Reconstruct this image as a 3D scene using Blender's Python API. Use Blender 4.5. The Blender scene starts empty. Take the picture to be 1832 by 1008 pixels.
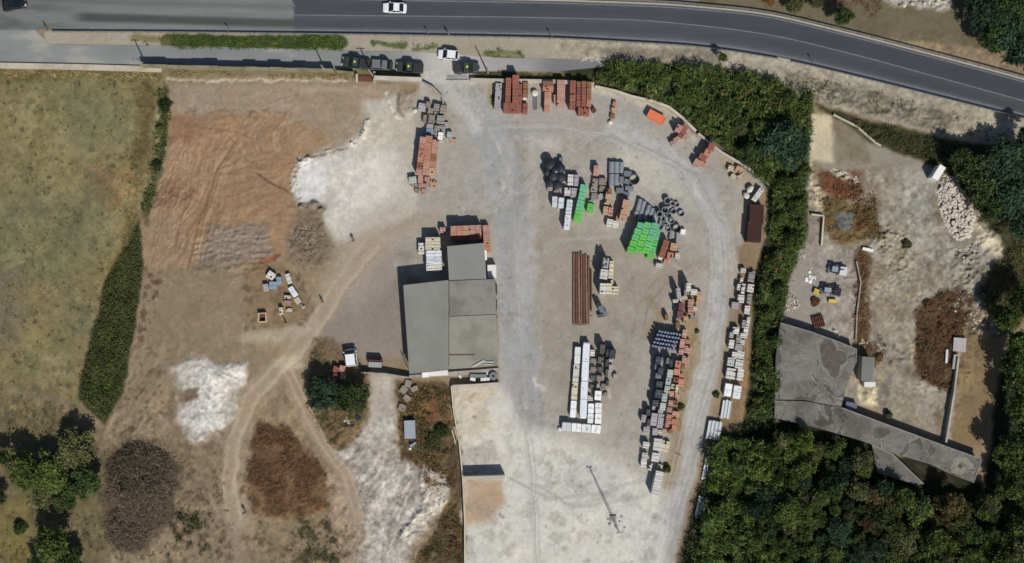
import bpy, bmesh, math, random
import numpy as np
from mathutils import Vector, Matrix
R = math.radians
random.seed(11); rng = np.random.default_rng(5)
scene = bpy.context.scene
CAM_H = 190.0
# ---------------------------------------------------------------- camera
cam = bpy.data.objects.new("camera", bpy.data.cameras.new("camera"))
scene.collection.objects.link(cam); scene.camera = cam
cam.location = (0, 0, CAM_H); cam.rotation_euler = (0, 0, 0)
cam.data.sensor_width = 36.0
cam.data.lens = 36.0 * CAM_H / 183.2
cam.data.clip_start = 1.0; cam.data.clip_end = 12000.0
# ---------------------------------------------------------------- sky and sun
SUN_EL = R(47.0)
sun_from = Vector((0.42, -0.907, 0)).normalized()
world = bpy.data.worlds.new("World"); scene.world = world; world.use_nodes = True
wn = world.node_tree.nodes; wl = world.node_tree.links
sky = wn.new("ShaderNodeTexSky"); sky.sky_type = 'NISHITA'; sky.sun_disc = False
sky.sun_elevation = SUN_EL; sky.sun_rotation = math.atan2(sun_from.x, sun_from.y)
sky.air_density = 1.0; sky.dust_density = 1.0
bgn = wn["Background"]; bgn.inputs[1].default_value = 0.064
wl.new(sky.outputs[0], bgn.inputs[0])
sd = bpy.data.lights.new("sun", 'SUN'); sd.energy = 3.9; sd.angle = R(0.6); sd.color = (1.0, 0.955, 0.88)
so = bpy.data.objects.new("sun", sd); scene.collection.objects.link(so)
dirv = -(sun_from * math.cos(SUN_EL) + Vector((0, 0, math.sin(SUN_EL))))
so.rotation_euler = dirv.to_track_quat('-Z', 'Y').to_euler()
scene.view_settings.view_transform = 'Standard'; scene.view_settings.look = 'None'
scene.view_settings.exposure = 0.31; scene.view_settings.gamma = 1.0
scene.render.filter_size = 1.6
scene.cycles.filter_width = 1.6
scene.cycles.max_bounces = 5
# ---------------------------------------------------------------- helpers
ALB = 0.80
def lin1(c):
    c = np.asarray(c, dtype=float) / 255.0
    return np.where(c <= 0.04045, c / 12.92, ((c + 0.055) / 1.055) ** 2.4)
def LC(c, k=ALB):
    v = lin1(c) * k
    return (float(v[0]), float(v[1]), float(v[2]), 1.0)
def W(px, py, h=0.0):
    """metres on the ground plan from survey coordinates (decimetres); h = height the mark was taken at"""
    k = 1.0 - h / CAM_H
    return ((px - 916) / 10.0 * k, (504 - py) / 10.0 * k)
MATS = {}
def newmat(name):
    m = bpy.data.materials.new(name); m.use_nodes = True
    nt = m.node_tree; b = nt.nodes["Principled BSDF"]; b.inputs["Roughness"].default_value = 0.9
    b.inputs["Specular IOR Level"].default_value = 0.25
    return m, nt, b
def mat(name, col, rough=0.85, var=0.12, scale=1.5, bump=0.0, metal=0.0, spec=0.3, dirt=None, dscale=0.5, dfac=0.5, stretch=(1, 1, 1), objvar=0.12):
    if name in MATS: return MATS[name]
    m, nt, b = newmat(name)
    b.inputs["Roughness"].default_value = rough; b.inputs["Metallic"].default_value = metal
    b.inputs["Specular IOR Level"].default_value = spec
    N = nt.nodes; L = nt.links
    tc = N.new("ShaderNodeTexCoord"); mp = N.new("ShaderNodeMapping"); L.new(tc.outputs["Object"], mp.inputs[0])
    mp.inputs["Scale"].default_value = stretch
    oi = N.new("ShaderNodeObjectInfo")
    ofs = N.new("ShaderNodeMath"); ofs.operation = 'MULTIPLY'; ofs.inputs[1].default_value = 57.0
    L.new(oi.outputs["Random"], ofs.inputs[0])
    cmb = N.new("ShaderNodeCombineXYZ"); L.new(ofs.outputs[0], cmb.inputs[0]); L.new(ofs.outputs[0], cmb.inputs[2])
    L.new(cmb.outputs[0], mp.inputs["Location"])
    n1 = N.new("ShaderNodeTexNoise"); n1.inputs["Scale"].default_value = scale; n1.inputs["Detail"].default_value = 6; n1.inputs["Roughness"].default_value = 0.65
    L.new(mp.outputs[0], n1.inputs["Vector"])
    mr = N.new("ShaderNodeMapRange"); mr.inputs[1].default_value = 0.25; mr.inputs[2].default_value = 0.75
    mr.inputs[3].default_value = 1 - var; mr.inputs[4].default_value = 1 + var
    L.new(n1.outputs[0], mr.inputs[0])
    mo = N.new("ShaderNodeMapRange"); mo.inputs[3].default_value = 1 - objvar; mo.inputs[4].default_value = 1 + objvar
    L.new(oi.outputs["Random"], mo.inputs[0])
    mu = N.new("ShaderNodeMath"); mu.operation = 'MULTIPLY'; L.new(mr.outputs[0], mu.inputs[0]); L.new(mo.outputs[0], mu.inputs[1])
    base = LC(col)
    vm = N.new("ShaderNodeVectorMath"); vm.operation = 'SCALE'; vm.inputs[0].default_value = base[:3]
    L.new(mu.outputs[0], vm.inputs["Scale"])
    outc = vm.outputs[0]
    if dirt is not None:
        n2 = N.new("ShaderNodeTexNoise"); n2.inputs["Scale"].default_value = dscale; n2.inputs["Detail"].default_value = 7; n2.inputs["Roughness"].default_value = 0.7
        L.new(mp.outputs[0], n2.inputs["Vector"])
        m2 = N.new("ShaderNodeMapRange"); m2.inputs[1].default_value = 0.45; m2.inputs[2].default_value = 0.62; m2.inputs[4].default_value = dfac
        L.new(n2.outputs[0], m2.inputs[0])
        mx = N.new("ShaderNodeMix"); mx.data_type = 'RGBA'; L.new(m2.outputs[0], mx.inputs[0])
        L.new(outc, mx.inputs[6]); mx.inputs[7].default_value = LC(dirt); outc = mx.outputs[2]
    L.new(outc, b.inputs["Base Color"])
    if bump > 0:
        bp = N.new("ShaderNodeBump"); bp.inputs["Distance"].default_value = bump; bp.inputs["Strength"].default_value = 1.0
        n3 = N.new("ShaderNodeTexNoise"); n3.inputs["Scale"].default_value = scale * 3; n3.inputs["Detail"].default_value = 5
        L.new(mp.outputs[0], n3.inputs["Vector"]); L.new(n3.outputs[0], bp.inputs["Height"]); L.new(bp.outputs[0], b.inputs["Normal"])
    MATS[name] = m; return m
def leafmat(name, c1, c2, c3=None, rough=0.7):
    if name in MATS: return MATS[name]
    m, nt, b = newmat(name); N = nt.nodes; L = nt.links
    g = N.new("ShaderNodeNewGeometry"); oi = N.new("ShaderNodeObjectInfo"); tc = N.new("ShaderNodeTexCoord")
    nz = N.new("ShaderNodeTexNoise"); nz.inputs["Scale"].default_value = 0.55; nz.inputs["Detail"].default_value = 4
    L.new(g.outputs["Position"], nz.inputs["Vector"])
    ad = N.new("ShaderNodeMath"); ad.operation = 'MULTIPLY_ADD'; ad.inputs[1].default_value = 0.40
    mr = N.new("ShaderNodeMapRange"); mr.inputs[1].default_value = 0.3; mr.inputs[2].default_value = 0.7; mr.inputs[3].default_value = -0.1; mr.inputs[4].default_value = 0.6
    L.new(nz.outputs[0], mr.inputs[0]); L.new(g.outputs["Random Per Island"], ad.inputs[0]); L.new(mr.outputs[0], ad.inputs[2])
    cr = N.new("ShaderNodeValToRGB"); e = cr.color_ramp.elements
    e[0].color = LC(c1, 1.45); e[1].color = LC(c2, 1.5); e[0].position = 0.1; e[1].position = 0.8
    if c3 is not None:
        x = e.new(0.97); x.color = LC(c3, 1.5)
    L.new(ad.outputs[0], cr.inputs[0])
    mo = N.new("ShaderNodeMapRange"); mo.inputs[3].default_value = 0.8; mo.inputs[4].default_value = 1.2; L.new(oi.outputs["Random"], mo.inputs[0])
    vm = N.new("ShaderNodeVectorMath"); vm.operation = 'SCALE'; L.new(cr.outputs[0], vm.inputs[0]); L.new(mo.outputs[0], vm.inputs["Scale"])
    L.new(vm.outputs[0], b.inputs["Base Color"]); b.inputs["Roughness"].default_value = rough
    tr = N.new("ShaderNodeBsdfTranslucent"); L.new(vm.outputs[0], tr.inputs[0]); ms = N.new("ShaderNodeMixShader"); ms.inputs[0].default_value = .18
    L.new(b.outputs[0], ms.inputs[1]); L.new(tr.outputs[0], ms.inputs[2]); L.new(ms.outputs[0], N["Material Output"].inputs[0])
    b.inputs["Specular IOR Level"].default_value = 0.15
    MATS[name] = m; return m
COL = scene.collection
def tag(o, label=None, cat=None, group=None, kind=None):
    if label: o["label"] = label
    if cat: o["category"] = cat
    if group: o["group"] = group
    if kind: o["kind"] = kind
    return o
def empty(name, loc, rz=0.0):
    o = bpy.data.objects.new(name, None); COL.objects.link(o); o.location = loc; o.rotation_euler = (0, 0, rz)
    o.empty_display_size = 0.3; return o
class MB:
    def __init__(s): s.v = []; s.f = []; s.m = []; s.n = 0
    def add(s, vs, fs, mi=0):
        b = s.n; s.v.extend([tuple(v) for v in vs]); s.n += len(vs)
        s.f.extend([tuple(i + b for i in f) for f in fs]); s.m.extend([mi] * len(fs))
    def box(s, x, y, z, sx, sy, sz, rz=0.0, mi=0, taper=0.0):
        """centre x,y ; z = bottom"""
        c, q = math.cos(rz), math.sin(rz); vs = []
        for dz, t in ((0, 1), (sz, 1 - taper)):
            for a, b2 in ((-1, -1), (1, -1), (1, 1), (-1, 1)):
                lx, ly = a * sx / 2 * t, b2 * sy / 2 * t
                vs.append((x + lx * c - ly * q, y + lx * q + ly * c, z + dz))
        s.add(vs, [(3, 2, 1, 0), (4, 5, 6, 7), (0, 1, 5, 4), (1, 2, 6, 5), (2, 3, 7, 6), (3, 0, 4, 7)], mi)
    def cyl(s, p0, p1, r0, r1=None, n=10, mi=0, caps=True):
        r1 = r0 if r1 is None else r1
        p0 = Vector(p0); p1 = Vector(p1); d = (p1 - p0)
        if d.length < 1e-6: return
        d.normalize(); a = d.orthogonal().normalized(); b = d.cross(a); vs = []
        for p, r in ((p0, r0), (p1, r1)):
            for i in range(n):
                t = 2 * math.pi * i / n; vs.append(p + (a * math.cos(t) + b * math.sin(t)) * r)
        fs = [(i, (i + 1) % n, n + (i + 1) % n, n + i) for i in range(n)]
        if caps: fs += [tuple(reversed(range(n))), tuple(range(n, 2 * n))]
        s.add(vs, fs, mi)
    def tube(s, p0, p1, ro, ri, n=16, mi=0):
        p0 = Vector(p0); p1 = Vector(p1); d = (p1 - p0).normalized(); a = d.orthogonal().normalized(); b = d.cross(a); vs = []
        for p, r in ((p0, ro), (p1, ro), (p1, ri), (p0, ri)):
            for i in range(n):
                t = 2 * math.pi * i / n; vs.append(p + (a * math.cos(t) + b * math.sin(t)) * r)
        fs = []
        for k in range(4):
            k2 = (k + 1) % 4
            for i in range(n):
                j = (i + 1) % n; fs.append((k * n + i, k * n + j, k2 * n + j, k2 * n + i))
        s.add(vs, fs, mi)
    def prism(s, pts, z0, z1, mi=0):
        n = len(pts)
        ar = sum(pts[i][0] * pts[(i + 1) % n][1] - pts[(i + 1) % n][0] * pts[i][1] for i in range(n))
        if ar < 0: pts = pts[::-1]
        vs = [(p[0], p[1], z0) for p in pts] + [(p[0], p[1], z1) for p in pts]
        fs = [tuple(reversed(range(n))), tuple(range(n, 2 * n))] + [(i, (i + 1) % n, n + (i + 1) % n, n + i) for i in range(n)]
        s.add(vs, fs, mi)
    def loft(s, rings, mi=0, caps=True):
        n = len(rings[0]); vs = [p for r in rings for p in r]; fs = []
        for k in range(len(rings) - 1):
            for i in range(n):
                j = (i + 1) % n; fs.append((k * n + i, k * n + j, (k + 1) * n + j, (k + 1) * n + i))
        if caps: fs += [tuple(reversed(range(n))), tuple(range((len(rings) - 1) * n, len(rings) * n))]
        s.add(vs, fs, mi)
    def rock(s, x, y, z, r, mi=0, flat=0.7):
        vs = []; a0 = random.random() * 6.28
        for k, (zz, rr) in enumerate(((-0.3, 0.7), (0.15, 1.0), (0.6, 0.65))):
            for i in range(5):
                t = a0 + k * 0.5 + i * 1.2566; q = r * rr * random.uniform(0.75, 1.15)
                vs.append((x + q * math.cos(t), y + q * math.sin(t), z + r * zz * flat * random.uniform(0.8, 1.2)))
        vs.append((x, y, z + r * flat * 0.8))
        fs = []
        for k in range(2):
            for i in range(5):
                j = (i + 1) % 5; fs.append((k * 5 + i, k * 5 + j, k * 5 + 5 + j, k * 5 + 5 + i))
        fs += [(10 + i, 10 + (i + 1) % 5, 15) for i in range(5)]
        s.add(vs, fs, mi)
    def build(s, name, m, parent=None, smooth=False, loc=None, rz=0.0, bevel=0.0):
        me = bpy.data.meshes.new(name); me.from_pydata(s.v, [], s.f)
        for x in (m if isinstance(m, (list, tuple)) else [m]): me.materials.append(x)
        if any(s.m): me.polygons.foreach_set("material_index", s.m)
        if smooth: me.polygons.foreach_set("use_smooth", [True] * len(me.polygons))
        me.update()
        o = bpy.data.objects.new(name, me); COL.objects.link(o)
        if parent is not None: o.parent = parent
        if loc is not None: o.location = loc
        o.rotation_euler = (0, 0, rz)
        if bevel > 0:
            md = o.modifiers.new("bevel", 'BEVEL'); md.width = bevel; md.segments = 2; md.limit_method = 'ANGLE'
        return o
def np_mesh(name, verts, quads, m, parent=None, nv=4):
    me = bpy.data.meshes.new(name); n = len(quads)
    me.vertices.add(len(verts)); me.vertices.foreach_set("co", np.asarray(verts, dtype=np.float32).ravel())
    me.loops.add(n * nv); me.loops.foreach_set("vertex_index", np.asarray(quads, dtype=np.int32).ravel())
    me.polygons.add(n); me.polygons.foreach_set("loop_start", np.arange(0, n * nv, nv, dtype=np.int32))
    me.polygons.foreach_set("loop_total", np.full(n, nv, dtype=np.int32))
    me.materials.append(m); me.update(calc_edges=True)
    o = bpy.data.objects.new(name, me); COL.objects.link(o)
    if parent is not None: o.parent = parent
    return o
def inpoly(px, py, pts):
    px = np.asarray(px, float); py = np.asarray(py, float); c = np.zeros(px.shape, bool); n = len(pts)
    for i in range(n):
        x1, y1 = pts[i]; x2, y2 = pts[(i + 1) % n]
        if y1 == y2: continue
        t = ((y1 > py) != (y2 > py)) & (px < (x2 - x1) * (py - y1) / (y2 - y1) + x1); c ^= t
    return c
def segdist(px, py, pts, closed):
    d = np.full(px.shape, 1e9); n = len(pts)
    for i in range(n if closed else n - 1):
        x1, y1 = pts[i]; x2, y2 = pts[(i + 1) % n]; dx, dy = x2 - x1, y2 - y1; L2 = dx * dx + dy * dy + 1e-9
        t = np.clip(((px - x1) * dx + (py - y1) * dy) / L2, 0, 1)
        d = np.minimum(d, (px - x1 - t * dx) ** 2 + (py - y1 - t * dy) ** 2)
    return np.sqrt(d)
def scatter(pts, n):
    xs = [p[0] for p in pts]; ys = [p[1] for p in pts]
    x = rng.uniform(min(xs), max(xs), n * 4); y = rng.uniform(min(ys), max(ys), n * 4); k = inpoly(x, y, pts)
    return x[k][:n], y[k][:n]
def polyarea(pts):
    n = len(pts); return abs(sum(pts[i][0] * pts[(i + 1) % n][1] - pts[(i + 1) % n][0] * pts[i][1] for i in range(n))) / 200.0
# ---------------------------------------------------------------- noise on the survey grid
def vnoise(x, y, s, seed):
    g = np.random.default_rng(seed).random((256, 256)); x = x / s; y = y / s
    xi = np.floor(x).astype(int); yi = np.floor(y).astype(int); fx = x - xi; fy = y - yi
    fx = fx * fx * (3 - 2 * fx); fy = fy * fy * (3 - 2 * fy)
    a = g[yi % 256, xi % 256]; b = g[yi % 256, (xi + 1) % 256]; c = g[(yi + 1) % 256, xi % 256]; d = g[(yi + 1) % 256, (xi + 1) % 256]
    return (a * (1 - fx) + b * fx) * (1 - fy) + (c * (1 - fx) + d * fx) * fy
def fbm(x, y, s, seed, o=4, g=0.5):
    t = 0; a = 1; w = 0
    for k in range(o):
        t = t + a * vnoise(x + 37 * k, y + 91 * k, s / (2 ** k), seed + k * 17); w += a; a *= g
    return t / w - 0.5
# ================================================================ GROUND (one sheet to the horizon)
def axis(lo, hi, st):
    a = np.arange(lo, hi + st / 2, st); o = np.array([3, 9, 20, 45, 100, 230, 520, 1200, 2800, 5500], float)
    return np.concatenate([(lo - o)[::-1], a, hi + o])
gx = axis(-97, 97, 0.2); gy = axis(-56, 56, 0.2)
GX, GY = np.meshgrid(gx, gy)
PX = 916 + GX * 10; PY = 504 - GY * 10
PXc = np.clip(PX, -200, 2030); PYc = np.clip(PY, -160, 1160)
warpx = fbm(PX, PY, 40, 1) * 22 + fbm(PX, PY, 9, 2, 3) * 7; warpy = fbm(PX, PY, 40, 3) * 22 + fbm(PX, PY, 9, 4, 3) * 7
nA = fbm(PX, PY, 160, 10, 5); nB = fbm(PX, PY, 45, 20, 5, 0.6); nC = fbm(PX, PY, 12, 30, 4, 0.6); nD = fbm(PX, PY, 5, 35, 2)
col = np.zeros(GX.shape + (3,)); col[:] = (138, 121, 98); hgt = np.zeros(GX.shape)
def sm(a): a = np.clip(a, 0, 1); return a * a * (3 - 2 * a)
def bb(pts, pad):
    xs = [p[0] for p in pts]; ys = [p[1] for p in pts]
    i = np.where((gx * 10 + 916 > min(xs) - pad) & (gx * 10 + 916 < max(xs) + pad))[0]
    j = np.where((504 - gy * 10 > min(ys) - pad) & (504 - gy * 10 < max(ys) + pad))[0]
    return slice(j[0], j[-1] + 1), slice(i[0], i[-1] + 1)
def pmask(pts, soft, wob):
    s = bb(pts, 60 + soft); x = PX[s] + warpx[s] * wob; y = PY[s] + warpy[s] * wob
    d = segdist(x, y, pts, True); d = np.where(inpoly(x, y, pts), d, -d)
    return s, sm((d + soft) / (2 * soft + 1e-6)), d
def blend(s, a, c):
    if isinstance(c[0], (tuple, list)):
        t = sm(0.5 + (nB[s] * 1.6 + nC[s] * 1.2) * 1.3)[..., None]; c = np.array(c[0]) * (1 - t) + np.array(c[1]) * t
    else: c = np.array(c, float)
    col[s] = col[s] * (1 - a[..., None]) + c * a[..., None]
def P(pts, c, soft=4, wob=0.6, al=1.0, h=0, rough=0, dome=0):
    s, a, d = pmask(pts, soft, wob); blend(s, a * al, c)
    if h or rough or dome:
        hgt[s] += a * (h + rough * (nC[s] + nD[s])) + np.clip(d, 0, None) / 10 * dome
def S(pts, w, c, soft=3, wob=0.5, al=1.0, h=0, rough=0, lumpy=0):
    s = bb(pts, w + 40); x = PX[s] + warpx[s] * wob; y = PY[s] + warpy[s] * wob
    d = segdist(x, y, pts, False); a = sm((w / 2 + soft - d) / (2 * soft))
    if lumpy: a = a * sm(0.5 + (nB[s] + nC[s] * 1.5) * lumpy)
    if c is not None: blend(s, a * al, c)
    if h or rough: hgt[s] += a * (h + rough * (nC[s] + nD[s]))
def ripple(pts, ang, lam, amp, ch=0, soft=8):
    s, a, d = pmask(pts, soft, 0.5); t = (PX[s] + warpx[s]) * math.cos(R(ang)) + (PY[s] + warpy[s]) * math.sin(R(ang))
    n = vnoise(t, (PX[s] * -math.sin(R(ang)) + PY[s] * math.cos(R(ang))) * 0.06, lam, 71) - 0.5
    col[s] += (n * amp * a)[..., None]; hgt[s] += n * a * ch
def spots(pts, n, r0, r1, c, al=0.7, h=0):
    xs, ys = scatter(pts, n)
    for x, y in zip(xs, ys):
        r = random.uniform(r0, r1); i = int(np.searchsorted(gx, (x - 916) / 10)); j = int(np.searchsorted(gy, (504 - y) / 10)); k = int(r / 2) + 3
        s = (slice(max(j - k, 0), j + k), slice(max(i - k, 0), i + k))
        d = np.hypot((PX[s] - x) * random.uniform(.7, 1.3), PY[s] - y) + (nD[s] + nC[s]) * r * 1.5; a = sm((r - d) / (r * 0.6) + 0.3) * al
        blend(s, a, c); hgt[s] += a * h
# ---- broad fields
FIELD = [(-250, 118), (290, 122), (303, 175), (290, 260), (262, 365), (232, 430), (196, 500), (165, 590), (140, 680), (150, 740), (60, 740), (-250, 720)]
P(FIELD, ((124, 113, 80), (105, 102, 72)), 5, 0.5)
P([(20, 200), (250, 150), (270, 260), (180, 420), (40, 460)], (140, 126, 88), 60, 1.5, 0.55)
P([(-60, 330), (120, 340), (160, 440), (60, 500), (-60, 470)], (104, 103, 78), 40, 1.5, 0.6)
P([(165, 305), (240, 300), (250, 350), (215, 375), (170, 355)], (142, 112, 76), 14, 1.5, 0.8)

S([(0, 133), (280, 136)], 14, (100, 86, 54), 6, 1.2, 0.7)
S([(215, 400), (185, 500), (150, 610), (128, 700)], 22, (132, 116, 80), 8, 0.8, 0.8)
P([(-100, 470), (20, 500), (30, 600), (-100, 640)], (92, 88, 76), 20, 1.2, 0.5)
P([(-250, 715), (70, 690), (160, 750), (200, 800), (190, 1050), (-250, 1200)], ((112, 101, 74), (96, 87, 64)), 16, 1.0)
P([(0, 900), (60, 880), (60, 1008), (0, 1008)], (112, 102, 62), 14, 1.0, 0.8)
S([(20, 700), (110, 720), (160, 770), (190, 800)], 14, (128, 116, 94), 8, 1.0, 0.8)
spots(FIELD, 420, 1.5, 4.5, (72, 68, 44), 0.75, 0.05)
for k_ in range(46):
    x_, y_ = random.uniform(-40, 250), random.uniform(135, 700); q_ = random.uniform(12, 34); c_ = random.choice([(148, 134, 96), (140, 124, 86), (98, 100, 72), (106, 106, 84), (118, 102, 78), (150, 140, 106)])
    if inpoly(np.array([x_]), np.array([y_]), FIELD)[0]: P([(x_ - q_, y_ - q_), (x_ + q_, y_ - q_ * .6), (x_ + q_ * .8, y_ + q_), (x_ - q_ * .7, y_ + q_ * .8)], c_, 14, 2.0, .45)
spots(FIELD, 500, 3, 9, (146, 134, 98), 0.35); spots(FIELD, 360, 3, 10, (92, 94, 68), 0.35)
S([(262, 160), (258, 230), (250, 290)], 30, (92, 80, 52), 12, 1.2, 0.75); S([(240, 395), (225, 440), (212, 480)], 26, (94, 82, 48), 9, 1.2, 0.85); S([(285, 150), (280, 290), (262, 380)], 8, (146, 136, 116), 4, 1, .6)
P([(60, 360), (190, 370), (160, 440), (40, 450)], (98, 98, 72), 22, 2, .6); P([(100, 190), (230, 170), (240, 260), (130, 270)], (108, 108, 78), 26, 2, .6); P([(-60, 470), (50, 480), (40, 620), (-60, 640)], (108, 98, 80), 22, 2, .6)
# ---- bare soil west of the yard
P([(300, 150), (720, 150), (730, 260), (560, 270), (300, 215)], ((152, 137, 119), (143, 127, 108)), 8)
P([(302, 208), (520, 204), (592, 250), (530, 285), (522, 370), (540, 400), (480, 470), (330, 495), (250, 478), (274, 360), (300, 280)], ((152, 126, 99), (143, 116, 90)), 13, 1.1, rough=0.12)
P([(250, 380), (345, 380), (335, 500), (240, 500)], ((150, 127, 103), (142, 119, 96)), 16, 1, .8)
P([(306, 206), (360, 210), (350, 250), (300, 260)], (132, 100, 76), 12, 1, 0.7)
P([(270, 325), (350, 330), (350, 365), (270, 370)], (123, 93, 74), 14, 1.2, 0.5, rough=0.3)
P([(250, 360), (300, 360), (290, 490), (245, 490)], (146, 124, 102), 14, 1, 0.5)
P([(372, 402), (470, 398), (492, 450), (450, 492), (345, 492)], ((134, 122, 110), (124, 112, 100)), 9, 1, 0.9, rough=0.25)
ripple([(350, 400), (480, 400), (490, 490), (340, 492)], 80, 4, 34, 0.25)
ripple([(300, 250), (420, 250), (400, 480), (290, 480)], 24, 3.2, 26, 0.08)
ripple([(370, 220), (560, 225), (520, 380), (430, 400)], 66, 4, 16, 0.08)
for k_ in range(26):
    x_ = random.uniform(285, 430); y_ = random.uniform(240, 330); dx_ = random.uniform(-60, -10); L_ = random.uniform(60, 170); cc_ = random.choice([(118, 92, 70), (172, 144, 114), (164, 136, 108), (126, 98, 74)]); al_ = random.uniform(.35, .7)
    for o_ in (0, random.choice((7, 8, 9))): S([(x_ + o_, y_), (x_ + o_ + dx_ * .3, y_ + L_ * .5), (x_ + o_ + dx_, y_ + L_)], 1.6, cc_, 1.2, .15, al_, h=-.05)
for k_ in range(16):
    x_ = random.uniform(330, 500); y_ = random.uniform(215, 400); cc_ = random.choice([(118, 92, 70), (170, 142, 112)]); S([(x_, y_), (x_ + 40, y_ - random.uniform(0, 14)), (x_ + 80, y_ - random.uniform(0, 10))], 1.8, cc_, 1.3, .6, .5)
for k_ in range(12):
    r_ = random.uniform(40, 120); S([(560 + r_ * math.cos(t_) * 1.2, 250 + r_ * math.sin(t_) * .7) for t_ in np.linspace(2.6, 4.4, 9)], 2, random.choice([(128, 112, 94), (168, 152, 130)]), 1.5, .3, .5)
S([(420, 255), (390, 300), (360, 380), (335, 480)], 3, (122, 92, 66), 2, .3, .8, h=-0.15)
S([(432, 255), (402, 300), (372, 380), (350, 470)], 3, (168, 138, 106), 2, .3, .6, h=0.12)
S([(350, 225), (420, 235), (450, 250)], 3, (120, 90, 66), 2, .3, .6)
S([(460, 310), (495, 332), (522, 348)], 2.5, (92, 68, 50), 1.5, .2, .9, h=-0.2)
S([(310, 203), (520, 203)], 8, (112, 94, 80), 5, 1.5, .6, rough=0.5, lumpy=2)
S([(530, 165), (620, 163), (700, 165)], 10, (166, 150, 128), 5, 1, .5)
S([(535, 165), (525, 210), (560, 200), (640, 195)], 6, (132, 116, 96), 4, 1, .4)
P([(250, 478), (480, 470), (500, 500), (470, 600), (400, 640), (300, 650), (210, 800), (190, 760), (235, 640)], ((139, 122, 99), (128, 112, 91)), 14, 0.8)
spots([(235, 480), (290, 480), (270, 600), (220, 620)], 46, 2, 6, (92, 72, 58), 0.6, 0.05)
spots([(210, 620), (310, 620), (300, 800), (190, 800)], 160, 1.5, 5, (100, 84, 66), 0.5, 0.05)
ripple([(215, 600), (320, 620), (240, 800), (180, 790)], 35, 5, 30, 0.1)
# ---- chalk clearing
P([(650, 186), (718, 172), (752, 205), (742, 300), (756, 376), (700, 405), (650, 440), (600, 438), (572, 372), (536, 370), (521, 340), (530, 290), (612, 268), (650, 228)], ((190, 184, 172), (180, 174, 162)), 9, 0.6)
P([(700, 180), (756, 200), (750, 380), (640, 440), (640, 380), (710, 330)], ((178, 171, 158), (166, 158, 146)), 26, 1.2, .75)
P([(570, 280), (700, 250), (720, 350), (600, 400)], (204, 200, 193), 25, 1, .8)
P([(655, 190), (735, 185), (735, 260), (655, 280)], (178, 171, 154), 16, 1, .7)
P([(528, 295), (570, 285), (590, 330), (560, 365), (528, 360)], (210, 209, 208), 9, 1, .85)
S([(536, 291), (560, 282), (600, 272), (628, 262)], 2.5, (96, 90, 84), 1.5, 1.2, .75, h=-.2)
S([(525, 296), (521, 330), (527, 362)], 2, (120, 112, 102), 1.5, 1.4, .6)
S([(655, 215), (648, 245), (612, 268), (570, 276), (533, 292)], 9, (205, 200, 190), 2, .5, .7, h=0.4, rough=.6, lumpy=3)
S([(533, 292), (524, 315), (527, 350), (535, 366)], 13, (196, 190, 180), 3, .6, .7, h=0.3, rough=.6, lumpy=3)
S([(536, 372), (560, 366), (580, 378)], 8, (110, 98, 84), 3, .6, .8, h=0.3, rough=1.2)
P([(535, 378), (576, 372), (592, 430), (575, 480), (520, 470), (515, 420)], ((134, 119, 101), (110, 97, 80)), 9, 1.2, .9, rough=.3)
S([(690, 165), (700, 200), (716, 214)], 5, (205, 198, 186), 3, .6, .7, h=.2, rough=.6)
P([(714, 170), (745, 160), (762, 180), (742, 205), (722, 205)], (150, 138, 124), 5, .6, .9, h=.3, rough=.3)
S([(716, 170), (714, 200), (722, 208)], 6, (112, 104, 92), 3, .5, .8)
S([(700, 440), (735, 398), (765, 385)], 2.5, (128, 120, 104), 1.5, .2, .8)
# ---- the yard
YARD = [(752, 140), (845, 140), (1060, 156), (1130, 176), (1190, 196), (1240, 238), (1300, 282), (1372, 332), (1340, 365), (1330, 440), (1300, 560), (1262, 780), (1232, 900), (1200, 1060), (828, 1060), (826, 850), (808, 690), (893, 684), (890, 560), (700, 480), (750, 380), (740, 200)]
P(YARD, ((163, 158, 149), (154, 149, 140)), 5, 0.3)
P([(560, 560), (640, 470), (730, 430), (726, 640), (650, 650), (580, 620)], ((140, 132, 124), (129, 123, 117)), 14, 0.6, .9)
P([(600, 440), (760, 385), (880, 385), (880, 450), (740, 470), (640, 560), (600, 500)], ((152, 143, 130), (143, 134, 122)), 14, .6, .9)
P([(955, 385), (1120, 420), (1280, 470), (1230, 500), (1150, 600), (1130, 720), (1010, 740), (960, 600)], ((152, 143, 130), (143, 135, 123)), 26, .8, .9)
P([(890, 160), (1080, 170), (1180, 230), (1120, 260), (900, 240)], ((160, 157, 152), (150, 147, 144)), 16, .8, .6)
S([(795, 130), (850, 190), (895, 280), (920, 400), (925, 560), (935, 700), (950, 800)], 62, ((157, 157, 156), (149, 150, 151)), 9, .4, .9)
S([(800, 110), (812, 160), (850, 220)], 34, (182, 181, 176), 8, .5, .7)
P([(1120, 250), (1220, 300), (1250, 370), (1200, 360), (1130, 330), (1090, 290)], (183, 180, 168), 20, .8, .75)
P([(950, 245), (1000, 248), (1000, 268), (950, 265)], (186, 184, 176), 12, .8, .6)
S([(1100, 235), (1180, 270), (1262, 340), (1292, 420), (1290, 520), (1272, 640), (1248, 740), (1225, 840), (1190, 960)], 36, ((176, 175, 172), (168, 167, 165)), 7, .3, .9)
S([(1294, 430), (1290, 540), (1270, 660), (1240, 780)], 5, (150, 150, 150), 3, .2, .6)
S([(1300, 470), (1300, 540)], 6, (160, 140, 116), 5, .4, .5)
for q in ((898, 330, 10), (905, 300, 7), (925, 355, 8), (912, 340, 6), (888, 262, 8), (925, 250, 5), (960, 680, 6), (970, 690, 4), (1085, 705, 8), (935, 720, 9), (1240, 340, 6), (1250, 352, 5)):
    S([(q[0], q[1] - q[2]), (q[0] + 4, q[1] + q[2])], 6, (198, 196, 190), 3, .6, .6)
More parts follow.
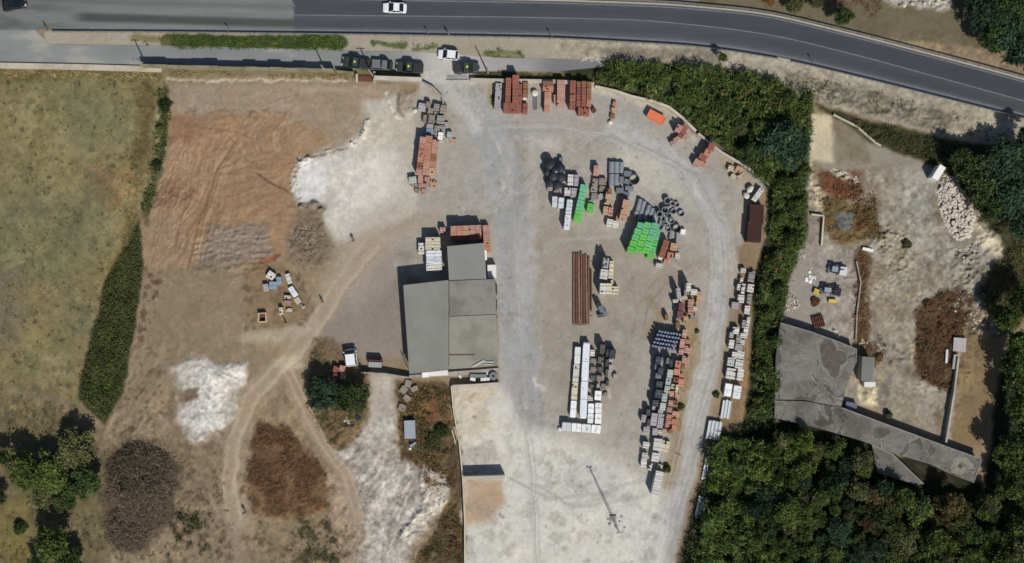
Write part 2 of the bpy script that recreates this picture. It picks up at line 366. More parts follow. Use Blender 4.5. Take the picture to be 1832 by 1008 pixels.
P([(812, 692), (900, 690), (935, 760), (1060, 800), (1190, 880), (1200, 1060), (830, 1060), (824, 830)], ((206, 204, 194), (198, 196, 187)), 18, .6, .9)
P([(812, 700), (870, 700), (880, 770), (820, 800)], (196, 186, 164), 10, .8, .7)
P([(830, 856), (900, 858), (905, 900), (880, 935), (832, 945)], (172, 146, 120), 9, .8, .9)
P([(832, 700), (885, 694), (880, 712), (830, 716)], (190, 170, 146), 6, .8, .6)
P([(1000, 800), (1130, 800), (1120, 900), (1030, 900)], (182, 180, 175), 30, 1, .5)
P([(828, 800), (880, 800), (900, 828), (830, 830)], (150, 146, 138), 8, .8, .6)
S([(1230, 520), (1240, 620), (1215, 720), (1210, 790), (1200, 860)], 26, ((152, 132, 102), (128, 108, 78)), 7, .9, .8)
S([(1165, 540), (1180, 570), (1155, 600)], 16, (140, 122, 92), 6, .9, .6)
S([(1335, 450), (1335, 560), (1325, 660), (1310, 740), (1285, 780), (1262, 850), (1240, 930), (1222, 1020)], 30, ((136, 116, 92), (112, 96, 74)), 6, .7, .9)
S([(1335, 620), (1340, 700), (1330, 745)], 14, (150, 120, 84), 5, .9, .8)
S([(1300, 290), (1340, 340), (1330, 400)], 26, ((176, 160, 132), (158, 144, 118)), 7, .8, .8)
S([(1062, 160), (1130, 180), (1190, 200), (1240, 246)], 12, (186, 180, 164), 4, .5, .7)
S([(880, 150), (884, 195)], 8, (140, 134, 96), 4, 1, .7)
spots(YARD, 420, 3, 14, (176, 173, 166), 0.22); spots(YARD, 420, 3, 14, (140, 133, 122), 0.22); spots(YARD, 260, 1.2, 2.6, (112, 104, 92), 0.4)
ripple([(900, 240), (960, 240), (985, 800), (910, 800)], 3, 8, 18)
ripple([(1020, 780), (1200, 740), (1150, 1008), (900, 1008)], 60, 26, 9)
S([(1150, 590), (1160, 550), (1190, 510), (1240, 490)], 3, (128, 118, 102), 2, .2, .6); S([(1130, 600), (1142, 545), (1175, 500), (1230, 478)], 3, (132, 122, 106), 2, .2, .5)
S([(1085, 560), (1120, 600), (1115, 660)], 12, (142, 136, 126), 8, .6, .5)
# ---- tracks in the south-west
P([(306, 640), (300, 800), (330, 900), (330, 1060), (640, 1060), (600, 900), (430, 960), (400, 850), (430, 720), (470, 640)], ((126, 110, 90), (112, 98, 78)), 12, .9, .6)
P([(470, 752), (505, 762), (555, 815), (592, 870), (585, 908), (525, 926), (455, 912), (442, 850), (450, 790)], ((116, 90, 66), (94, 72, 54)), 9, 1.2, 1, h=.1, dome=.12, rough=.3)
S([(452, 912), (525, 928), (588, 905)], 5, (128, 100, 64), 3, .8, .7)
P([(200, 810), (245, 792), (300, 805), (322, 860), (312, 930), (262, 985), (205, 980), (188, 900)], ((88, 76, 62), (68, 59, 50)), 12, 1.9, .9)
P([(305, 665), (350, 645), (438, 642), (440, 695), (415, 745), (372, 780), (345, 788), (318, 752), (330, 716)], ((196, 191, 183), (176, 170, 160)), 9, 1.6, .95, h=.2, rough=.22)
P([(345, 660), (436, 648), (430, 695), (370, 720)], (208, 204, 197), 12, 1.5, .6, h=.25, dome=.10)
P([(345, 720), (405, 700), (395, 745), (355, 775)], (206, 203, 197), 10, 1.5, .7, h=.2, dome=.12)
P([(318, 698), (350, 695), (352, 716), (325, 718)], (118, 102, 86), 4, .6, 1)
ripple([(360, 650), (440, 650), (400, 780), (350, 780)], -50, 4, 46, .22)
P([(664, 672), (704, 672), (716, 822), (790, 842), (796, 900), (744, 965), (704, 1060), (640, 1060), (616, 880), (598, 800), (650, 770)], ((176, 170, 160), (156, 148, 138)), 15, 1.3, 1)
P([(650, 800), (740, 830), (720, 900), (700, 1010), (650, 1010), (640, 880)], ((150, 144, 136), (168, 163, 155)), 16, 1.3, .6)
P([(760, 830), (798, 840), (800, 905), (770, 925), (735, 975), (720, 960), (760, 900), (750, 850)], ((190, 184, 168), (176, 170, 156)), 6, 1.1, .9, h=.5, rough=.55)
ripple([(640, 800), (740, 820), (740, 960), (640, 1008)], 25, 5, 44, .3)
ripple([(600, 740), (660, 720), (650, 820), (600, 840)], 40, 5, 40, .3)
ripple([(668, 680), (706, 680), (712, 800), (668, 800)], 5, 9, 26)
P([(706, 680), (808, 690), (826, 850), (830, 1060), (716, 1060), (770, 960), (802, 905), (798, 842), (716, 818)], ((106, 88, 62), (82, 70, 52)), 5, .9, 1, rough=.3)
P([(735, 715), (790, 715), (790, 750), (740, 755)], (122, 84, 58), 8, 1, .6)
P([(640, 870), (600, 830), (590, 930), (610, 1000), (650, 1000)], (152, 132, 112), 12, 1, .8)
P([(560, 600), (600, 600), (640, 650), (610, 680), (552, 660), (550, 630)], ((128, 108, 84), (96, 82, 62)), 6, 1, .8, rough=.3)
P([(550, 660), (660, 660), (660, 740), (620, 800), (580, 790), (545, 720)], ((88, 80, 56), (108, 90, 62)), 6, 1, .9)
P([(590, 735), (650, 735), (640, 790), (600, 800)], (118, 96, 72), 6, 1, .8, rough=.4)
spots([(300, 800), (640, 920), (640, 1008), (180, 1008), (190, 800)], 260, 2, 7, (84, 72, 52), .5, .05)
spots([(540, 930), (600, 930), (600, 1008), (540, 1008)], 24, 4, 10, (58, 56, 40), .7, .1)
spots([(440, 480), (560, 480), (560, 590), (440, 590)], 60, 2, 6, (92, 76, 60), .6)
P([(440, 470), (520, 470), (560, 560), (480, 600), (440, 560)], ((120, 102, 76), (134, 112, 88)), 10, 1, .6)
S([(470, 470), (500, 455)], 14, (120, 74, 58), 5, 1, .7, rough=.5)
# ---- eastern site
P([(1440, 200), (1560, 255), (1640, 290), (1760, 380), (1800, 430), (1790, 600), (1710, 800), (1500, 705), (1395, 580), (1420, 450), (1445, 300)], ((150, 143, 128), (132, 124, 108)), 7, .8)
for k_ in range(40):
    x_, y_ = random.uniform(1440, 1760), random.uniform(300, 700); q_ = random.uniform(8, 26); P([(x_ - q_, y_ - q_), (x_ + q_, y_ - q_ * .6), (x_ + q_ * .8, y_ + q_), (x_ - q_ * .7, y_ + q_ * .8)], random.choice([(172, 164, 146), (160, 150, 130), (116, 104, 84), (108, 98, 80), (140, 138, 130)]), 9, 2.0, .5, rough=random.choice([0, .3, .6]))
P([(1442, 205), (1492, 205), (1490, 290), (1450, 290)], (196, 184, 156), 5, .4, .95)
P([(1492, 215), (1545, 240), (1560, 290), (1490, 300)], ((132, 124, 104), (112, 102, 82)), 6, .7, .8)
P([(1600, 300), (1660, 310), (1680, 420), (1620, 440)], (158, 154, 143), 16, 1, .7)
P([(1470, 305), (1540, 310), (1545, 350), (1500, 360), (1465, 340)], (98, 60, 42), 8, 1, .9, rough=.4)
P([(1470, 350), (1560, 370), (1580, 430), (1500, 440), (1470, 400)], ((88, 76, 46), (104, 78, 46)), 8, 1.2, .9, rough=.4)
P([(1494, 380), (1526, 380), (1522, 416), (1494, 412)], (98, 104, 104), 4, .3, .9)
S([(1490, 305), (1535, 322)], 12, (186, 176, 152), 3, 1, .8, rough=1.4, lumpy=2)
S([(1450, 300), (1462, 350), (1466, 380)], 12, (176, 162, 136), 4, .8, .8, rough=.6)
S([(1540, 450), (1545, 500), (1535, 560), (1540, 610)], 22, ((96, 74, 48), (82, 66, 44)), 6, .8, .9, rough=.4)
P([(1640, 556), (1676, 526), (1712, 512), (1742, 530), (1730, 575), (1722, 610), (1706, 640), (1712, 690), (1690, 700), (1664, 690), (1637, 668)], ((88, 66, 46), (76, 60, 44)), 7, 1, .95, h=.1, rough=.6)
P([(1726, 590), (1795, 600), (1790, 700), (1752, 800), (1700, 790), (1716, 660)], ((132, 112, 84), (124, 105, 78)), 5, .3, 1)
P([(1745, 395), (1800, 405), (1808, 440), (1790, 460), (1740, 440)], (190, 178, 152), 6, .8, .95, h=.3, dome=.45, rough=.5)
P([(1712, 440), (1760, 440), (1758, 470), (1720, 475)], (134, 132, 126), 6, 1, .8, rough=1)
P([(1535, 685), (1572, 690), (1570, 728), (1540, 720)], (190, 180, 148), 5, .8, .95, h=.3, dome=.3, rough=.5)
P([(1580, 400), (1620, 420), (1640, 480), (1600, 500), (1570, 460)], (156, 146, 124), 10, 1.2, .7, rough=.7)
P([(1720, 540), (1770, 540), (1780, 600), (1730, 600)], ((104, 92, 70), (150, 140, 120)), 8, 1.2, .8, rough=.8)
spots([(1560, 300), (1720, 400), (1760, 560), (1560, 560)], 150, 2, 9, (112, 104, 90), .4, .04); spots([(1560, 300), (1720, 400), (1760, 560), (1560, 560)], 120, 2, 8, (170, 162, 146), .4, .1)
spots([(1400, 450), (1530, 480), (1520, 600), (1400, 570)], 90, 1.5, 5, (104, 92, 74), .5)
P([(1812, 430), (1860, 420), (1860, 560), (1785, 600), (1752, 530), (1780, 475)], ((62, 56, 38), (84, 70, 48)), 8, 1, .95)
P([(1405, 450), (1470, 440), (1500, 462), (1530, 470), (1538, 520), (1530, 610), (1490, 605), (1400, 575)], ((152, 144, 134), (142, 134, 123)), 4, .5, .9)
P([(1424, 390), (1466, 392), (1460, 438), (1426, 440)], (130, 120, 114), 4, .4, .9); S([(1532, 470), (1539, 510), (1531, 560), (1529, 605)], 4, (66, 52, 40), 2, .5, .7)
S([(1545, 470), (1552, 510), (1545, 560), (1550, 620), (1568, 655)], 18, ((98, 76, 50), (84, 66, 46)), 7, 1.2, .8); P([(1575, 690), (1590, 672), (1604, 668), (1592, 695), (1585, 728), (1572, 728)], (112, 106, 98), 4, .8, .8)
P([(1560, 480), (1620, 470), (1650, 520), (1600, 560), (1570, 540)], ((160, 152, 136), (126, 114, 94)), 10, 1.6, .6, rough=.4); P([(1690, 430), (1740, 440), (1760, 500), (1740, 545), (1690, 500)], ((164, 156, 140), (120, 112, 94)), 12, 1.6, .7, rough=.5)
P([(1690, 620), (1712, 610), (1708, 690), (1680, 780), (1670, 760), (1690, 700)], (112, 96, 76), 6, 1, .7); S([(1640, 690), (1690, 702), (1694, 740)], 14, (158, 150, 134), 5, 1, .7, rough=.4)
# ---- planted ground
P([(1000, 128), (1110, 108), (1290, 122), (1450, 165), (1452, 205), (1445, 300), (1440, 430), (1405, 500), (1398, 590), (1388, 760), (1330, 760), (1345, 640), (1345, 500), (1375, 420), (1372, 335), (1300, 272), (1240, 230), (1190, 188), (1130, 168), (1060, 146)], ((58, 60, 38), (46, 50, 32)), 4, .5)
P([(1452, 185), (1560, 218), (1700, 250), (1860, 275), (1860, 470), (1790, 440), (1760, 385), (1680, 300), (1640, 285), (1560, 258), (1500, 215)], ((66, 64, 42), (52, 54, 36)), 5, .6)
P([(1290, 780), (1400, 750), (1560, 780), (1590, 850), (1760, 890), (1770, 800), (1800, 600), (2100, 560), (2100, 1200), (1195, 1200), (1230, 960), (1258, 850)], ((44, 46, 30), (36, 40, 26)), 7, .7)
P([(248, 395), (256, 480), (240, 600), (220, 700), (190, 760), (140, 715), (150, 650), (190, 500), (226, 440)], ((60, 62, 36), (50, 54, 32)), 4, .5)
S([(297, 165), (292, 230), (283, 300), (268, 360), (262, 400)], 12, ((86, 80, 54), (60, 62, 40)), 5, 1, .8)
P([(1597, 812), (1640, 815), (1756, 864), (1750, 890), (1652, 872)], (40, 42, 28), 5, .8)  # dark vegetation ground, with the shade between the slab pieces painted in
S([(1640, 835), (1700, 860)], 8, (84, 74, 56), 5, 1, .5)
# ---- north verges and banks
P([(-250, 50), (-250, -220), (2100, -220), (2100, 130), (1560, 65), (1380, 25), (1200, 8), (640, -5), (80, -20)], ((112, 104, 84), (96, 88, 68)), 5, .5)
P([(-250, -20), (900, -6), (1250, 4), (1250, -6), (900, -20)], (120, 118, 110), 4, .3)
P([(1560, -20), (1700, -20), (1700, 20), (1590, 14)], (168, 166, 160), 6, 1, .8, rough=.8)
P([(80, 54), (600, 58), (1000, 63), (1250, 76), (1400, 98), (1560, 138), (1700, 172), (1860, 206), (1860, 272), (1700, 246), (1560, 212), (1450, 178), (1380, 142), (1290, 120), (1180, 110), (930, 106), (600, 90), (80, 80)], ((163, 156, 138), (148, 141, 124)), 3, .35)
P([(1050, 84), (1280, 92), (1280, 112), (1110, 104)], (122, 116, 102), 5, .5, .8)
P([(1400, 120), (1560, 160), (1700, 205), (1700, 240), (1560, 205), (1430, 170)], ((138, 130, 114), (104, 98, 84)), 6, 1.2, .9, rough=.5)
S([(300, 120), (620, 128), (700, 140)], 20, ((124, 114, 82), (104, 98, 64)), 4, .9, .9)
S([(300, 141), (620, 146)], 6, (186, 178, 158), 3, .8, .8, rough=.4)
S([(300, 73), (610, 76)], 24, ((70, 80, 42), (56, 66, 36)), 3, .5, 1)
S([(240, 70), (330, 76)], 14, (106, 98, 64), 5, 1, .7)
S([(840, 132), (1080, 142)], 14, ((72, 74, 46), (60, 62, 40)), 4, .6, .9)
S([(670, 78), (720, 78)], 10, (76, 84, 50), 3, 1, .8); S([(740, 84), (780, 84)], 6, (84, 90, 56), 3, 1, .8); S([(870, 95), (935, 98)], 14, (74, 80, 46), 4, 1, .8)
S([(760, 92), (850, 92), (985, 100)], 6, (150, 142, 120), 4, 1, .7)
P([(750, 100), (850, 104), (850, 150), (756, 150)], ((186, 184, 178), (176, 174, 168)), 9, .5, .95)
# local mottling of bare earth
def mottle(pts, amp, soft=20):
    s, a, d = pmask(pts, soft, .8); m_ = (fbm(PX[s], PY[s], 14, 301, 4, .7) * 1.2 + fbm(PX[s], PY[s], 5, 302, 3, .7)); col[s] *= (1 + m_ * amp * a)[..., None]
mottle(FIELD, .26); mottle([(-200, 700), (200, 740), (420, 640), (660, 760), (820, 700), (826, 1060), (-200, 1060)], .34); mottle([(250, 150), (720, 150), (560, 640), (200, 640)], .16)
mottle([(1400, 300), (1700, 300), (1800, 440), (1780, 620), (1700, 790), (1500, 700)], .40); mottle([(590, 660), (800, 690), (800, 1060), (590, 1060)], .16); mottle([(521, 290), (740, 180), (740, 380), (540, 380)], .03)
mottle([(700, 130), (1350, 150), (1300, 1060), (700, 1060)], .07); mottle([(1000, 60), (1832, 60), (1832, 270), (1000, 110)], .35)
P([(600, 440), (700, 400), (780, 375), (790, 395), (700, 450), (640, 520), (590, 560), (560, 540)], ((172, 157, 136), (160, 145, 125)), 22, 1.2, .65)
S([(660, 445), (640, 465), (605, 520), (560, 590), (510, 650), (450, 715), (418, 790), (410, 860), (422, 930)], 34, ((168, 152, 131), (157, 141, 121)), 11, .9, .7)
S([(510, 655), (540, 720), (575, 790), (620, 850), (640, 920)], 26, ((160, 142, 122), (150, 132, 112)), 6, .4, .8)
S([(440, 602), (500, 604), (560, 585)], 20, (178, 167, 150), 9, .8, .6); P([(500, 640), (530, 632), (545, 655), (510, 668)], (192, 178, 154), 9, 1, .8); S([(430, 1000), (420, 940), (440, 900)], 26, (150, 135, 117), 9, .6, .6)
for off, w_, cc_, al_ in ((-11, 5, (184, 168, 146), .42), (9, 6, (186, 171, 149), .5), (-2, 4, (148, 131, 110), .4), (15, 2, (132, 116, 96), .4)):
    S([(665 + off, 440 + off * .7), (640 + off, 465 + off * .7), (605 + off, 520 + off * .5), (560 + off, 590 + off * .4), (510 + off, 650 + off * .4), (450 + off, 715 + off * .4), (418 + off, 790), (410 + off, 860), (420 + off, 925)], w_, cc_, 3, .5, al_)
for off in (-7, 7): S([(512 + off, 655), (542 + off, 720), (577 + off, 790), (622 + off, 850), (642 + off, 920)], 3.5, (178, 162, 142), 2, .3, .6)
for px0, x1_, y1_ in ((470, 402, 1000), (300, 205, 790), (330, 250, 800), (275, 190, 720)): S([(px0, 600), ((px0 + x1_) / 2 + 8, (600 + y1_) / 2), (x1_, y1_)], 3, (156, 140, 120), 2, .5, .4)
# wheel tracks in the yard
for k_ in range(46):
    o_ = random.uniform(-26, 26); cc_ = random.choice([(188, 186, 182), (178, 175, 170), (136, 134, 131), (143, 138, 130)]); q_ = random.choice((7, 8))
    path = random.choice([[(800, 130), (850, 190), (895, 280), (918, 400), (922, 560), (935, 700), (950, 860), (960, 1010)], [(880, 230), (1000, 225), (1120, 250), (1230, 310), (1285, 400), (1290, 520), (1268, 650), (1238, 770), (1200, 920), (1175, 1010)], [(700, 440), (800, 400), (890, 370), (960, 300), (1060, 240), (1150, 262)], [(930, 500), (1000, 430), (1120, 420), (1230, 490), (1180, 600), (1110, 740), (1020, 830), (930, 900)], [(930, 860), (1000, 900), (1090, 890), (1180, 860), (1230, 780)]])
    for dd_ in (0, q_): S([(x_ + o_ + dd_, y_ + o_ * .3 + dd_ * .3) for x_, y_ in path], random.uniform(1.2, 2.4), cc_, 1.6, .5, random.uniform(.12, .34))
# soft blotches everywhere, then colour -> albedo
v = 1 + nA * 0.06 + nB * 0.10 + nC * 0.14 + nD * 0.09
col = np.clip(col * v[..., None], 8, 235)
warm = (nA * 0.03 + nB * 0.03)[..., None] * np.array([1.0, 0.0, -1.2]); col = np.clip(col * (1 + warm), 8, 240)
hgt += (nC * 0.10 + nB * 0.10) * 0.5
# keep ground flat under roads, the building and the yard's stock; level it off outside the plan
flat = np.ones(GX.shape)
for pts in ([(-400, -60), (1300, -60), (1600, 50), (2200, 200), (2200, 230), (1560, 150), (1250, 85), (900, 125), (-400, 125)], YARD,
            [(700, 480), (900, 480), (900, 700), (700, 680)], [(1380, 570), (1545, 600), (1545, 730), (1770, 820), (1750, 880), (1540, 800), (1370, 760)]):
    s, a, d = pmask(pts, 6, 0); flat[s] *= 1 - a * 0.93
edge = sm(1 - (np.maximum(np.abs(GX) - 97, np.abs(GY) - 56)) / 3); hgt = hgt * flat * edge
hgt = np.where(hgt < -0.25, -0.25, hgt)
def ground_h(px, py):
    i = int(np.clip(np.searchsorted(gx, (px - 916) / 10), 0, len(gx) - 1)); j = int(np.clip(np.searchsorted(gy, (504 - py) / 10), 0, len(gy) - 1))
    return float(hgt[j, i])
ny_, nx_ = GX.shape
verts = np.stack([GX.ravel(), GY.ravel(), hgt.ravel()], 1)
idx = np.arange(nx_ * ny_).reshape(ny_, nx_)
quads = np.stack([idx[:-1, :-1].ravel(), idx[:-1, 1:].ravel(), idx[1:, 1:].ravel(), idx[1:, :-1].ravel()], 1)
def colmat(name, bump=0.03, rough=0.95, fine=0.10, sc=2.4, spec=0.15):
    m, nt, b = newmat(name); N = nt.nodes; L = nt.links
    at = N.new("ShaderNodeAttribute"); at.attribute_name = "tint"
    tc = N.new("ShaderNodeTexCoord")
    n1 = N.new("ShaderNodeTexNoise"); n1.inputs["Scale"].default_value = sc; n1.inputs["Detail"].default_value = 6; n1.inputs["Roughness"].default_value = 0.7
    L.new(tc.outputs["Object"], n1.inputs["Vector"])
    mr = N.new("ShaderNodeMapRange"); mr.inputs[1].default_value = .25; mr.inputs[2].default_value = .75; mr.inputs[3].default_value = 1 - fine; mr.inputs[4].default_value = 1 + fine
    L.new(n1.outputs[0], mr.inputs[0])
    vm = N.new("ShaderNodeVectorMath"); vm.operation = 'SCALE'; L.new(at.outputs["Color"], vm.inputs[0]); L.new(mr.outputs[0], vm.inputs["Scale"])
    L.new(vm.outputs[0], b.inputs["Base Color"]); b.inputs["Roughness"].default_value = rough; b.inputs["Specular IOR Level"].default_value = spec
    bp = N.new("ShaderNodeBump"); bp.inputs["Distance"].default_value = bump
    n2 = N.new("ShaderNodeTexNoise"); n2.inputs["Scale"].default_value = 3.5; n2.inputs["Detail"].default_value = 7; n2.inputs["Roughness"].default_value = 0.7
    L.new(tc.outputs["Object"], n2.inputs["Vector"]); L.new(n2.outputs[0], bp.inputs["Height"]); L.new(bp.outputs[0], b.inputs["Normal"])
    return m
def settint(o, c):
    c = lin1(c) * ALB; a = np.ones((c.shape[0], 4), np.float32); a[:, :3] = c
    ca = o.data.color_attributes.new("tint", 'FLOAT_COLOR', 'POINT'); ca.data.foreach_set("color", a.ravel())
g = np_mesh("ground", verts, quads, colmat("ground_earth", 0.06, fine=0.13)); settint(g, col.reshape(-1, 3)); tag(g, kind="structure")
g.data.polygons.foreach_set("use_smooth", [True] * len(g.data.polygons))
# ================================================================ ROADS
def interp(pts, x): return np.interp(x, [p[0] for p in pts], [p[1] for p in pts])
def smooth_line(pts, step):
    x = np.arange(pts[0][0], pts[-1][0] + 1, step); y = interp(pts, x); k = 25
    yp = np.pad(y, k, mode='reflect', reflect_type='odd'); y = np.convolve(yp, np.hanning(2 * k + 1) / np.hanning(2 * k + 1).sum(), 'valid'); return x, y
TOP = [(-600, -34), (0, -28), (400, -14), (640, -3), (1000, 3), (1200, 10), (1372, 26), (1560, 72), (1770, 127), (1832, 144), (2400, 300)]
BOT = [(-600, 54), (80, 54), (300, 55), (700, 60), (1000, 66), (1250, 80), (1400, 103), (1560, 141), (1700, 176), (1832, 209), (2400, 365)]
MID = [(-600, 8), (80, 14), (500, 27), (920, 31), (1150, 36), (1300, 51), (1400, 66), (1560, 106), (1770, 164), (1832, 181), (2400, 336)]
xs, yt = smooth_line(TOP, 4); _, yb = smooth_line(BOT, 4); _, ym = smooth_line(MID, 4)
def strip(name, xs, y0, y1, nu, z, tint, m):
    u = np.linspace(0, 1, nu)[None, :]; X_ = np.repeat(xs[:, None], nu, 1); Y_ = y0[:, None] * (1 - u) + y1[:, None] * u
    c = tint(X_, Y_, np.repeat(u, len(xs), 0)); v_ = np.stack([(X_.ravel() - 916) / 10, (504 - Y_.ravel()) / 10, np.full(X_.size, z)], 1)
    id_ = np.arange(X_.size).reshape(X_.shape); q = np.stack([id_[:-1, :-1].ravel(), id_[:-1, 1:].ravel(), id_[1:, 1:].ravel(), id_[1:, :-1].ravel()], 1)[:, ::-1]
    o = np_mesh(name, v_, q, m); settint(o, c.reshape(-1, 3)); return o
asph = colmat("asphalt", 0.008, 0.8, 0.05, 4.0, 0.3)
def hw_t(X_, Y_, u):
    n = fbm(X_, Y_ * 4, 60, 51, 4) ; n2 = fbm(X_ * 0.3, Y_ * 5, 12, 55, 3); mid = np.interp(X_.ravel(), xs, ym).reshape(X_.shape)
    new = sm((X_ - 524 + (Y_ < mid) * 0 + fbm(X_, Y_, 5, 3) * 4) / 3); old = np.array([116., 118, 117]); a = np.ones(X_.shape + (3,)) * old
    up = (Y_ < mid); cu = np.where(up[..., None], np.array([66., 69, 77]), np.array([74., 77, 83])); a = a * (1 - new[..., None]) + cu * new[..., None]
    tr = 1.5 * np.exp(-((Y_ - (mid + 15)) / 8) ** 4) * sm((X_ - 120) / 40) + 0.5 * np.exp(-((Y_ - (mid - 14)) / 6) ** 2)
    a *= (1 - 0.26 * tr * (1 - new) - .05 * tr * new)[..., None]
    bt = np.interp(X_.ravel(), xs, yb).reshape(X_.shape)
    edge_ = np.exp(-((Y_ - (bt - 4)) / 4) ** 2); a += (edge_ * 22 * new)[..., None]
    lt = np.interp(X_.ravel(), xs, yt).reshape(X_.shape); a += (np.exp(-((Y_ - lt) / 5) ** 2) * 14 * new)[..., None]
    far = np.exp(-((X_ - 30) / 110) ** 2); a = a * (1 - .25 * far[..., None] * sm(n * 3 + .5)[..., None])
    gl = sm((X_ - 1100) / 500)[..., None]; a *= (1 - .08 * gl)
    return np.clip(a * (1 + n * 0.12 + n2 * 0.10)[..., None], 20, 200)
o = strip("road", xs, yt, yb, 44, 0.05, hw_t, asph); tag(o, kind="structure")
# service road on the south side and the junction at the west end
sx = np.arange(-600, 1121, 4.0)
S0 = np.interp(sx, [-600, 60, 90, 300, 600, 760, 900, 1000, 1120], [50, 52, 80, 82, 90, 94, 104, 106, 112])
S1 = np.interp(sx, [-600, 0, 300, 600, 760, 900, 1000, 1120], [111, 112, 118, 124, 128, 128, 128, 116])
def sv_t(X_, Y_, u):
    n = fbm(X_, Y_ * 3, 70, 61, 5); c = np.array([128., 131, 130]) + 0 * X_[..., None]; t = sm((X_ - 640) / 160)[..., None]
    c = c * (1 - t) + np.array([150., 148, 145]) * t; t2 = sm((X_ - 940) / 60)[..., None]; c = c * (1 - t2) + np.array([120., 120, 122]) * t2
    dirt = sm((n - .12) * 6)[..., None] * .5; c = c * (1 - dirt) + np.array([160., 152, 138]) * dirt
    w = np.exp(-((X_ - 800) / 60) ** 2)[..., None] * .8; c = c * (1 - w) + np.array([186., 184, 178]) * w
    return np.clip(c * (1 + n * .2)[..., None], 20, 210)
o = strip("service_road", sx, S0, S1, 18, 0.046, sv_t, asph); tag(o, kind="structure")
paint = mat("road_paint", (124, 126, 128), .7, .2, 3, dirt=(96, 98, 100), dscale=1.2, dfac=.7)
def line_marks(name, X_, Y_, w, z, x0, x1, dash=None, m=paint):
    mb = MB(); k = [i for i in range(len(X_)) if x0 <= X_[i] <= x1]
    for i in k[:-1]:
        if dash and (X_[i] % dash[0]) > dash[1]: continue
        a = Vector(W(X_[i], Y_[i])); b = Vector(W(X_[i + 1], Y_[i + 1])); d = (b - a).normalized(); n = Vector((-d.y, d.x)) * w / 2
        mb.add([(a.x - n.x, a.y - n.y, z), (b.x - n.x, b.y - n.y, z), (b.x + n.x, b.y + n.y, z), (a.x + n.x, a.y + n.y, z)], [(0, 1, 2, 3)])
    return tag(mb.build(name, m), kind="structure")
line_marks("road_centre_line", xs, ym, .16, .056, 330, 2000)
line_marks("road_edge_line", xs, yb - 4, .12, .056, 90, 2000)
line_marks("road_edge_line", xs, yt + 3, .14, .056, 300, 2000)
# kerb steps along both road edges
kerbm = mat("kerb_concrete", (158, 154, 144), .9, .15, 1.5, .01)
def kerb(name, X_, Y_, x0, x1, w, h, m=kerbm):
    mb = MB(); k = [i for i in range(0, len(X_), 3) if x0 <= X_[i] <= x1]
    for i, j in zip(k[:-1], k[1:]):
        a = Vector(W(X_[i], Y_[i])); b = Vector(W(X_[j], Y_[j])); c = (a + b) / 2; d = b - a
        mb.box(c.x, c.y, 0.0, d.length + .0, w, h, math.atan2(d.y, d.x))
    return tag(mb.build(name, m), kind="structure")
kerb("kerb", xs, yb + 1.5, 90, 2000, .22, .16); kerb("kerb", xs, yt - 2, 300, 2000, .25, .16)
# ================================================================ WALLS, RAILS
ORD = ["first", "second", "third", "fourth", "fifth", "sixth", "seventh", "eighth", "ninth", "tenth", "eleventh", "twelfth", "thirteenth", "fourteenth", "fifteenth", "sixteenth"]
M_wallpale = mat("pale_render", (192, 184, 166), .9, .12, .8, .01, dirt=(140, 128, 108), dscale=.4, dfac=.6)
M_concrete = mat("grey_concrete", (158, 156, 150), .9, .14, .9, .01, dirt=(112, 108, 100), dscale=.35, dfac=.6)
M_stonewall = mat("field_stone", (138, 130, 108), .95, .25, 2, .03, dirt=(92, 92, 60), dscale=.5, dfac=.7)
M_steel = mat("galvanised_steel", (150, 153, 156), .45, .08, 3, metal=.6, spec=.5)
M_dark = mat("dark_metal", (48, 50, 52), .6, .15, 3)
M_rust = mat("rusty_steel", (104, 66, 50), .85, .25, 2.5, .005, dirt=(70, 46, 38), dscale=1.2, dfac=.7)
def wall(name, pts, th, h, m, label, cat="wall", cap=None, group=None, jag=0.0):
    e = empty(name, (*W(*pts[0]), 0)); tag(e, label, cat, group); o = Vector((*W(*pts[0]), 0)); mb = MB(); mc = MB()
    P2 = [Vector(W(*p)) for p in pts]
    for k in range(len(P2) - 1):
        a, b = P2[k], P2[k + 1]; d = b - a; n = max(1, int(d.length / 2.2)) if jag else 1; rz = math.atan2(d.y, d.x)
        for i in range(n):
            c = a + d * ((i + .5) / n) - o.xy; hh = h * (1 + random.uniform(-jag, jag)); tt = th * (1 + random.uniform(-jag, jag) * .5)
            L_ = d.length / n + (0 if n > 1 else th * .02)
            mb.box(c.x, c.y, -.2, L_, tt, hh + .2, rz)
            if cap: mc.box(c.x, c.y, hh + .003, L_, tt + .12, cap[1], rz)
    mb.build("wall_body", m, e)
    if cap: mc.build("coping", cap[0], e)
    return e
capc = mat("coping_concrete", (186, 180, 166), .9, .14, 1.2, .006, dirt=(146, 136, 118), dscale=.6, dfac=.5)
wall("boundary_wall", [(-180, 116), (0, 118), (150, 121), (290, 125)], 1.0, .38, M_wallpale, "long low pale wall dividing the olive field from the service road", cap=None)
wall("boundary_wall", [(258, 121), (420, 125), (600, 129)], .35, 2.05, M_stonewall, "weathered stone wall shading the service road west of the parked pickups", jag=.12)
wall("boundary_wall", [(604, 130), (634, 133)], .35, 1.4, M_stonewall, "short stone wall piece west of the brown gate", jag=.1)
wall("boundary_wall", [(672, 143), (756, 146)], .6, 1.9, M_concrete, "tall grey concrete wall behind the line of parked pickups", cap=(capc, .08))
wall("boundary_wall", [(842, 145), (880, 146), (1000, 148), (1062, 153)], .55, .9, M_wallpale, "straight pale yard wall behind the red brick stacks", cap=(capc, .07))
wall("boundary_wall", [(1064, 156), (1100, 164), (1130, 174), (1170, 183), (1196, 193), (1220, 212), (1244, 236)], .3, .7, M_wallpale, "curved pale yard wall between cane thicket and orange container", cap=(capc, .06))
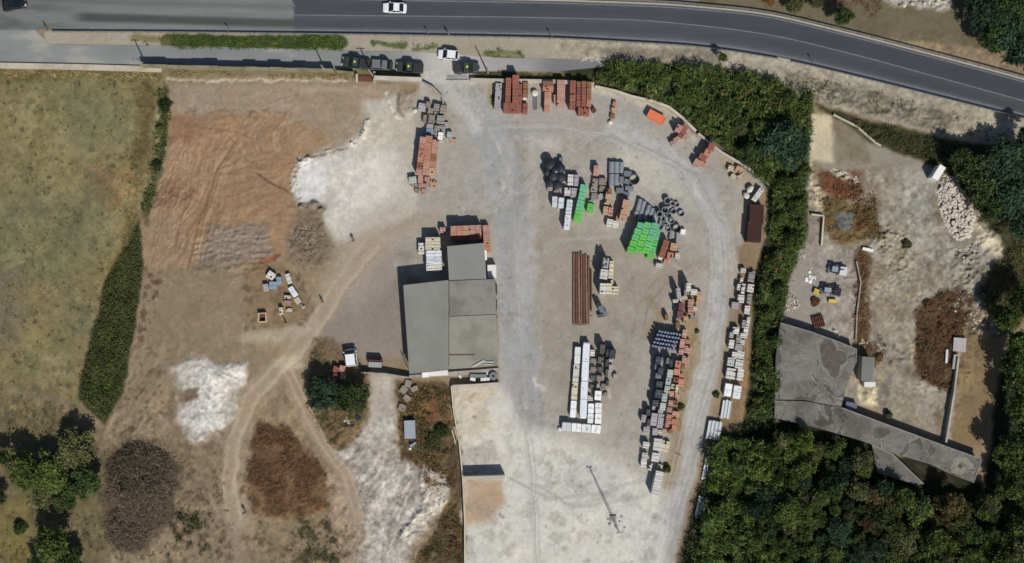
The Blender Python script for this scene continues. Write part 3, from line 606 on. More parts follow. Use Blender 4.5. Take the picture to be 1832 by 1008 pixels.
wall("boundary_wall", [(1248, 240), (1270, 258), (1290, 274), (1335, 300), (1376, 332)], .3, .7, M_wallpale, "pale yard wall sloping down to the rusty containers", cap=(capc, .06))
wall("entrance_wall", [(756, 148), (775, 158), (792, 176), (794, 190)], .25, .9, M_concrete, "curved grey wall on the west side of the yard entrance")
wall("divider_wall", [(808, 690), (812, 735), (822, 790), (828, 850), (832, 930), (832, 1040)], .22, 1.0, M_wallpale, "thin pale wall along the west edge of the pale forecourt")
wall("divider_wall", [(810, 691), (850, 689), (893, 686)], .5, 1.3, M_wallpale, "pale wall south of the dark pit beside the grey building", cap=(capc, .06))
wall("divider_wall", [(831, 852), (903, 850)], .45, 1.9, M_wallpale, "short pale wall casting a black shadow in the forecourt", cap=(capc, .06))
wall("divider_wall", [(648, 666), (690, 668), (733, 675)], .25, 1.4, M_concrete, "grey wall running from the white van to the grey building")
wall("site_wall", [(1710, 640), (1703, 700), (1688, 790)], .3, 1.2, M_wallpale, "thin pale wall west of the bare brown plot")
wall("pen_wall", [(1450, 384), (1472, 387), (1468, 440)], .25, .7, M_wallpale, "thin pale angled wall beside the cane belt")
wall("plot_kerb", [(1490, 206), (1530, 226), (1565, 256), (1575, 262)], .3, .5, M_wallpale, "curved pale kerb wall south of the eastern bank")

def railing(name, X_, Y_, x0, x1, label):
    e = empty(name, (*W(x0, float(np.interp(x0, X_, Y_))), 0)); tag(e, label, "guardrail"); o = e.location
    k = [i for i in range(0, len(X_), 6) if x0 <= X_[i] <= x1]; a = MB(); b = MB()
    for i, j in zip(k[:-1], k[1:]):
        p = Vector((*W(X_[i], Y_[i]), 0)) - o; q = Vector((*W(X_[j], Y_[j]), 0)) - o; d = q - p; c = (p + q) / 2; rz = math.atan2(d.y, d.x)
        a.box(c.x, c.y, .48, d.length, .07, .3, rz); b = MB(); b.box(p.x, p.y, 0, .1, .1, .75, rz); b.build("rail_post", M_steel, e)
    a.build("rail_beam", M_steel, e); return e
railing("guardrail", xs, yb + 4.5, 82, 1400, "steel guardrail along the southern edge of the highway")
railing("guardrail", xs, yb + 4.5, 1401, 1980, "steel guardrail at the curving eastern end of the highway's south edge")
railing("guardrail", xs, yt - 5, 640, 1980, "steel guardrail along the northern edge of the highway")
# gates at the north boundary
e = empty("metal_gate", (*W(655, 141), 0)); tag(e, "brown rusty gate panel below the westernmost pickup", "gate")
mb = MB(); mb.box(0, 0, .1, 2.7, 1.1, .12); [mb.box(-1.2 + i * .4, 0, .22, .08, 1.05, .05) for i in range(7)]; mb.build("gate_panel", M_rust, e)
mb = MB(); mb.box(-1.55, 0, 0, .3, 1.3, 1.0); mb.build("gate_post", M_wallpale, e); mb = MB(); mb.box(1.6, .1, 0, .35, 1.9, 1.2); mb.build("gate_post", M_wallpale, e)
e = empty("sliding_gate", (*W(818, 143), 0)); tag(e, "grey sliding gate lying across the yard entrance track", "gate")
mb = MB(); mb.box(0, 0, .02, 4.0, .18, .1); mb.build("gate_rail", M_steel, e); mb = MB(); mb.box(0, .5, .02, 3.6, .5, .06); mb.build("gate_leaf", M_concrete, e)
# ================================================================ POLES
def pole(px, py, h, label, arm=True, name="utility_pole"):
    e = empty(name, (*W(px, py), 0)); tag(e, label, "utility pole", "poles along the service road")
    mb = MB(); mb.cyl((0, 0, 0), (0, 0, h), .16, .09, 10); mb.build("pole_shaft", M_concrete, e, smooth=False)
    if arm:
        mb = MB(); mb.box(0, 0, h - .35, 1.5, .1, .1); mb.build("crossarm", M_dark, e)
        for s in (-.6, 0, .6): mb = MB(); mb.cyl((s, 0, h - .25), (s, 0, h - .05), .05, .04, 8); mb.build("insulator", M_concrete, e)
    return e
pole(262, 117, 5.6, "lone concrete pole west of the shaded stretch of service road")
pole(583, 127, 5.0, "bare concrete pole just left of the westernmost pickup", False)
pole(668, 137, 6.2, "concrete pole between the brown gate and tall grey wall")
pole(873, 131, 5.8, "concrete pole just right of the easternmost dark pickup", False)
def signpost(px, py, label, double=False, h=2.1):
    e = empty("road_sign", (*W(px, py), 0)); tag(e, label, "road sign", "small signs along the highway edge")
    mb = MB(); mb.cyl((0, 0, 0), (0, 0, h), .035, .035, 8); mb.build("post", M_steel, e)
    mb = MB(); mb.cyl((-.03, 0, h - .35), (.01, 0, h - .35), .32, .32, 14); (mb.box(0, 0, h - 1.05, .04, .7, .3) if double else None); mb.build("sign_plate", M_steel, e, rz=.9)
signpost(86, 56, "westernmost road sign, at the tip of the pale median", True); signpost(411, 58, "road sign on the guardrail north of the green hedge strip")
signpost(767, 63, "left one of the two road signs north of the yard entrance"); signpost(803, 64, "right one of the two road signs north of the yard entrance", True)
signpost(986, 67, "road sign on the guardrail above the middle brick stacks"); signpost(1453, 113, "road sign on the curving eastern stretch of highway")
signpost(530, 14, "road sign shadowing the seam between old and new asphalt")
# floodlight mast
e = empty("floodlight_mast", (*W(1097, 928), 0)); tag(e, "tall lattice floodlight mast alone in the southern forecourt", "light mast")
mb = MB(); H_ = 10.9
for a in range(3):
    t = a * 2.094; mb.cyl((.28 * math.cos(t), .28 * math.sin(t), 0), (.12 * math.cos(t), .12 * math.sin(t), H_), .035, .03, 6)
for i in range(22):
    z0, z1 = H_ * i / 22, H_ * (i + 1) / 22
    for a in range(3):
        r0 = .28 - .16 * i / 22; r1 = .28 - .16 * (i + 1) / 22; t0 = a * 2.094; t1 = (a + 1) * 2.094
        mb.cyl((r0 * math.cos(t0), r0 * math.sin(t0), z0), (r1 * math.cos(t1), r1 * math.sin(t1), z1), .018, .018, 5, caps=False)
mb.build("lattice_shaft", M_steel, e)
mb = MB(); mb.box(0, 0, H_ - .08, .9, .08, .06); mb.box(0, 0, H_ - .15, .08, .5, .06); mb.build("head_frame", M_steel, e)
Mlamp = mat("floodlight_casing", (120, 120, 116), .5, .1, 3)
for i in (-1, 1):
    mb = MB(); mb.box(.36 * i, 0, H_ - .02, .26, .2, .18); mb.build("floodlight", Mlamp, e)
mb = MB(); mb.box(0, 0, 0, 1.1, 1.1, .3); mb.build("footing", M_concrete, e)
for i, (px, py, r) in enumerate(((1091, 938, .35), (1112, 925, .3), (1088, 930, .28), (1101, 941, .3), (1117, 944, .25), (1109, 934, .28))):
    mb = MB(); mb.rock(0, 0, 0, r, flat=.8); o = mb.build("concrete_lump", M_concrete, loc=(*W(px, py), 0))
    tag(o, "grey concrete lump, " + ("left outer", "upper right", "upper left", "lower middle", "lower right", "right inner")[i] + " one around the floodlight mast foot", "rubble lump", "lumps around the mast foot")
# ================================================================ VEHICLES
def paintmat(n, c, r=.35): return mat(n, c, r, .03, 2, spec=.5, objvar=.02)
M_glass = mat("dark_glass", (24, 28, 34), .12, .05, 2, spec=.6); M_tyre = mat("tyre_rubber", (30, 30, 31), .9, .1, 3); M_rim = mat("wheel_rim", (150, 152, 155), .4, .05, 3, metal=.5)
M_lampg = mat("headlight_lens", (205, 208, 205), .2, .03, 3, spec=.6); M_red = mat("tail_light", (150, 30, 26), .3, .03, 3)
def ring(x, hw, z0, z1, rnd=.12):
    c = min(rnd, (z1 - z0) * .45, hw * .4); return [(x, -hw + c * .3, z0), (x, hw - c * .3, z0), (x, hw, z0 + c), (x, hw, z1 - c), (x, hw - c, z1), (x, -hw + c, z1), (x, -hw, z1 - c), (x, -hw, z0 + c)]
def car(px, py, ang, L, Wd, H, pm, label, style="sedan", group=None, cat="car", name="parked_car"):
    """front is +x"""
    x, y = W(px, py, .8); e = empty(name, (x, y, .05), R(ang)); tag(e, label, cat, group); a = L / 2; w = Wd / 2; zb = .28; zs = H * .6
    mb = MB(); rs = [(-a, w * .80, zb + .12, zs * .82), (-a + .12, w * .93, zb, zs * .95), (-a + .6, w, zb, zs), (-.2, w, zb, zs), (a * .42, w, zb, zs * .98), (a - .55, w * .96, zb, zs * .90), (a - .12, w * .86, zb, zs * .78), (a, w * .70, zb + .1, zs * .66)]
    mb.loft([ring(*r, .16) for r in rs]); mb.build("body", pm, e, smooth=False, bevel=.03)
    if style == "sedan": c0, c1, c2, c3 = -a + .5, -a + 1.25, a * .05, a * .5
    elif style == "hatch": c0, c1, c2, c3 = -a + .12, -a + .55, a * .08, a * .52
    elif style == "pickup": c0, c1, c2, c3 = -.75, -.5, a * .18, a * .5
    else: c0, c1, c2, c3 = -a + .1, -a + .3, a * .45, a * .85
    wr = w * .78; wg = w * .94
    # cabin: glasshouse with painted roof on top
    mb = MB(); mb.loft([[(c0, -wg, zs - .03), (c0, wg, zs - .03), (c1, wr, H - .05), (c1, -wr, H - .05)], [(c3, -wg, zs - .03), (c3, wg, zs - .03), (c2, wr, H - .05), (c2, -wr, H - .05)]]); mb.build("windows", M_glass, e)
    mb = MB(); t = 8; mb.box((c1 + c2) / 2, 0, H - .052, (c2 - c1) + .06, 2 * wr + .02, .06, 0, taper=.03); mb.build("roof", pm, e, bevel=.02)
    for s in (-1, 1):
        mb = MB(); mb.cyl((c2, s * wr, H - .03), (c3, s * wg, zs), .045, .045, 6); mb.cyl((c1, s * wr, H - .03), (c0, s * wg, zs), .05, .05, 6); mb.cyl(((c1 + c2) / 2, s * wr, H - .03), ((c1 + c2) / 2, s * wg, zs), .04, .04, 6); mb.build("pillars", pm, e)
        mb = MB(); mb.box(a - .16, s * w * .58, zs * .64, .2, .36, .16); mb.build("headlight", M_lampg, e)
        mb = MB(); mb.box(-a + .06, s * w * .66, zs * .72, .1, .26, .16); mb.build("tail_light", M_red, e)
        mb = MB(); mb.box(c3 - .25, s * (w + .08), zs - .02, .14, .2, .13); mb.build("side_mirror", pm, e)
        for fx in (a * .62, -a * .60):
            mb = MB(); mb.cyl((fx, s * (w - .2), .3), (fx, s * (w + .01), .3), .32, .32, 16); ty = mb.build("wheel", M_tyre, e)
            mb = MB(); mb.cyl((fx, s * (w + .012), .3), (fx, s * (w + .02), .3), .18, .18, 10); mb.build("rim", M_rim, ty)
    if style == "pickup":
        mb = MB(); mb.box((-a + .1 + c0) / 2 - .02, 0, zs + .002, (c0 + a - .25), 2 * w * .82, .015); mb.build("cargo_bed", M_dark, e)
        mb = MB(); mb.cyl((c0 - .05, -w * .8, H - .05), (c0 - .05, w * .8, H - .05), .04, .04, 8); mb.build("roll_bar", M_dark, e)
    return e
PW = paintmat("white_paint", (228, 230, 232)); PG = paintmat("dark_green_paint", (54, 62, 56), .4); PB = paintmat("black_paint", (30, 33, 40), .3); PS = paintmat("grey_paint", (108, 112, 112), .45)
car(706, 14, 178, 4.25, 1.8, 1.45, PW, "white car driving on the dark lane of the highway", "sedan", name="moving_car")
car(802, 98, 174, 3.7, 1.75, 1.5, PW, "small white car turning at the yard entrance", "hatch")
car(25, 8, 12, 4.3, 1.8, 1.45, PB, "black car at the top left corner of the junction", "sedan", name="moving_car")
p1 = car(637, 113, 172, 5.0, 1.95, 1.8, PG, "long dark green pickup furthest west of the parked row", "pickup", "dark green service vehicles", "pickup", "pickup_truck")
p2 = car(733, 121, 176, 4.9, 1.95, 1.8, PG, "dark green pickup parked in front of the tall grey wall's east end", "pickup", "dark green service vehicles", "pickup", "pickup_truck")
p3 = car(835, 122, 4, 4.6, 1.9, 1.8, PG, "dark green pickup right of the yard entrance below the white car", "pickup", "dark green service vehicles", "pickup", "pickup_truck")
My = mat("yellow_marking", (190, 190, 70), .6, .05, 3)
for p_, xx in ((p1, -1.6), (p2, .2), (p3, .2)):
    mb = MB(); mb.box(.1 if xx > 0 else -.9 + .9 + .1, 0, 1.815, .34, .42, .012); mb.build("roof_marking", My, p_)
# grey flatbed
e = empty("flatbed_truck", (*W(683, 117, .8), .05), R(-4)); tag(e, "small grey flatbed truck parked between two dark green pickups", "truck")
mb = MB(); mb.box(0, 0, .5, 3.9, 1.5, .15); mb.build("chassis", M_dark, e); mb = MB(); mb.box(-.85, 0, .66, 1.7, 1.7, .08); [mb.box(-.85, s * .86, .74, 1.7, .06, .3) for s in (-1, 1)]; [mb.box(-.85 + s * .86, 0, .74, .06, 1.66, .3) for s in (-1, 1)]; mb.build("load_bed", PS, e)
mb = MB(); mb.loft([[(.15, -.8, .5), (.15, .8, .5), (.15, .72, 1.75), (.15, -.72, 1.75)], [(1.4, -.8, .5), (1.4, .8, .5), (1.05, .7, 1.72), (1.05, -.7, 1.72)]]); mb.build("cab", PS, e)
mb = MB(); mb.add([(1.42, -.7, 1.0), (1.42, .7, 1.0), (1.12, .64, 1.7), (1.12, -.64, 1.7)], [(0, 1, 2, 3)]); mb.build("windscreen", M_glass, e)
for fx in (-1.2, 1.0):
    for s in (-1, 1): mb = MB(); mb.cyl((fx, s * .6, .32), (fx, s * .82, .32), .32, .32, 14); mb.build("wheel", M_tyre, e)
car(628, 640, 97, 3.1, 2.1, 2.1, PW, "white van parked under the tree beside the reddish pallets", "van", None, "van", "parked_van")
# trailer by the grey wall
e = empty("box_trailer", (*W(673, 650), 0), R(-3)); tag(e, "small grey trailer with dark red side standing on the grey wall's shadow", "trailer")
mb = MB(); mb.box(0, -.15, .5, 2.3, .95, 1.2); mb.build("trailer_body", mat("trailer_grey", (150, 152, 146), .6, .1, 2), e, bevel=.03)
mb = MB(); mb.box(0, .5, .4, 2.4, .34, 1.1); mb.build("side_panel", mat("trailer_red", (92, 44, 46), .7, .15, 2), e)
for s in (-.7, .7): mb = MB(); mb.cyl((s, -.7, .3), (s, -.5, .3), .3, .3, 12); mb.build("wheel", M_tyre, e)
# ================================================================ MAIN BUILDING
def roofmat(n, c, ang=0, blotch=(112, 110, 102), df=.5):
    return mat(n, c, .85, .05, .5, .0, dirt=blotch, dscale=.22, dfac=df, objvar=.0)
def poly_roofed(e, name, pts, h, mr, mw, over=.12, ribs=None, mrib=None):
    o = e.location; q = [Vector(W(p[0], p[1], h)) - o.xy for p in pts]; c = sum(q, Vector((0, 0))) / len(q)
    inn = [c + (p - c) * (1 - over / max((p - c).length, .1)) for p in q]
    mb = MB(); mb.prism([(p.x, p.y) for p in inn], -.1, h - .12); mb.build("wall", mw, e)
    mb = MB(); mb.prism([(p.x, p.y) for p in q], h - .12, h); r = mb.build("roof", mr, e)
    if ribs:
        mb = MB(); a, b_, cc, d = q; n = ribs
        for i in range(1, n):
            t = i / n; p0 = a.lerp(b_, t); p1 = d.lerp(cc, t); v_ = (p1 - p0); m_ = (p0 + p1) / 2; mb.box(m_.x, m_.y, h, v_.length * .995, .05, .06, math.atan2(v_.y, v_.x))
        mb.build("roof_ribs", mr, r)
    return r
M_bw = mat("building_render", (170, 166, 156), .9, .12, .8)
e = empty("depot_building", (*W(805, 580), 0)); tag(e, "large grey depot building with four flat roof sections at the yard centre", "building")
rA = poly_roofed(e, "w", [(722, 511), (802.5, 502), (802.5, 662), (733, 669)], 3.9, roofmat("sheet_roof_grey", (141, 142, 137), df=.4), M_bw, ribs=46)
rB = poly_roofed(e, "n", [(800, 441), (866, 435), (870, 499), (803.5, 501.5)], 4.2, roofmat("sheet_roof_north", (140, 142, 138), df=.2), M_bw, ribs=38)
rC = poly_roofed(e, "e", [(803.8, 503), (886, 499.5), (888, 562), (803.8, 566)], 3.3, roofmat("old_roof_felt", (132, 131, 124), (110,), (104, 102, 92), .8), M_bw)
rD = poly_roofed(e, "s", [(803.8, 567), (888, 563), (891, 655), (803.8, 661)], 3.25, roofmat("sheet_roof_beige", (150, 147, 137), df=.6), M_bw, ribs=30)
o_ = e.location
mb = MB(); a = Vector(W(804, 635.5, 3.3)) - o_.xy; mb.box(a.x + 2.2, a.y, 3.27, 4.6, .2, .1); mb.build("roof_beam", mat("old_timber", (110, 98, 84), .9, .2, 3), rD)
Mfl = mat("flashing_pale", (178, 180, 178), .6, .1, 2)
for (px, py, l, ang, w) in ((856, 651, 2.4, 28, .3), (874, 648, 1.8, 0, .22), (873, 652, 1.6, -4, .12)):
    a = Vector(W(px, py, 3.3)) - o_.xy; mb = MB(); mb.box(a.x, a.y, 3.27, l, w, .16, R(ang)); mb.build("roof_clutter", Mfl, rD)
for (ax, ay, bx, by) in ((722, 511, 802, 502), (733, 669, 802, 662), (722, 511, 733, 669)):
    a = Vector(W(ax, ay, 3.9)) - o_.xy; b_ = Vector(W(bx, by, 3.9)) - o_.xy; d = b_ - a; c = (a + b_) / 2; mb = MB(); mb.box(c.x, c.y, 3.9, d.length - .1, .12, .05, math.atan2(d.y, d.x)); mb.build("edge_flashing", mat("flash_grey", (124, 126, 124), .6, .1, 2), rA)
mb = MB()
for i in range(5): a = Vector(W(892.6, 520 + i * 28)) - o_.xy; mb.box(a.x - .33, a.y, 0.05, .06, 1.9, 2.6)
mb.build("door", mat("grey_door", (110, 112, 112), .6, .1, 1), e)
# concrete ledge on the south side
e2 = empty("loading_ledge", (*W(850, 664), 0)); tag(e2, "low grey concrete ledge along the south side of the depot building", "ledge")
mb = MB(); mb.prism([(x - e2.location.x, y - e2.location.y) for x, y in [W(733, 671), W(803, 665), W(892, 658), W(892, 664), W(812, 672), W(757, 674), W(733, 675)]], -.05, 1.0); mb.build("slab", M_concrete, e2)
# skip white box + odds in the shaded pit
def simple(name, px, py, sx_, sy_, h, ang, m, label, cat, z=0.0, group=None, top=None, bev=.04, hh=None):
    """box-like item made of a body and a lid/rim so that it is not a bare cube; ang is clockwise in the plan"""
    x, y = W(px, py, z + h); e = empty(name, (x, y, z), R(-ang)); tag(e, label, cat, group)
    mb = MB(); mb.box(0, 0, 0, sx_, sy_, h * .92, 0); mb.build("body", m, e, bevel=bev)
    mb = MB(); t = .06; mb.box(0, 0, h * .92, sx_ + .03, sy_ + .03, h * .08); [mb.box(s * sx_ * .3, 0, h, .05, sy_, .02) for s in (-1, 1)]; mb.build("lid", top or m, e)
    return e
MWp = mat("white_plastic", (222, 222, 218), .55, .06, 1.5, .01)
simple("storage_unit", 778, 667, 4.6, 1.15, 1.3, -3, MWp, "long white storage unit against the south wall of the depot", "storage unit")
simple("storage_unit", 761, 669, 1.1, 1.3, 1.4, -3, MWp, "square white cabinet at the west end of the long white unit", "cabinet")
for i, (px, py, sx_, sy_, an, lb) in enumerate(((847, 668, 1.4, .55, -8, "upper left white plank stack in the dark pit"), (864, 667, 1.8, .45, 8, "upper right white plank stack in the dark pit"), (846, 679, .9, .5, 10, "lower left white block in the dark pit"), (868, 679, 1.6, .5, -4, "lower right pale plank stack in the dark pit"), (823, 674, .6, .35, 55, "small tilted white slab in the dark pit"), (856, 673, 3.0, .6, 0, "grey tank lying between white plank stacks in the pit"))):
    simple("plank_stack", px, py, sx_, sy_, .6 + .15 * i, an, MWp if i < 5 else mat("pit_grey", (112, 122, 120), .5, .1, 2), lb, "plank stack" if i < 5 else "tank")
e = empty("water_tank", (*W(883, 672), 0)); tag(e, "round grey water tank at the east end of the dark pit", "tank")
mb = MB(); mb.cyl((0, 0, 0), (0, 0, 1.5), .72, .72, 24); mb.build("tank_body", mat("tank_grey", (120, 126, 132), .6, .08, 1.5), e); mb = MB(); mb.cyl((0, 0, 1.5), (0, 0, 1.58), .25, .25, 14); mb.build("hatch", M_dark, e)
e = empty("roof_cable", (*W(725, 625), 0)); tag(e, "thin dark bar leaning from the ground to the depot's west wall", "pole")
mb = MB(); a = Vector((*W(716, 627), .05)) - e.location; b_ = Vector((*W(731, 660, 2.0), 2.0)) - e.location; mb.cyl(a, b_, .06, .06, 6); mb.build("bar", M_dark, e)
# ================================================================ EASTERN SITE STRUCTURES
M_slab = mat("weathered_slab", (114, 112, 108), .9, .18, .5, .01, dirt=(86, 82, 76), dscale=.16, dfac=.85)
def contour_slab(m):
    nt = m.node_tree; N = nt.nodes; L = nt.links; b = N["Principled BSDF"]; src = b.inputs["Base Color"].links[0].from_socket; tc = N.new("ShaderNodeTexCoord")
    n = N.new("ShaderNodeTexNoise"); n.inputs["Scale"].default_value = .3; n.inputs["Detail"].default_value = 5; n.inputs["Roughness"].default_value = .55; n.inputs["Distortion"].default_value = .9; L.new(tc.outputs["Object"], n.inputs["Vector"])
    cr = N.new("ShaderNodeValToRGB"); e_ = cr.color_ramp.elements; e_[0].position = .30; e_[0].color = (.44, .42, .40, 1); e_[1].position = .80; e_[1].color = (1.0, 1.0, 1.0, 1)
    for p_, v_ in ((.44, .52), (.455, 1.4), (.475, 1.25), (.49, .82), (.54, .95), (.555, 1.3), (.575, .9)): x = e_.new(p_); x.color = (v_, v_ * .98, v_ * .94, 1)
    L.new(n.outputs[0], cr.inputs[0]); mx = N.new("ShaderNodeMix"); mx.data_type = 'RGBA'; mx.blend_type = 'MULTIPLY'; mx.inputs[0].default_value = .85; L.new(src, mx.inputs[6]); L.new(cr.outputs[0], mx.inputs[7]); L.new(mx.outputs[2], b.inputs["Base Color"])
contour_slab(M_slab)
def slab(name, pts, h, label, jag=0):
    e = empty(name, (*W(*pts[0]), 0)); tag(e, label, "building"); o = e.location
    q = [Vector(W(p[0], p[1], h)) - o.xy for p in pts]; mb = MB(); c = sum(q, Vector((0, 0))) / len(q)
    mb.prism([(p.x, p.y) for p in [c + (x - c) * .985 for x in q]], -.1, h - .25); mb.build("wall", M_concrete, e)
    mb = MB(); mb.prism([(p.x, p.y) for p in q], h - .25, h); r = mb.build("roof", M_slab, e)
    mb = MB()
    for a, b_ in zip(q[:jag or len(q)], (q[1:] + q[:1])[:jag or len(q)]):
        d = b_ - a; m_ = (a + b_) / 2; mb.box(m_.x, m_.y, h, d.length, .18, .1, math.atan2(d.y, d.x))
    mb.build("roof_edge", mat("slab_edge", (134, 132, 132), .9, .2, 1), r); return e
slab("flat_roof_shed", [(1396, 578), (1450, 594), (1500, 612), (1532, 625), (1531, 650), (1512, 700), (1505, 729), (1440, 716), (1386, 715), (1388, 640)], 1.9, "stained grey concrete roof with swirling blotches right of the cane belt", 4)
slab("flat_roof_shed", [(1506, 730), (1600, 765), (1700, 802), (1756, 822), (1741, 864), (1700, 848), (1668, 832), (1600, 812), (1545, 790), (1470, 768), (1386, 748), (1386, 717), (1440, 718)], 1.9, "long narrow grey concrete roof slanting toward the lower right woods", 4)
slab("flat_roof_shed", [(1560, 796), (1597, 813), (1652, 866), (1640, 868), (1570, 846)], 1.2, "small triangular grey slab poking from under the long narrow roof", 2)
wall("site_wall", [(1531, 468), (1539, 505), (1532, 560), (1530, 608)], .2, .45, M_concrete, "low concrete kerb between the machine yard and brown scrub strip")
# ring and patch marks on the slab
Mlich = mat("lichen_patch", (138, 134, 124), .95, .3, 1.2, dirt=(92, 86, 78), dscale=1.2, dfac=.8); Mdk = mat("dark_stain", (82, 77, 72), .95, .2, 1.5, dirt=(104, 98, 92), dscale=1.0, dfac=.8)
def blotch(px, py, r, z, m, par, sq=1.0, hole=0, ang=0.0):
    x, y = W(px, py, z); n = 26; o = par.location if par else Vector((0, 0, 0)); mb = MB(); ro = []; ri = []
    ph = [random.uniform(0, 6.28) for _ in range(4)]
    for i in range(n):
        t = 6.2832 * i / n; k = 1 + .16 * math.sin(2 * t + ph[0]) + .12 * math.sin(3 * t + ph[1]) + .08 * math.sin(5 * t + ph[2]) + .05 * math.sin(9 * t + ph[3])
        u, w_ = r * k * math.cos(t), r * k * sq * math.sin(t); cx, cy = x - o.x + u * math.cos(ang) - w_ * math.sin(ang), y - o.y + u * math.sin(ang) + w_ * math.cos(ang); ro.append((cx, cy, z))
        k2 = hole * (1 + .15 * math.sin(4 * t + ph[1])); ri.append((x - o.x + (cx - x + o.x) * k2, y - o.y + (cy - y + o.y) * k2, z))
    if hole: mb.add(ro + ri, [(i, (i + 1) % n, n + (i + 1) % n, n + i) for i in range(n)])
    else: mb.add(ro, [tuple(range(n))])
    return mb.build("stain", m, par)
slabs = [o for o in COL.objects if o.name.startswith("flat_roof_shed")]
for (px, py, r, m, s_, sq, hole, ang) in ((1488, 640, 2.3, Mdk, 0, 1.35, 0, .1), (1488, 640, 2.5, Mlich, 0, 1.35, .88, .1), (1429, 640, .9, Mlich, 0, .8, .35, 0), (1720, 833, 1.9, Mlich, 1, .8, .35, -.3), (1576, 774, 1.3, Mdk, 1, .9, 0, 0)):
    random.seed(int(px * 7 + py)); blotch(px, py, r, 1.9 + random.choice([.004, .008]) + (0.006 if hole else 0), m, slabs[s_], sq, hole, ang)
random.seed(77)
# narrow shed
e = empty("roofed_shed", (*W(1548, 662), 0)); tag(e, "narrow grey roofed shed with white south end beside the stained slab", "shed")
poly_roofed(e, "s", [(1543, 638), (1564, 640), (1563, 683), (1541, 682)], 2.6, roofmat("shed_roof", (140, 142, 138), df=.3), M_bw, ribs=16)
a = Vector(W(1552, 687)) - e.location.xy; mb = MB(); mb.box(a.x, a.y, 0, 2.0, .9, 1.3); mb.build("porch", MWp, e)
simple("steel_box", 1523, 727, 2.0, 1.3, 1.0, 12, mat("slate_blue", (92, 98, 116), .6, .1, 1.5), "bluish grey steel box in the shade of the long narrow roof", "box")
simple("white_cabin", 1680, 309, 2.7, 1.15, 2.4, -58, MWp, "tall white cabin with deep shadow above the white boulder pile", "cabin")
simple("tarpaulin_bundle", 1717, 617, 2.2, 2.4, .7, 4, mat("pale_tarp", (176, 170, 168), .8, .15, 1.2, .03), "upper crumpled pale tarpaulin bundle by the bare brown plot", "bundle")
simple("tarpaulin_bundle", 1710, 648, .9, 2.6, .8, 8, mat("pale_tarp", (176, 170, 168), .8, .15, 1.2, .03), "lower narrow white bundle by the bare brown plot", "bundle")
simple("white_board", 1694, 638, .35, 2.4, .5, 4, MWp, "thin white board standing in the brown scrub", "board")
# machines
def machine(px, py, L, Wd, ang, label, body, extra, name="quarry_machine", cat="machine"):
    x, y = W(px, py, .8); e = empty(name, (x, y, 0), R(-ang)); tag(e, label, cat)
    mb = MB(); mb.box(0, 0, .35, L, Wd * .35, .25); [mb.box(s * L * .42, 0, .2, .15, Wd, .3) for s in (-1, 1)]; mb.box(0, Wd * .45, .45, L, .1, .2); mb.box(0, -Wd * .45, .45, L, .1, .2); mb.build("frame", body, e)
    mb = MB(); mb.box(-L * .2, .1, .6, L * .32, Wd * .5, .8); mb.build("engine_housing", extra[0], e, bevel=.05)
    mb = MB(); mb.loft([[(L * .1, -Wd * .4, .6), (L * .1, Wd * .4, .6), (L * .1, Wd * .4, 1.0), (L * .1, -Wd * .4, 1.0)], [(L * .42, -Wd * .15, .6), (L * .42, Wd * .15, .6), (L * .42, Wd * .4, 1.4), (L * .42, -Wd * .4, 1.4)]]); mb.build("hopper", extra[1], e)
    mb = MB(); mb.cyl((-L * .45, -Wd * .2, .9), (L * .3, Wd * .2, 1.2), .09, .09, 8); mb.cyl((0, -Wd * .5, .7), (0, Wd * .5, .7), .12, .12, 8); mb.build("shaft", M_dark, e)
    return e
Mbl = mat("machine_blue_grey", (140, 146, 158), .6, .15, 2); Mye = mat("machine_yellow", (196, 172, 70), .6, .15, 2)
machine(1499, 484, 3.4, 1.9, 12, "blue grey and white machine frame on the eastern site", Mbl, (Mbl, MWp))
machine(1487, 521, 3.8, 1.7, 8, "long grey machine with yellow parts below the blue grey one", mat("machine_grey", (112, 114, 118), .6, .15, 2), (Mbl, M_dark))
simple("yellow_crate", 1461, 522, .9, .9, .6, 20, Mye, "yellow box left of the long grey machine", "crate"); simple("yellow_crate", 1490, 539, 1.4, .6, .6, 4, Mye, "yellow box directly below the long grey machine", "crate")
simple("white_slab", 1553, 447, 1.9, .5, .4, 12, MWp, "white bar lying at the edge of the brown scrub strip", "slab")
def debris(px, py, n, spread, r, m, label, cat, name):
    e = empty(name, (*W(px, py), 0)); tag(e, label, cat); mb = MB()
    for i in range(n):
        t = random.random() * 6.28; d = spread * math.sqrt(random.random())
        if random.random() < .5: mb.rock(d * math.cos(t), d * math.sin(t), .02, r * random.uniform(.5, 1.2))
        else: mb.box(d * math.cos(t), d * math.sin(t), random.uniform(0, .3), r * random.uniform(1, 3), r * .5, r * .4, random.random() * 3)
    mb.build("pieces", m, e); return e
Mwr = mat("white_rock", (196, 188, 172), .9, .2, 2, .02)
debris(1449, 495, 16, .9, .4, MWp, "heap of bright white offcuts left of the machines", "debris heap", "debris_heap")
debris(1417, 545, 26, 1.3, .28, Mwr, "heap of white and grey pieces against the cane belt", "debris heap", "debris_heap")
debris(1438, 460, 10, .6, .2, Mwr, "few white stones at the end of the angled wall", "debris heap", "debris_heap")
debris(1497, 598, 12, .8, .28, Mwr, "white pieces at the corner of the stained concrete roof", "debris heap", "debris_heap")
debris(1543, 615, 12, .8, .3, Mwr, "pinkish white broken blocks above the narrow shed", "debris heap", "debris_heap")
e = empty("pallet_heap", (*W(1463, 576), 0), .25); tag(e, "heap of old brown pallets north of the stained concrete roof", "pallet heap")
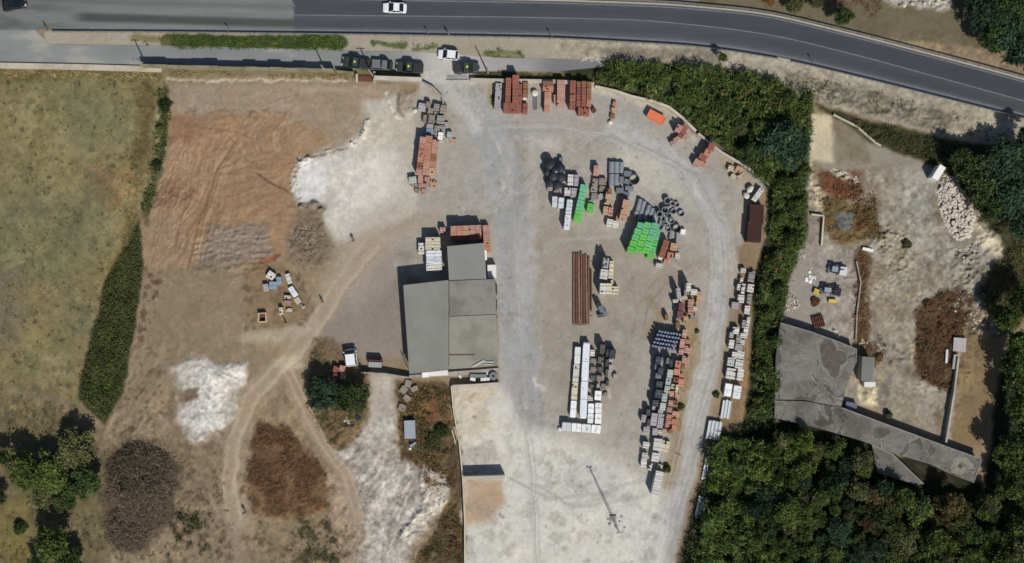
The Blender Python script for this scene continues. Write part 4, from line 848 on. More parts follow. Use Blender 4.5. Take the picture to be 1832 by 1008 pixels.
for k in range(3):
    mb = MB(); [mb.box(-.9 + i * .36, 0, .15 + k * .22, .16, 2.1, .05, random.uniform(-.04, .04)) for i in range(6)]; [mb.box(0, s, .03 + k * .22, 2.0, .1, .1) for s in (-.9, 0, .9)]; mb.build("pallet", M_rust, e)
# ================================================================ PEOPLE
def person(px, py, facing, top, label, pose=0):
    x, y = W(px, py); e = None
    J = [(0, 0, .95), (0, 0, 1.15), (0, 0, 1.38), (0, 0, 1.5), (0, .02, 1.62), (0, .02, 1.72), (.1, 0, .92), (.13, .05 + .1 * pose, .5), (.13, .02 - .1 * pose, .08), (.13, .17 - .1 * pose, .04), (-.1, 0, .92), (-.13, .02 - .1 * pose, .5), (-.13, -.02 + .05 * pose, .08), (-.13, .13 + .05 * pose, .04),
         (.19, 0, 1.4), (.25, -.03, 1.13), (.26, .1, .9), (.26, .13, .82), (-.19, 0, 1.4), (-.25, -.03, 1.13), (-.26, .1, .9), (-.26, .13, .82)]
    rd = [.16, .14, .17, .065, .1, .085, .1, .07, .05, .04, .1, .07, .05, .04, .075, .05, .035, .038, .075, .05, .035, .038]
    E = [(0, 1), (1, 2), (2, 3), (3, 4), (4, 5), (0, 6), (6, 7), (7, 8), (8, 9), (0, 10), (10, 11), (11, 12), (12, 13), (2, 14), (14, 15), (15, 16), (16, 17), (2, 18), (18, 19), (19, 20), (20, 21)]
    for h_, s in ((17, 1), (21, -1)):
        for i in range(5):
            b = len(J); a0 = J[h_]
            if i == 4: J.append((a0[0] - s * .04, a0[1] + .05, a0[2] - .01)); J.append((a0[0] - s * .05, a0[1] + .08, a0[2] - .03))
            else: J.append((a0[0], a0[1] - .025 + .018 * i, a0[2] - .06 - .006 * (i % 2))); J.append((a0[0] - s * .02, a0[1] - .025 + .018 * i, a0[2] - .095))
            rd += [.009, .008]; E += [(h_, b), (b, b + 1)]
    me = bpy.data.meshes.new("person"); me.from_pydata(J, E, []); o = bpy.data.objects.new("person", me); COL.objects.link(o)
    o.location = (x, y, ground_h(px, py)); o.rotation_euler = (0, 0, facing); s = o.modifiers.new("skin", 'SKIN')
    for i, r in enumerate(rd): me.skin_vertices[0].data[i].radius = (r, r * (.72 if i in (0, 1, 2) else 1))
    me.skin_vertices[0].data[0].use_root = True; sb = o.modifiers.new("sub", 'SUBSURF'); sb.levels = 1; sb.render_levels = 1
    dg = bpy.context.evaluated_depsgraph_get(); m2 = bpy.data.meshes.new_from_object(o.evaluated_get(dg)); o.modifiers.clear(); o.data = m2
    m2.materials.clear(); sk = mat("skin", (176, 130, 104), .7, .05, 3); tr = mat("dark_trousers", (52, 54, 60), .9, .1, 3); hair = mat("dark_hair", (40, 32, 28), .9, .1, 3)
    for x_ in (tr, top, sk, hair): m2.materials.append(x_)
    for p in m2.polygons:
        z = p.center.z; ax = abs(p.center.x)
        p.material_index = 3 if (z > 1.68 or (z > 1.58 and p.center.y < -.02)) else 2 if (z > 1.46 or (z < .9 and ax > .2)) else 1 if (z > .95) else 0
    tag(o, label, "person", "people walking about the site"); return o
Mor = mat("orange_vest", (224, 118, 84), .8, .08, 3); Mdkj = mat("dark_jacket", (50, 52, 58), .9, .1, 3)
person(578, 541, 2.6, Mor, "person in orange top on the dirt track right of the crates", 1)
person(512, 577, 2.2, Mor, "person in orange top just below the upright cream crate", .6)
person(633, 431, .6, Mdkj, "person in dark clothes on the chalk clearing", 1); person(439, 916, .2, Mdkj, "person in dark clothes on the curved track by the oval scrub", .8)
# ================================================================ STOCK IN THE YARD
M_pal = mat("pallet_wood", (150, 122, 88), .9, .2, 3)
K = {
 "red": mat("red_brick", (150, 92, 78), .9, .14, 3, .01, dirt=(126, 76, 64), dscale=1.5, dfac=.6),
 "orange": mat("orange_brick", (190, 136, 112), .9, .12, 3, .01, dirt=(166, 112, 90), dscale=1.5, dfac=.6),
 "pink": mat("pink_brick", (186, 146, 134), .9, .12, 3, .01, dirt=(160, 118, 106), dscale=1.5, dfac=.6),
 "tan": mat("tan_brick", (194, 158, 130), .9, .12, 3, .01, dirt=(162, 128, 104), dscale=1.5, dfac=.6),
 "brown": mat("brown_brick", (136, 98, 70), .9, .15, 3, .01),
 "maroon": mat("maroon_brick", (116, 74, 76), .9, .15, 3, .01),
 "grey": mat("grey_block", (150, 148, 144), .92, .12, 3, .01, dirt=(122, 118, 112), dscale=1.2, dfac=.6),
 "lilac": mat("pale_grey_block", (166, 162, 166), .92, .1, 3, .01),
 "warm": mat("warm_grey_block", (146, 138, 128), .92, .14, 3, .01, dirt=(112, 104, 94), dscale=1.2, dfac=.6),
 "cream": mat("cream_block", (206, 196, 172), .9, .1, 3, .01), "white": mat("white_block", (214, 212, 206), .85, .07, 3, .01, dirt=(184, 180, 172), dscale=1.0, dfac=.5),
 "whitew": mat("white_wrap", (226, 228, 226), .35, .06, 2, .02, spec=.5), "bluew": mat("bluish_white_wrap", (208, 213, 219), .35, .06, 2, .02, spec=.5),
 "black": mat("black_wrap", (46, 50, 58), .6, .15, 2, .02), "slate": mat("slate_blue_wrap", (106, 112, 124), .6, .14, 2, .02), "dgrey": mat("dark_grey_block", (92, 92, 92), .9, .2, 2, .01),
 "g1": mat("teal_green_wrap", (104, 180, 136), .45, .05, 2, .02, dirt=(78, 160, 112), dscale=1.6, dfac=.5, spec=.4), "g2": mat("mid_green_wrap", (96, 184, 106), .45, .05, 2, .02, dirt=(78, 158, 92), dscale=1.6, dfac=.5, spec=.4), "g3": mat("bright_green_wrap", (98, 188, 76), .45, .05, 2, .02, dirt=(82, 160, 66), dscale=1.6, dfac=.5, spec=.4),
 "blue": mat("blue_tarp", (130, 148, 172), .7, .1, 2, .02), "paleg": mat("pale_green_grey", (176, 184, 178), .8, .08, 2, .01), "rust": M_rust,
 "conc": mat("concrete_ring", (136, 142, 148), .9, .12, 2, .01, dirt=(108, 112, 116), dscale=1, dfac=.5),
}
WRAP = {"whitew", "bluew", "black", "slate", "g1", "g2", "g3", "blue"}
NAMES = {"red": "red brick", "orange": "orange brick", "pink": "pinkish brick", "tan": "tan brick", "brown": "brown brick", "maroon": "dark maroon brick", "grey": "grey block", "lilac": "pale lilac grey block", "warm": "warm grey paver", "cream": "cream block", "white": "white block", "whitew": "white wrapped", "bluew": "bluish white wrapped", "black": "black wrapped", "slate": "slate grey wrapped", "dgrey": "dark grey block", "g1": "teal green wrapped", "g2": "mid green wrapped", "g3": "bright green wrapped", "blue": "blue covered", "paleg": "pale greenish grey", "rust": "rusty", "conc": "grey concrete"}
PROTO = {}
def pack_meshes(kind, w, l, h, var):
    key = (kind, round(w, 1), round(l, 1), round(h, 1), var)
    if key in PROTO: return PROTO[key]
    st = random.getstate(); random.seed(hash(key[1:]) % 10007 + len(kind) * 31); m = K[kind]; out = []
    mp = MB()
    for s in (-.42, 0, .42): mp.box(s * w, 0, .0, .09 * w, l * .98, .1)
    n = 6
    for i in range(n): mp.box(0, (-.45 + .9 * i / (n - 1)) * l, .1, w * .98, l * .11, .03)
    out.append(("pallet", mp, M_pal, 0))
    b = MB()
    if kind in WRAP:
        tiers = max(1, round(h / 1.15)); th = (h - .13) / tiers
        for t in range(tiers):
            z = .13 + t * th; k = [(w / 2 * a, l / 2 * c) for a, c in ((-1, -.86), (-.86, -1), (.86, -1), (1, -.86), (1, .86), (.86, 1), (-.86, 1), (-1, .86))]
            rs = []
            for zz, sc in ((0, .97), (.1, 1.0), (th * .5, random.uniform(.965, .985)), (th * .86, 1.0), (th * .985, .94)):
                rs.append([(x * sc, y * sc, z + zz) for x, y in k])
            b.loft(rs)
        out.append(("wrapping", b, m, 0)); c = MB()
        for i in range(3):
            c.box(random.uniform(-.2, .2) * w, random.uniform(-.32, .32) * l, h - .02, random.uniform(.12, .3) * w, random.uniform(.04, .09), .03, random.random() * 3)
        c.box(0, 0, h - .018, w * .94, .05, .03); out.append(("strap", c, mat("strap_grey", (112, 122, 116), .7, .1, 2), 0))
    else:
        nx = max(2, round(w / .3)); nyy = max(2, round(l / .3)); tiers = max(1, round(h / 1.0)); th = (h - .13) / tiers
        for t in range(tiers):
            s0 = random.uniform(-.02, .02)
            for i in range(nx):
                for j in range(nyy):
                    if t == tiers - 1 and random.random() < .03: continue
                    hh = th * .985 * (random.uniform(.93, 1.0) if t == tiers - 1 else 1)
                    b.box((-.5 + (i + .5) / nx) * w + s0, (-.5 + (j + .5) / nyy) * l, .13 + t * th, w / nx * .94, l / nyy * .95, hh)
        out.append(("blocks", b, m, 0))
        c = MB()
        for s in (-.25, .25): c.box(0, s * l, .13, w * 1.005, .03, h - .115)
        out.append(("strap", c, M_dark if kind in ("white", "cream", "grey") else mat("strap_pale", (150, 130, 116), .7, .1, 2), 0))
    random.setstate(st); res = []
    for nm, mb_, m_, _ in out:
        me = bpy.data.meshes.new(nm); me.from_pydata(mb_.v, [], mb_.f); me.materials.append(m_); me.update(); res.append((nm, me))
    PROTO[key] = res; return res
LABELS = {}
def pk(kind, px, py, w, l, h, ang, label, group=None, name=None, z=0.0, jit=1):
    """w,l,px,py in survey units (decimetres); ang clockwise in plan"""
    x, y = W(px, py, h + z); nm = name or ("wrapped_pallet" if kind in WRAP else "block_pallet")
    e = empty(nm, (x, y, z), R(-ang + (random.uniform(-2.2, 2.2) if jit else 0))); tag(e, label, "pallet stack", group)
    for n_, me in pack_meshes(kind, w / 10, l / 10, h, random.randint(0, 2)):
        o = bpy.data.objects.new(n_, me); COL.objects.link(o); o.parent = e
    if label in LABELS: print("DUP LABEL", label)
    LABELS[label] = 1; return e
def row(kind, p0, p1, n, w, h, where, frm="from north", group=None, gap=.5, hj=.08, kinds=None, lseg=None):
    """n pallets between the plan points p0 and p1 (ends), w across; where describes the row"""
    a = Vector(p0); b = Vector(p1); d = b - a; L_ = d.length / n; ang = math.degrees(math.atan2(d.y, d.x)) - 90
    for i in range(n):
        c = a + d * (i + .5) / n; kk = kinds[i] if kinds else kind
        o_ = ORD[i]
        lb = f"{NAMES[kk]} pallet, {o_} {frm} in {where}" if n > 1 else f"{NAMES[kk]} pallet, {where}"
        pk(kk, c.x, c.y, w, L_ - gap, h * (1 + random.uniform(-hj, hj)), ang, lb, group or f"pallets in {where}"[:60])
# --- brick stacks under the north wall
row("lilac", (892.5, 149), (889.5, 196), 4, 11, 1.5, "the pale grey column furthest left")
row("red", (910, 139), (908.5, 183), 4, 9.5, 2.2, "the westmost red brick column")
row("red", (923, 134), (922.5, 184), 4, 11.5, 2.8, "the tallest red brick column")
row("red", (931.5, 150), (931, 183), 3, 5, 1.9, "the narrow red column beside the tallest")
row("red", (900.5, 192.5), (933, 193), 3, 17, 1.7, "the front row below the tallest red column", "from west", kinds=["red", "red", "red"])
row("brown", (940.5, 147), (940, 173), 2, 9.5, 1.6, "the brown column beside the tallest red column")
row("red", (940, 185), (939, 203), 2, 9, 1.5, "the short red pair right of the front row")
row("orange", (981, 145), (980.5, 163), 2, 19, 1.6, "the orange column with a wide top", kinds=["brown", "orange"])
row("orange", (979.5, 164), (978.5, 200), 3, 10, 1.5, "the narrow lower part of the orange column", kinds=["orange", "tan", "orange"])
row("pink", (1004, 143), (1003.5, 190), 4, 14, 1.8, "the pink column amid the brick stacks")
pk("pink", 995, 178, 8, 16, 1.1, 0, "low pinkish brick pallet left of the pink column's foot")
row("red", (1025.5, 144), (1024, 194), 4, 10.5, 2.1, "the red column right of the pink")
row("red", (1036, 146), (1035, 190), 4, 7.5, 1.8, "the first close red column", kinds=["brown", "maroon", "red", "red"])
row("red", (1045, 145), (1044.5, 190), 4, 8, 2.2, "the second close red column", kinds=["brown", "red", "red", "red"])
row("red", (1054.5, 146), (1053.5, 190), 4, 8, 2.0, "the third close red column", kinds=["brown", "brown", "red", "orange"])
row("red", (1034, 199), (1055, 199.5), 2, 14, 1.5, "the pair below the close red columns", "from west", kinds=["red", "red"])
e = empty("steel_drum", (*W(1062, 199), 0)); tag(e, "dark brown round drum at the right foot of the brick stacks", "drum")
mb = MB(); mb.cyl((0, 0, 0), (0, 0, .9), .4, .4, 16); mb.build("drum_body", M_rust, e); mb = MB(); mb.tube((0, 0, .9), (0, 0, .94), .42, .36, 16); mb.build("rim", M_dark, e)
def sack(px, py, r, label, m=None, h=.8, name="bulk_bag", group=None, sq=1.0):
    x, y = W(px, py, h); e = empty(name, (x, y, 0), random.random()); tag(e, label, "bag", group); mb = MB(); n = 10; rs = []
    for z, k in ((0, .8), (h * .15, 1.0), (h * .55, 1.06), (h * .85, .95), (h, .6)): rs.append([(r * k * math.cos(6.283 * i / n) * (1 + .1 * math.sin(3 * i)), r * sq * k * math.sin(6.283 * i / n) * (1 + .1 * math.cos(2 * i)), z + random.uniform(-.03, .03)) for i in range(n)])
    mb.loft(rs); mb.build("sack_body", m or K["white"], e, smooth=True); mb = MB()
    for a in range(4): t = a * 1.571 + .7; mb.cyl((r * .75 * math.cos(t), r * sq * .75 * math.sin(t), h * .85), (r * .3 * math.cos(t), r * sq * .3 * math.sin(t), h + .12), .03, .03, 5)
    mb.build("loops", K["cream"], e); return e
sack(957, 166, .6, "white bulk bag in the gap between red and orange stacks", h=.8); sack(938, 176, .35, "small white bag beside the brown column", h=.6)
sack(1092, 219, .4, "small white bag below the loose brown pieces", h=.5)
pk("orange", 1100, 186, 7, 8, .8, 10, "small orange brick pallet at the top of the loose brown pieces")
pk("tan", 1098, 197, 8, 9, .8, -5, "small tan brick pallet in the loose brown pieces"); pk("brown", 1096, 208, 8, 8, .6, 4, "small brown brick pallet above the small white bag")
e = empty("timber_strip", (*W(957, 183), 0)); tag(e, "grey steel rods lying in the gap between red and orange stacks", "rods"); mb = MB(); [mb.cyl((-.4 + i * .2, 1.2, .08 + .01 * i), (-.3 + i * .16, -1.4, .08), .05, .05, 6) for i in range(5)]; mb.build("rods", M_steel, e)
# orange covered container
x, y = W(1174, 210, 1.2); e = empty("orange_container", (x, y, 0), R(-28)); tag(e, "bright orange open skip beside the curved pale wall", "skip")
Mo = mat("orange_paint", (222, 118, 80), .55, .06, 2, .01, dirt=(200, 108, 80), dscale=1, dfac=.5); mb = MB()
mb.loft([[(-1.35, -.65, 0), (-1.35, .65, 0), (-1.6, .78, 1.15), (-1.6, -.78, 1.15)], [(1.35, -.65, 0), (1.35, .65, 0), (1.6, .78, 1.15), (1.6, -.78, 1.15)]]); mb.build("skip_body", Mo, e)
mb = MB(); [mb.box(0, s * .76, 1.152, 3.2, .1, .08) for s in (-1, 1)]; [mb.box(s * 1.57, 0, 1.152, .1, 1.42, .08) for s in (-1, 1)]; mb.build("rim", mat("orange_rim", (206, 128, 96), .6, .08, 2), e)
# east corner clusters
for kd, px, py, w, l, h, a, lb in (
 ("pink", 1215, 230, 10, 13, 2.1, 30, "leaning pinkish brick pallet at the top left of the second wall cluster"), ("red", 1224, 231, 11, 14, 2.0, 32, "red brick pallet touching the curved wall in the second wall cluster"),
 ("maroon", 1219, 241, 10, 10, 1.5, 30, "dark maroon brick pallet in the middle of the second wall cluster"), ("pink", 1227, 244, 9, 8, 1.0, 35, "small pinkish brick pallet at the right of the second wall cluster"),
 ("pink", 1206, 253, 13, 8, 1.2, -40, "low pinkish brick pallet at the bottom of the second wall cluster"), ("tan", 1213, 248, 10, 8, 1.1, -38, "small tan brick pallet at the bottom of the second wall cluster"),
 ("red", 1273, 263, 11, 14, 2.2, 20, "red brick pallet topmost in the third wall cluster"), ("orange", 1267, 273, 12, 12, 2.1, 28, "orange brick pallet in the middle of the third wall cluster"),
 ("red", 1258, 281, 14, 10, 1.8, 30, "red brick pallet on the left of the third wall cluster"), ("pink", 1248, 291, 12, 11, 1.5, 30, "pinkish brick pallet at the lower left of the third wall cluster"),
 ("orange", 1259, 292, 10, 9, 1.1, 30, "small orange brick pallet at the bottom of the third wall cluster"),
 ("cream", 1308, 301, 10, 9, .9, 20, "cream block pallet, left one by the sloping wall"), ("tan", 1322, 303, 11, 10, .9, 30, "tan block pallet against the sloping wall"),
 ("cream", 1312, 316, 9, 9, .8, 40, "cream block pallet, lower left by the sloping wall"), ("cream", 1325, 316, 12, 7, .7, -30, "low cream pallet in the dry grass by the sloping wall"),
 ("white", 1356, 349, 9, 26, 1.3, 37, "long pale slab pallet leaning towards the rusty containers"),):
    pk(kd, px, py, w, l, h, a, lb)
sack(1343, 338, .75, "large white sack above the long pale slab pallet", h=1.0, sq=.7); sack(1336, 350, .5, "white sack left of the long pale slab pallet", h=.8, sq=1.3)
# rusty containers
def container(px, py, w, l, h, ang, label):
    x, y = W(px, py, h); e = empty("rusty_container", (x, y, 0), R(-ang)); tag(e, label, "container"); m = mat("container_brown", (72, 44, 38), .8, .2, 1.5, .01, dirt=(54, 38, 34), dscale=.6, dfac=.7)
    mb = MB(); mb.box(0, 0, 0, w, l, h - .05); mb.build("container_body", m, e)
    mb = MB(); n = 18
    for i in range(n): mb.box(0, -l / 2 + l * (i + .5) / n, h - .048, w * .97, l / n * .5, .05)
    mb.build("roof_ribs", m, e); mb = MB(); mb.box(0, -l / 2 - .02, .1, w * .94, .05, h - .25); mb.build("door", M_rust, e)
    for a in (-1, 1):
        for b_ in (-1, 1): mb = MB(); mb.box(a * w * .48, b_ * l * .48, h - .01, .2, .2, .05); mb.build("corner_casting", M_rust, e)
container(1354, 383, 2.5, 3.3, 1.9, 2, "upper dark brown container against the cane belt"); container(1350, 416, 2.5, 3.4, 1.9, 4, "lower dark brown container against the cane belt")
# --- black tanks
def tank(px, py, r, h, label, m, lid=True, group=None, z=0, name="water_tank"):
    x, y = W(px, py, h + z); e = empty(name, (x, y, z)); tag(e, label, "tank", group); mb = MB(); n = 22; rs = []
    for zz, k in ((0, .95), (.06, 1), (h * .3, 1), (h * .33, .97), (h * .36, 1), (h * .64, 1), (h * .67, .97), (h * .7, 1), (h * .88, 1), (h * .96, .8), (h, .4)): rs.append([(r * k * math.cos(6.2832 * i / n), r * k * math.sin(6.2832 * i / n), zz) for i in range(n)])
    mb.loft(rs); mb.build("tank_body", m, e, smooth=False)
    if lid: mb = MB(); mb.cyl((0, 0, h - .02), (0, 0, h + .1), r * .32, r * .32, 14); mb.build("lid", M_dark, e)
Mbk = mat("black_plastic", (38, 42, 50), .35, .1, 2, spec=.5)
for px, py, r, h, lb in ((984, 294, .95, 2.1, "large round black tank at the top left of the black cluster"), (1003, 301, .85, 1.9, "round black tank at the top right of the black cluster"), (979, 308, .7, 1.7, "small black tank on the left edge of the black cluster"), (990, 315, .9, 2.0, "middle black tank of the black cluster"), (1004, 317, .85, 1.8, "black tank on the right edge of the black cluster"), (984, 328, .75, 1.4, "lower left black tank of the black cluster"), (998, 331, .8, 1.5, "lowest black tank of the black cluster"), (994, 304, .7, 2.3, "tall narrow black tank in the middle of the black cluster")):
    tank(px, py, r, h, lb, Mbk)
pk("slate", 1004, 285, 7, 6, 1.0, 0, "small grey wrapped box above the black tanks")
pk("lilac", 984, 337, 9, 9, 1.0, 0, "small pale lilac pallet lower left of the black tanks"); pk("warm", 996, 339, 10, 10, 1.3, 3, "warm grey pallet directly below the black tanks")
pk("bluew", 992.5, 361, 9.5, 19, 1.7, 3, "left one of two bluish white wrapped pallets below the black tanks"); pk("bluew", 1004, 363, 10, 19, 1.6, 3, "right one of two bluish white wrapped pallets below the black tanks")
pk("white", 1021, 322, 10, 19, 1.3, 4, "white block pallet, upper left of the pale block of four"); pk("lilac", 1031, 323, 8, 20, 1.3, 4, "pale lilac pallet, upper right of the pale block of four")
pk("white", 1015.5, 344, 11, 15, 1.2, 5, "white block pallet, lower left of the pale block of four"); pk("lilac", 1027, 345, 10, 16, 1.2, 5, "pale lilac pallet, lower right of the pale block of four")
row("bluew", (1020, 357), (1013.5, 411), 4, 10.5, 2.0, "the white column left of the green column", kinds=["bluew", "bluew", "whitew", "bluew"])
row("g1", (1045, 330), (1040, 358), 2, 12.5, 2.0, "the narrow green column's upper half"); row("g2", (1040, 358), (1032, 397), 3, 13.5, 2.0, "the narrow green column's lower half", kinds=["g1", "g2", "g3"])
pk("g3", 1056.5, 372, 12.5, 16, 1.2, 10, "single bright green pallet beside the narrow green column"); pk("paleg", 1058, 362, 9, 6, .7, 5, "small pale greenish pallet above the single green pallet")
pk("pink", 1067, 305, 10, 17, 1.5, 4, "lone pinkish brick pallet east of the black tanks")
for i, (kd, px, py, w, l) in enumerate((("warm", 1065, 326, 10, 12), ("warm", 1078, 325, 13, 12), ("grey", 1063, 338, 11, 12), ("warm", 1078, 338, 11, 10), ("grey", 1063, 352, 10, 12), ("lilac", 1075, 352, 11, 11))):
    pk(kd, px, py, w, l, .9, 6, f"{NAMES[kd]} pallet, {ORD[i]} down the loose group right of the green column", "loose pale pallets beside the green column")
row("tan", (1090.5, 337), (1086, 366), 3, 9.5, 1.8, "the brown column left of the tan", kinds=["brown", "tan", "tan"]); pk("tan", 1083.5, 377, 8.5, 15, 1.5, 6, "tan pallet at the lower left foot of the brown column"); pk("pink", 1092.5, 379, 8, 15, 1.4, 6, "pinkish pallet at the lower right foot of the brown column")
row("tan", (1122.5, 358), (1114, 394), 3, 13, 2.4, "the tan column beside the green block"); pk("pink", 1106.5, 388, 7, 15, 1.3, 12, "small pinkish pallet left of the tall tan column")
pk("white", 1091, 399, 11, 13, 1.2, 10, "left one of two low white pallets under the brown column"); pk("white", 1102, 402, 10, 12, 1.2, 10, "right one of two low white pallets under the brown column")
# grey lying pipes / upright rings
def pipe(px, py, r, l, ang, label, z=0, m=None, group=None, t=.1, name="concrete_pipe"):
    x, y = W(px, py, r * 2 + z); e = empty(name, (x, y, z + r), R(-ang)); tag(e, label, "pipe", group); mb = MB()
    mb.tube((0, -l / 2, 0), (0, l / 2, 0), r, r - t, 20); mb.build("barrel", m or K["conc"], e, smooth=False); mb = MB(); mb.tube((0, l / 2 - .15, 0), (0, l / 2 + .01, 0), r + .05, r - .02, 20); mb.build("socket", m or K["conc"], e)
def cring(px, py, r, h, label, group=None, m=None):
    x, y = W(px, py, h); e = empty("manhole_ring", (x, y, 0)); tag(e, label, "concrete ring", group); mb = MB(); mb.tube((0, 0, 0), (0, 0, h), r, r - .13, 24); mb.build("ring_wall", m or K["conc"], e); mb = MB(); mb.tube((0, 0, h), (0, 0, h + .05), r - .02, r - .08, 24); mb.build("rebate", m or K["conc"], e)
for i, (px, py, r, l, a) in enumerate(((1094, 300, .5, 2.0, 2), (1103, 300, .5, 2.0, 2), (1112, 300, .45, 1.9, 6), (1094, 322, .5, 2.0, 2), (1103, 322, .5, 2.0, 2))):
    pipe(px, py, r, l, a, ("large grey concrete pipe, %s" % ["upper left in the pipe group", "upper middle in the pipe group", "upper right in the pipe group", "lower left in the pipe group", "lower right in the pipe group"][i]), group="concrete pipes right of the brown column")
for px, py, w, l, h, a, lb in ((1123, 311, 14, 10, 1.0, 8, "slate grey wrapped pallet, topmost right of the concrete pipes"), (1112, 322, 8, 12, 1.1, 5, "slate grey wrapped pallet directly right of the lower pipes"), (1122, 325, 11, 9, .9, 25, "slate grey wrapped pallet beside the dark manhole ring"), (1126, 337, 15, 8, .9, 6, "slate grey wrapped pallet under the dark manhole ring"), (1109, 341, 14, 10, .8, 0, "slate grey wrapped pallet at the lower left of the pipe group"), (1120, 348, 12, 9, .8, 15, "slate grey wrapped pallet at the bottom of the pipe group")):
    pk("slate", px, py, w, l, h, a, lb)
cring(1135, 321, .95, 1.0, "dark manhole ring at the right end of the pipe group", m=K["dgrey"])
for i, (px, py, l) in enumerate(((1143, 367, 2.2), (1150, 370, 2.0), (1137, 384, 1.2), (1146, 385, 1.8), (1156, 384, 1.8), (1165, 380, 1.6), (1172, 387, 1.8), (1160, 372, 1.0))):
    pipe(px, py, .42, l, 14 + (i % 3) * 4, f"grey concrete pipe, {ORD[i]} of the slanting pipes above the green block", group="slanting pipes above the green block")
for i, (px, py, r, h) in enumerate(((1194, 359, .62, .9), (1203, 364, .5, .6), (1190, 376, .62, 1.1), (1211, 366, .5, .5), (1205, 378, .55, .7), (1219, 382, .6, .5), (1197, 386, .5, .8), (1186, 391, .5, .9), (1180, 383, .55, 1.2), (1202, 396, .5, .5), (1190, 401, .5, .6), (1196, 410, .5, .5), (1211, 409, .8, .8))):
    cring(px, py, r, h, f"grey manhole ring, {ORD[i]} down the scattered rings right of the pipes" if i < 12 else "large dark grey manhole ring beside the white box", "scattered manhole rings", K["dgrey"] if i == 12 else None)
for i, (px, py, a) in enumerate(((1182, 396, 10), (1187, 408, 30), (1200, 420, 12), (1212, 424, 5), (1196, 371, 60))):
    pipe(px, py, .3, 1.5, a, f"thin grey pipe, {ORD[i]} of the short pipes between scattered rings", group="short thin pipes between the rings")
simple("white_box", 1222, 415, .85, .9, .8, 8, MWp, "bright white box at the edge of the scattered rings", "box")
# --- big green block : 3-4 columns x 5 rows, slanted
for r_ in range(5):
    for c_ in range(3):
        px = 1146 + c_ * 13.0 - r_ * 4.1 + (0 if c_ else -.5); py = 402 + r_ * 10.9 + c_ * 1.3 + (1.5 if c_ == 0 else 0)
        if r_ == 0 and c_ == 0: px += 1
        kd = ("g1", "g2", "g3")[min(2, max(0, (r_ + (c_ == 1) * 1 - (c_ == 2) * 1 + 1) // 2))]
        pk(kd, px, py, 12.6, 10.6, 2.7, 15, f"{NAMES[kd]} pallet, {['left','middle','right'][c_]} column, {ORD[r_]} row, big green block", "green pallets of the big block")
pk("g1", 1136.5, 425, 6, 28, 2.2, 17, "narrow teal green pallet along the left flank of the big green block")
row("g1", (1177, 409), (1163.5, 462), 5, 12.5, 2.3, "the thin column right of the green block", kinds=["g1", "g1", "g2", "g2", "g3"])
row("red", (1193, 430), (1183.5, 461), 3, 10.5, 2.0, "the red column below the rings", kinds=["red", "red", "red"])
pk("tan", 1206, 442, 13, 13, 1.2, 8, "tan pallet right of the red column"); pk("orange", 1199, 458, 11, 12, .9, 12, "orange pallet below the tan one by the red column"); pk("white", 1212.5, 458, 8.5, 10, 1.0, 6, "small white pallet right of the orange one")
sack(1182, 460, .5, "white sack at the bottom left end of the red column", h=.9); pk("white", 1180, 475, 13, 7, 1.0, 10, "white pallet below the white sack, apart from the stacks"); pk("orange", 1192, 468, 8, 8, .7, 14, "small orange pallet right of the white sack")
# --- steel beams
for i, (px, w) in enumerate(((1027, 3.2), (1031.5, 3), (1036, 3.4), (1040.5, 3), (1045, 3.2), (1049.5, 3), (1053.5, 2.6), (1058, 2.2))):
    l = (12.8, 12.8, 12.9, 13.1, 12.4, 12.6, 12.0, 7.5)[i]; cy = (518, 518, 518, 517, 520, 519, 520, 520)[i]; x, y = W(px, cy, .5); e = empty("steel_beam", (x, y, .12), R(.3 * (i % 3)))
    tag(e, f"long rusty steel beam, {ORD[i]} from the left of the row of beams", "steel beam", "rusty beams laid side by side"); w_ = w / 10; mb = MB()
    mb.box(0, 0, 0, w_, l, .03); mb.box(0, 0, .03, .03, l, .26); mb.build("lower_flange_and_web", M_rust, e); mb = MB(); mb.box(0, 0, .29, w_, l, .035); mb.build("upper_flange", mat("beam_top_" + str(i % 3), [(122, 92, 76), (112, 74, 62), (134, 112, 92)][i % 3], .85, .2, 2, .01, dirt=(78, 56, 46), dscale=1, dfac=.6), e)
for yy in (468, 518, 566):
    e = empty("timber_bearer", (*W(1042, yy), 0)); tag(e, f"timber bearer under the {'upper' if yy < 500 else 'middle' if yy < 530 else 'lower'} part of the rusty beams", "timber"); mb = MB(); mb.box(0, 0, 0, 3.7, .2, .09); mb.box(0, 0, .09, 3.6, .16, .03); mb.build("bearer", M_pal, e)
# --- pale stacks beside the beams
for kd, px, py, w, l, h, a, lb in (("lilac", 1084, 471, 10, 18, 3.1, 6, "tall lilac grey pallet at the top of the pale pair beside the beams"), ("white", 1081, 491, 13, 17, 3.1, 6, "tall white pallet just below the lilac grey one beside the beams"), ("cream", 1094, 476, 7, 17, 1.2, 4, "low cream pallet right of the tall lilac grey one"), ("cream", 1093, 491, 9, 15, 1.0, 4, "low cream pallet right of the tall white one"),
 ("white", 1079, 517, 11, 19, 2.6, 3, "leftmost tall white pallet of the lower pale row beside the beams"), ("cream", 1090, 517, 10, 19, 1.8, 3, "middle cream pallet of the lower pale row beside the beams"), ("cream", 1101, 520, 11, 14, 1.3, 3, "rightmost cream pallet of the lower pale row beside the beams"), ("cream", 1095, 505, 5, 7, 1.0, 3, "small cream pallet topping the lower pale row"),
 ("slate", 1076, 553, 9, 12, 2.1, -18, "tall slate wrapped pallet below the pale rows"), ("black", 1071, 547, 6, 10, 1.9, -15, "black wrapped pallet left of the tall slate one"), ("slate", 1083, 562, 8, 10, 1.0, -20, "low slate wrapped pallet lowest in the slate group"), ("dgrey", 1075, 565, 10, 6, .8, -10, "dark grey pallet at the foot of the slate group")):
    pk(kd, px, py, w, l, h, a, lb)
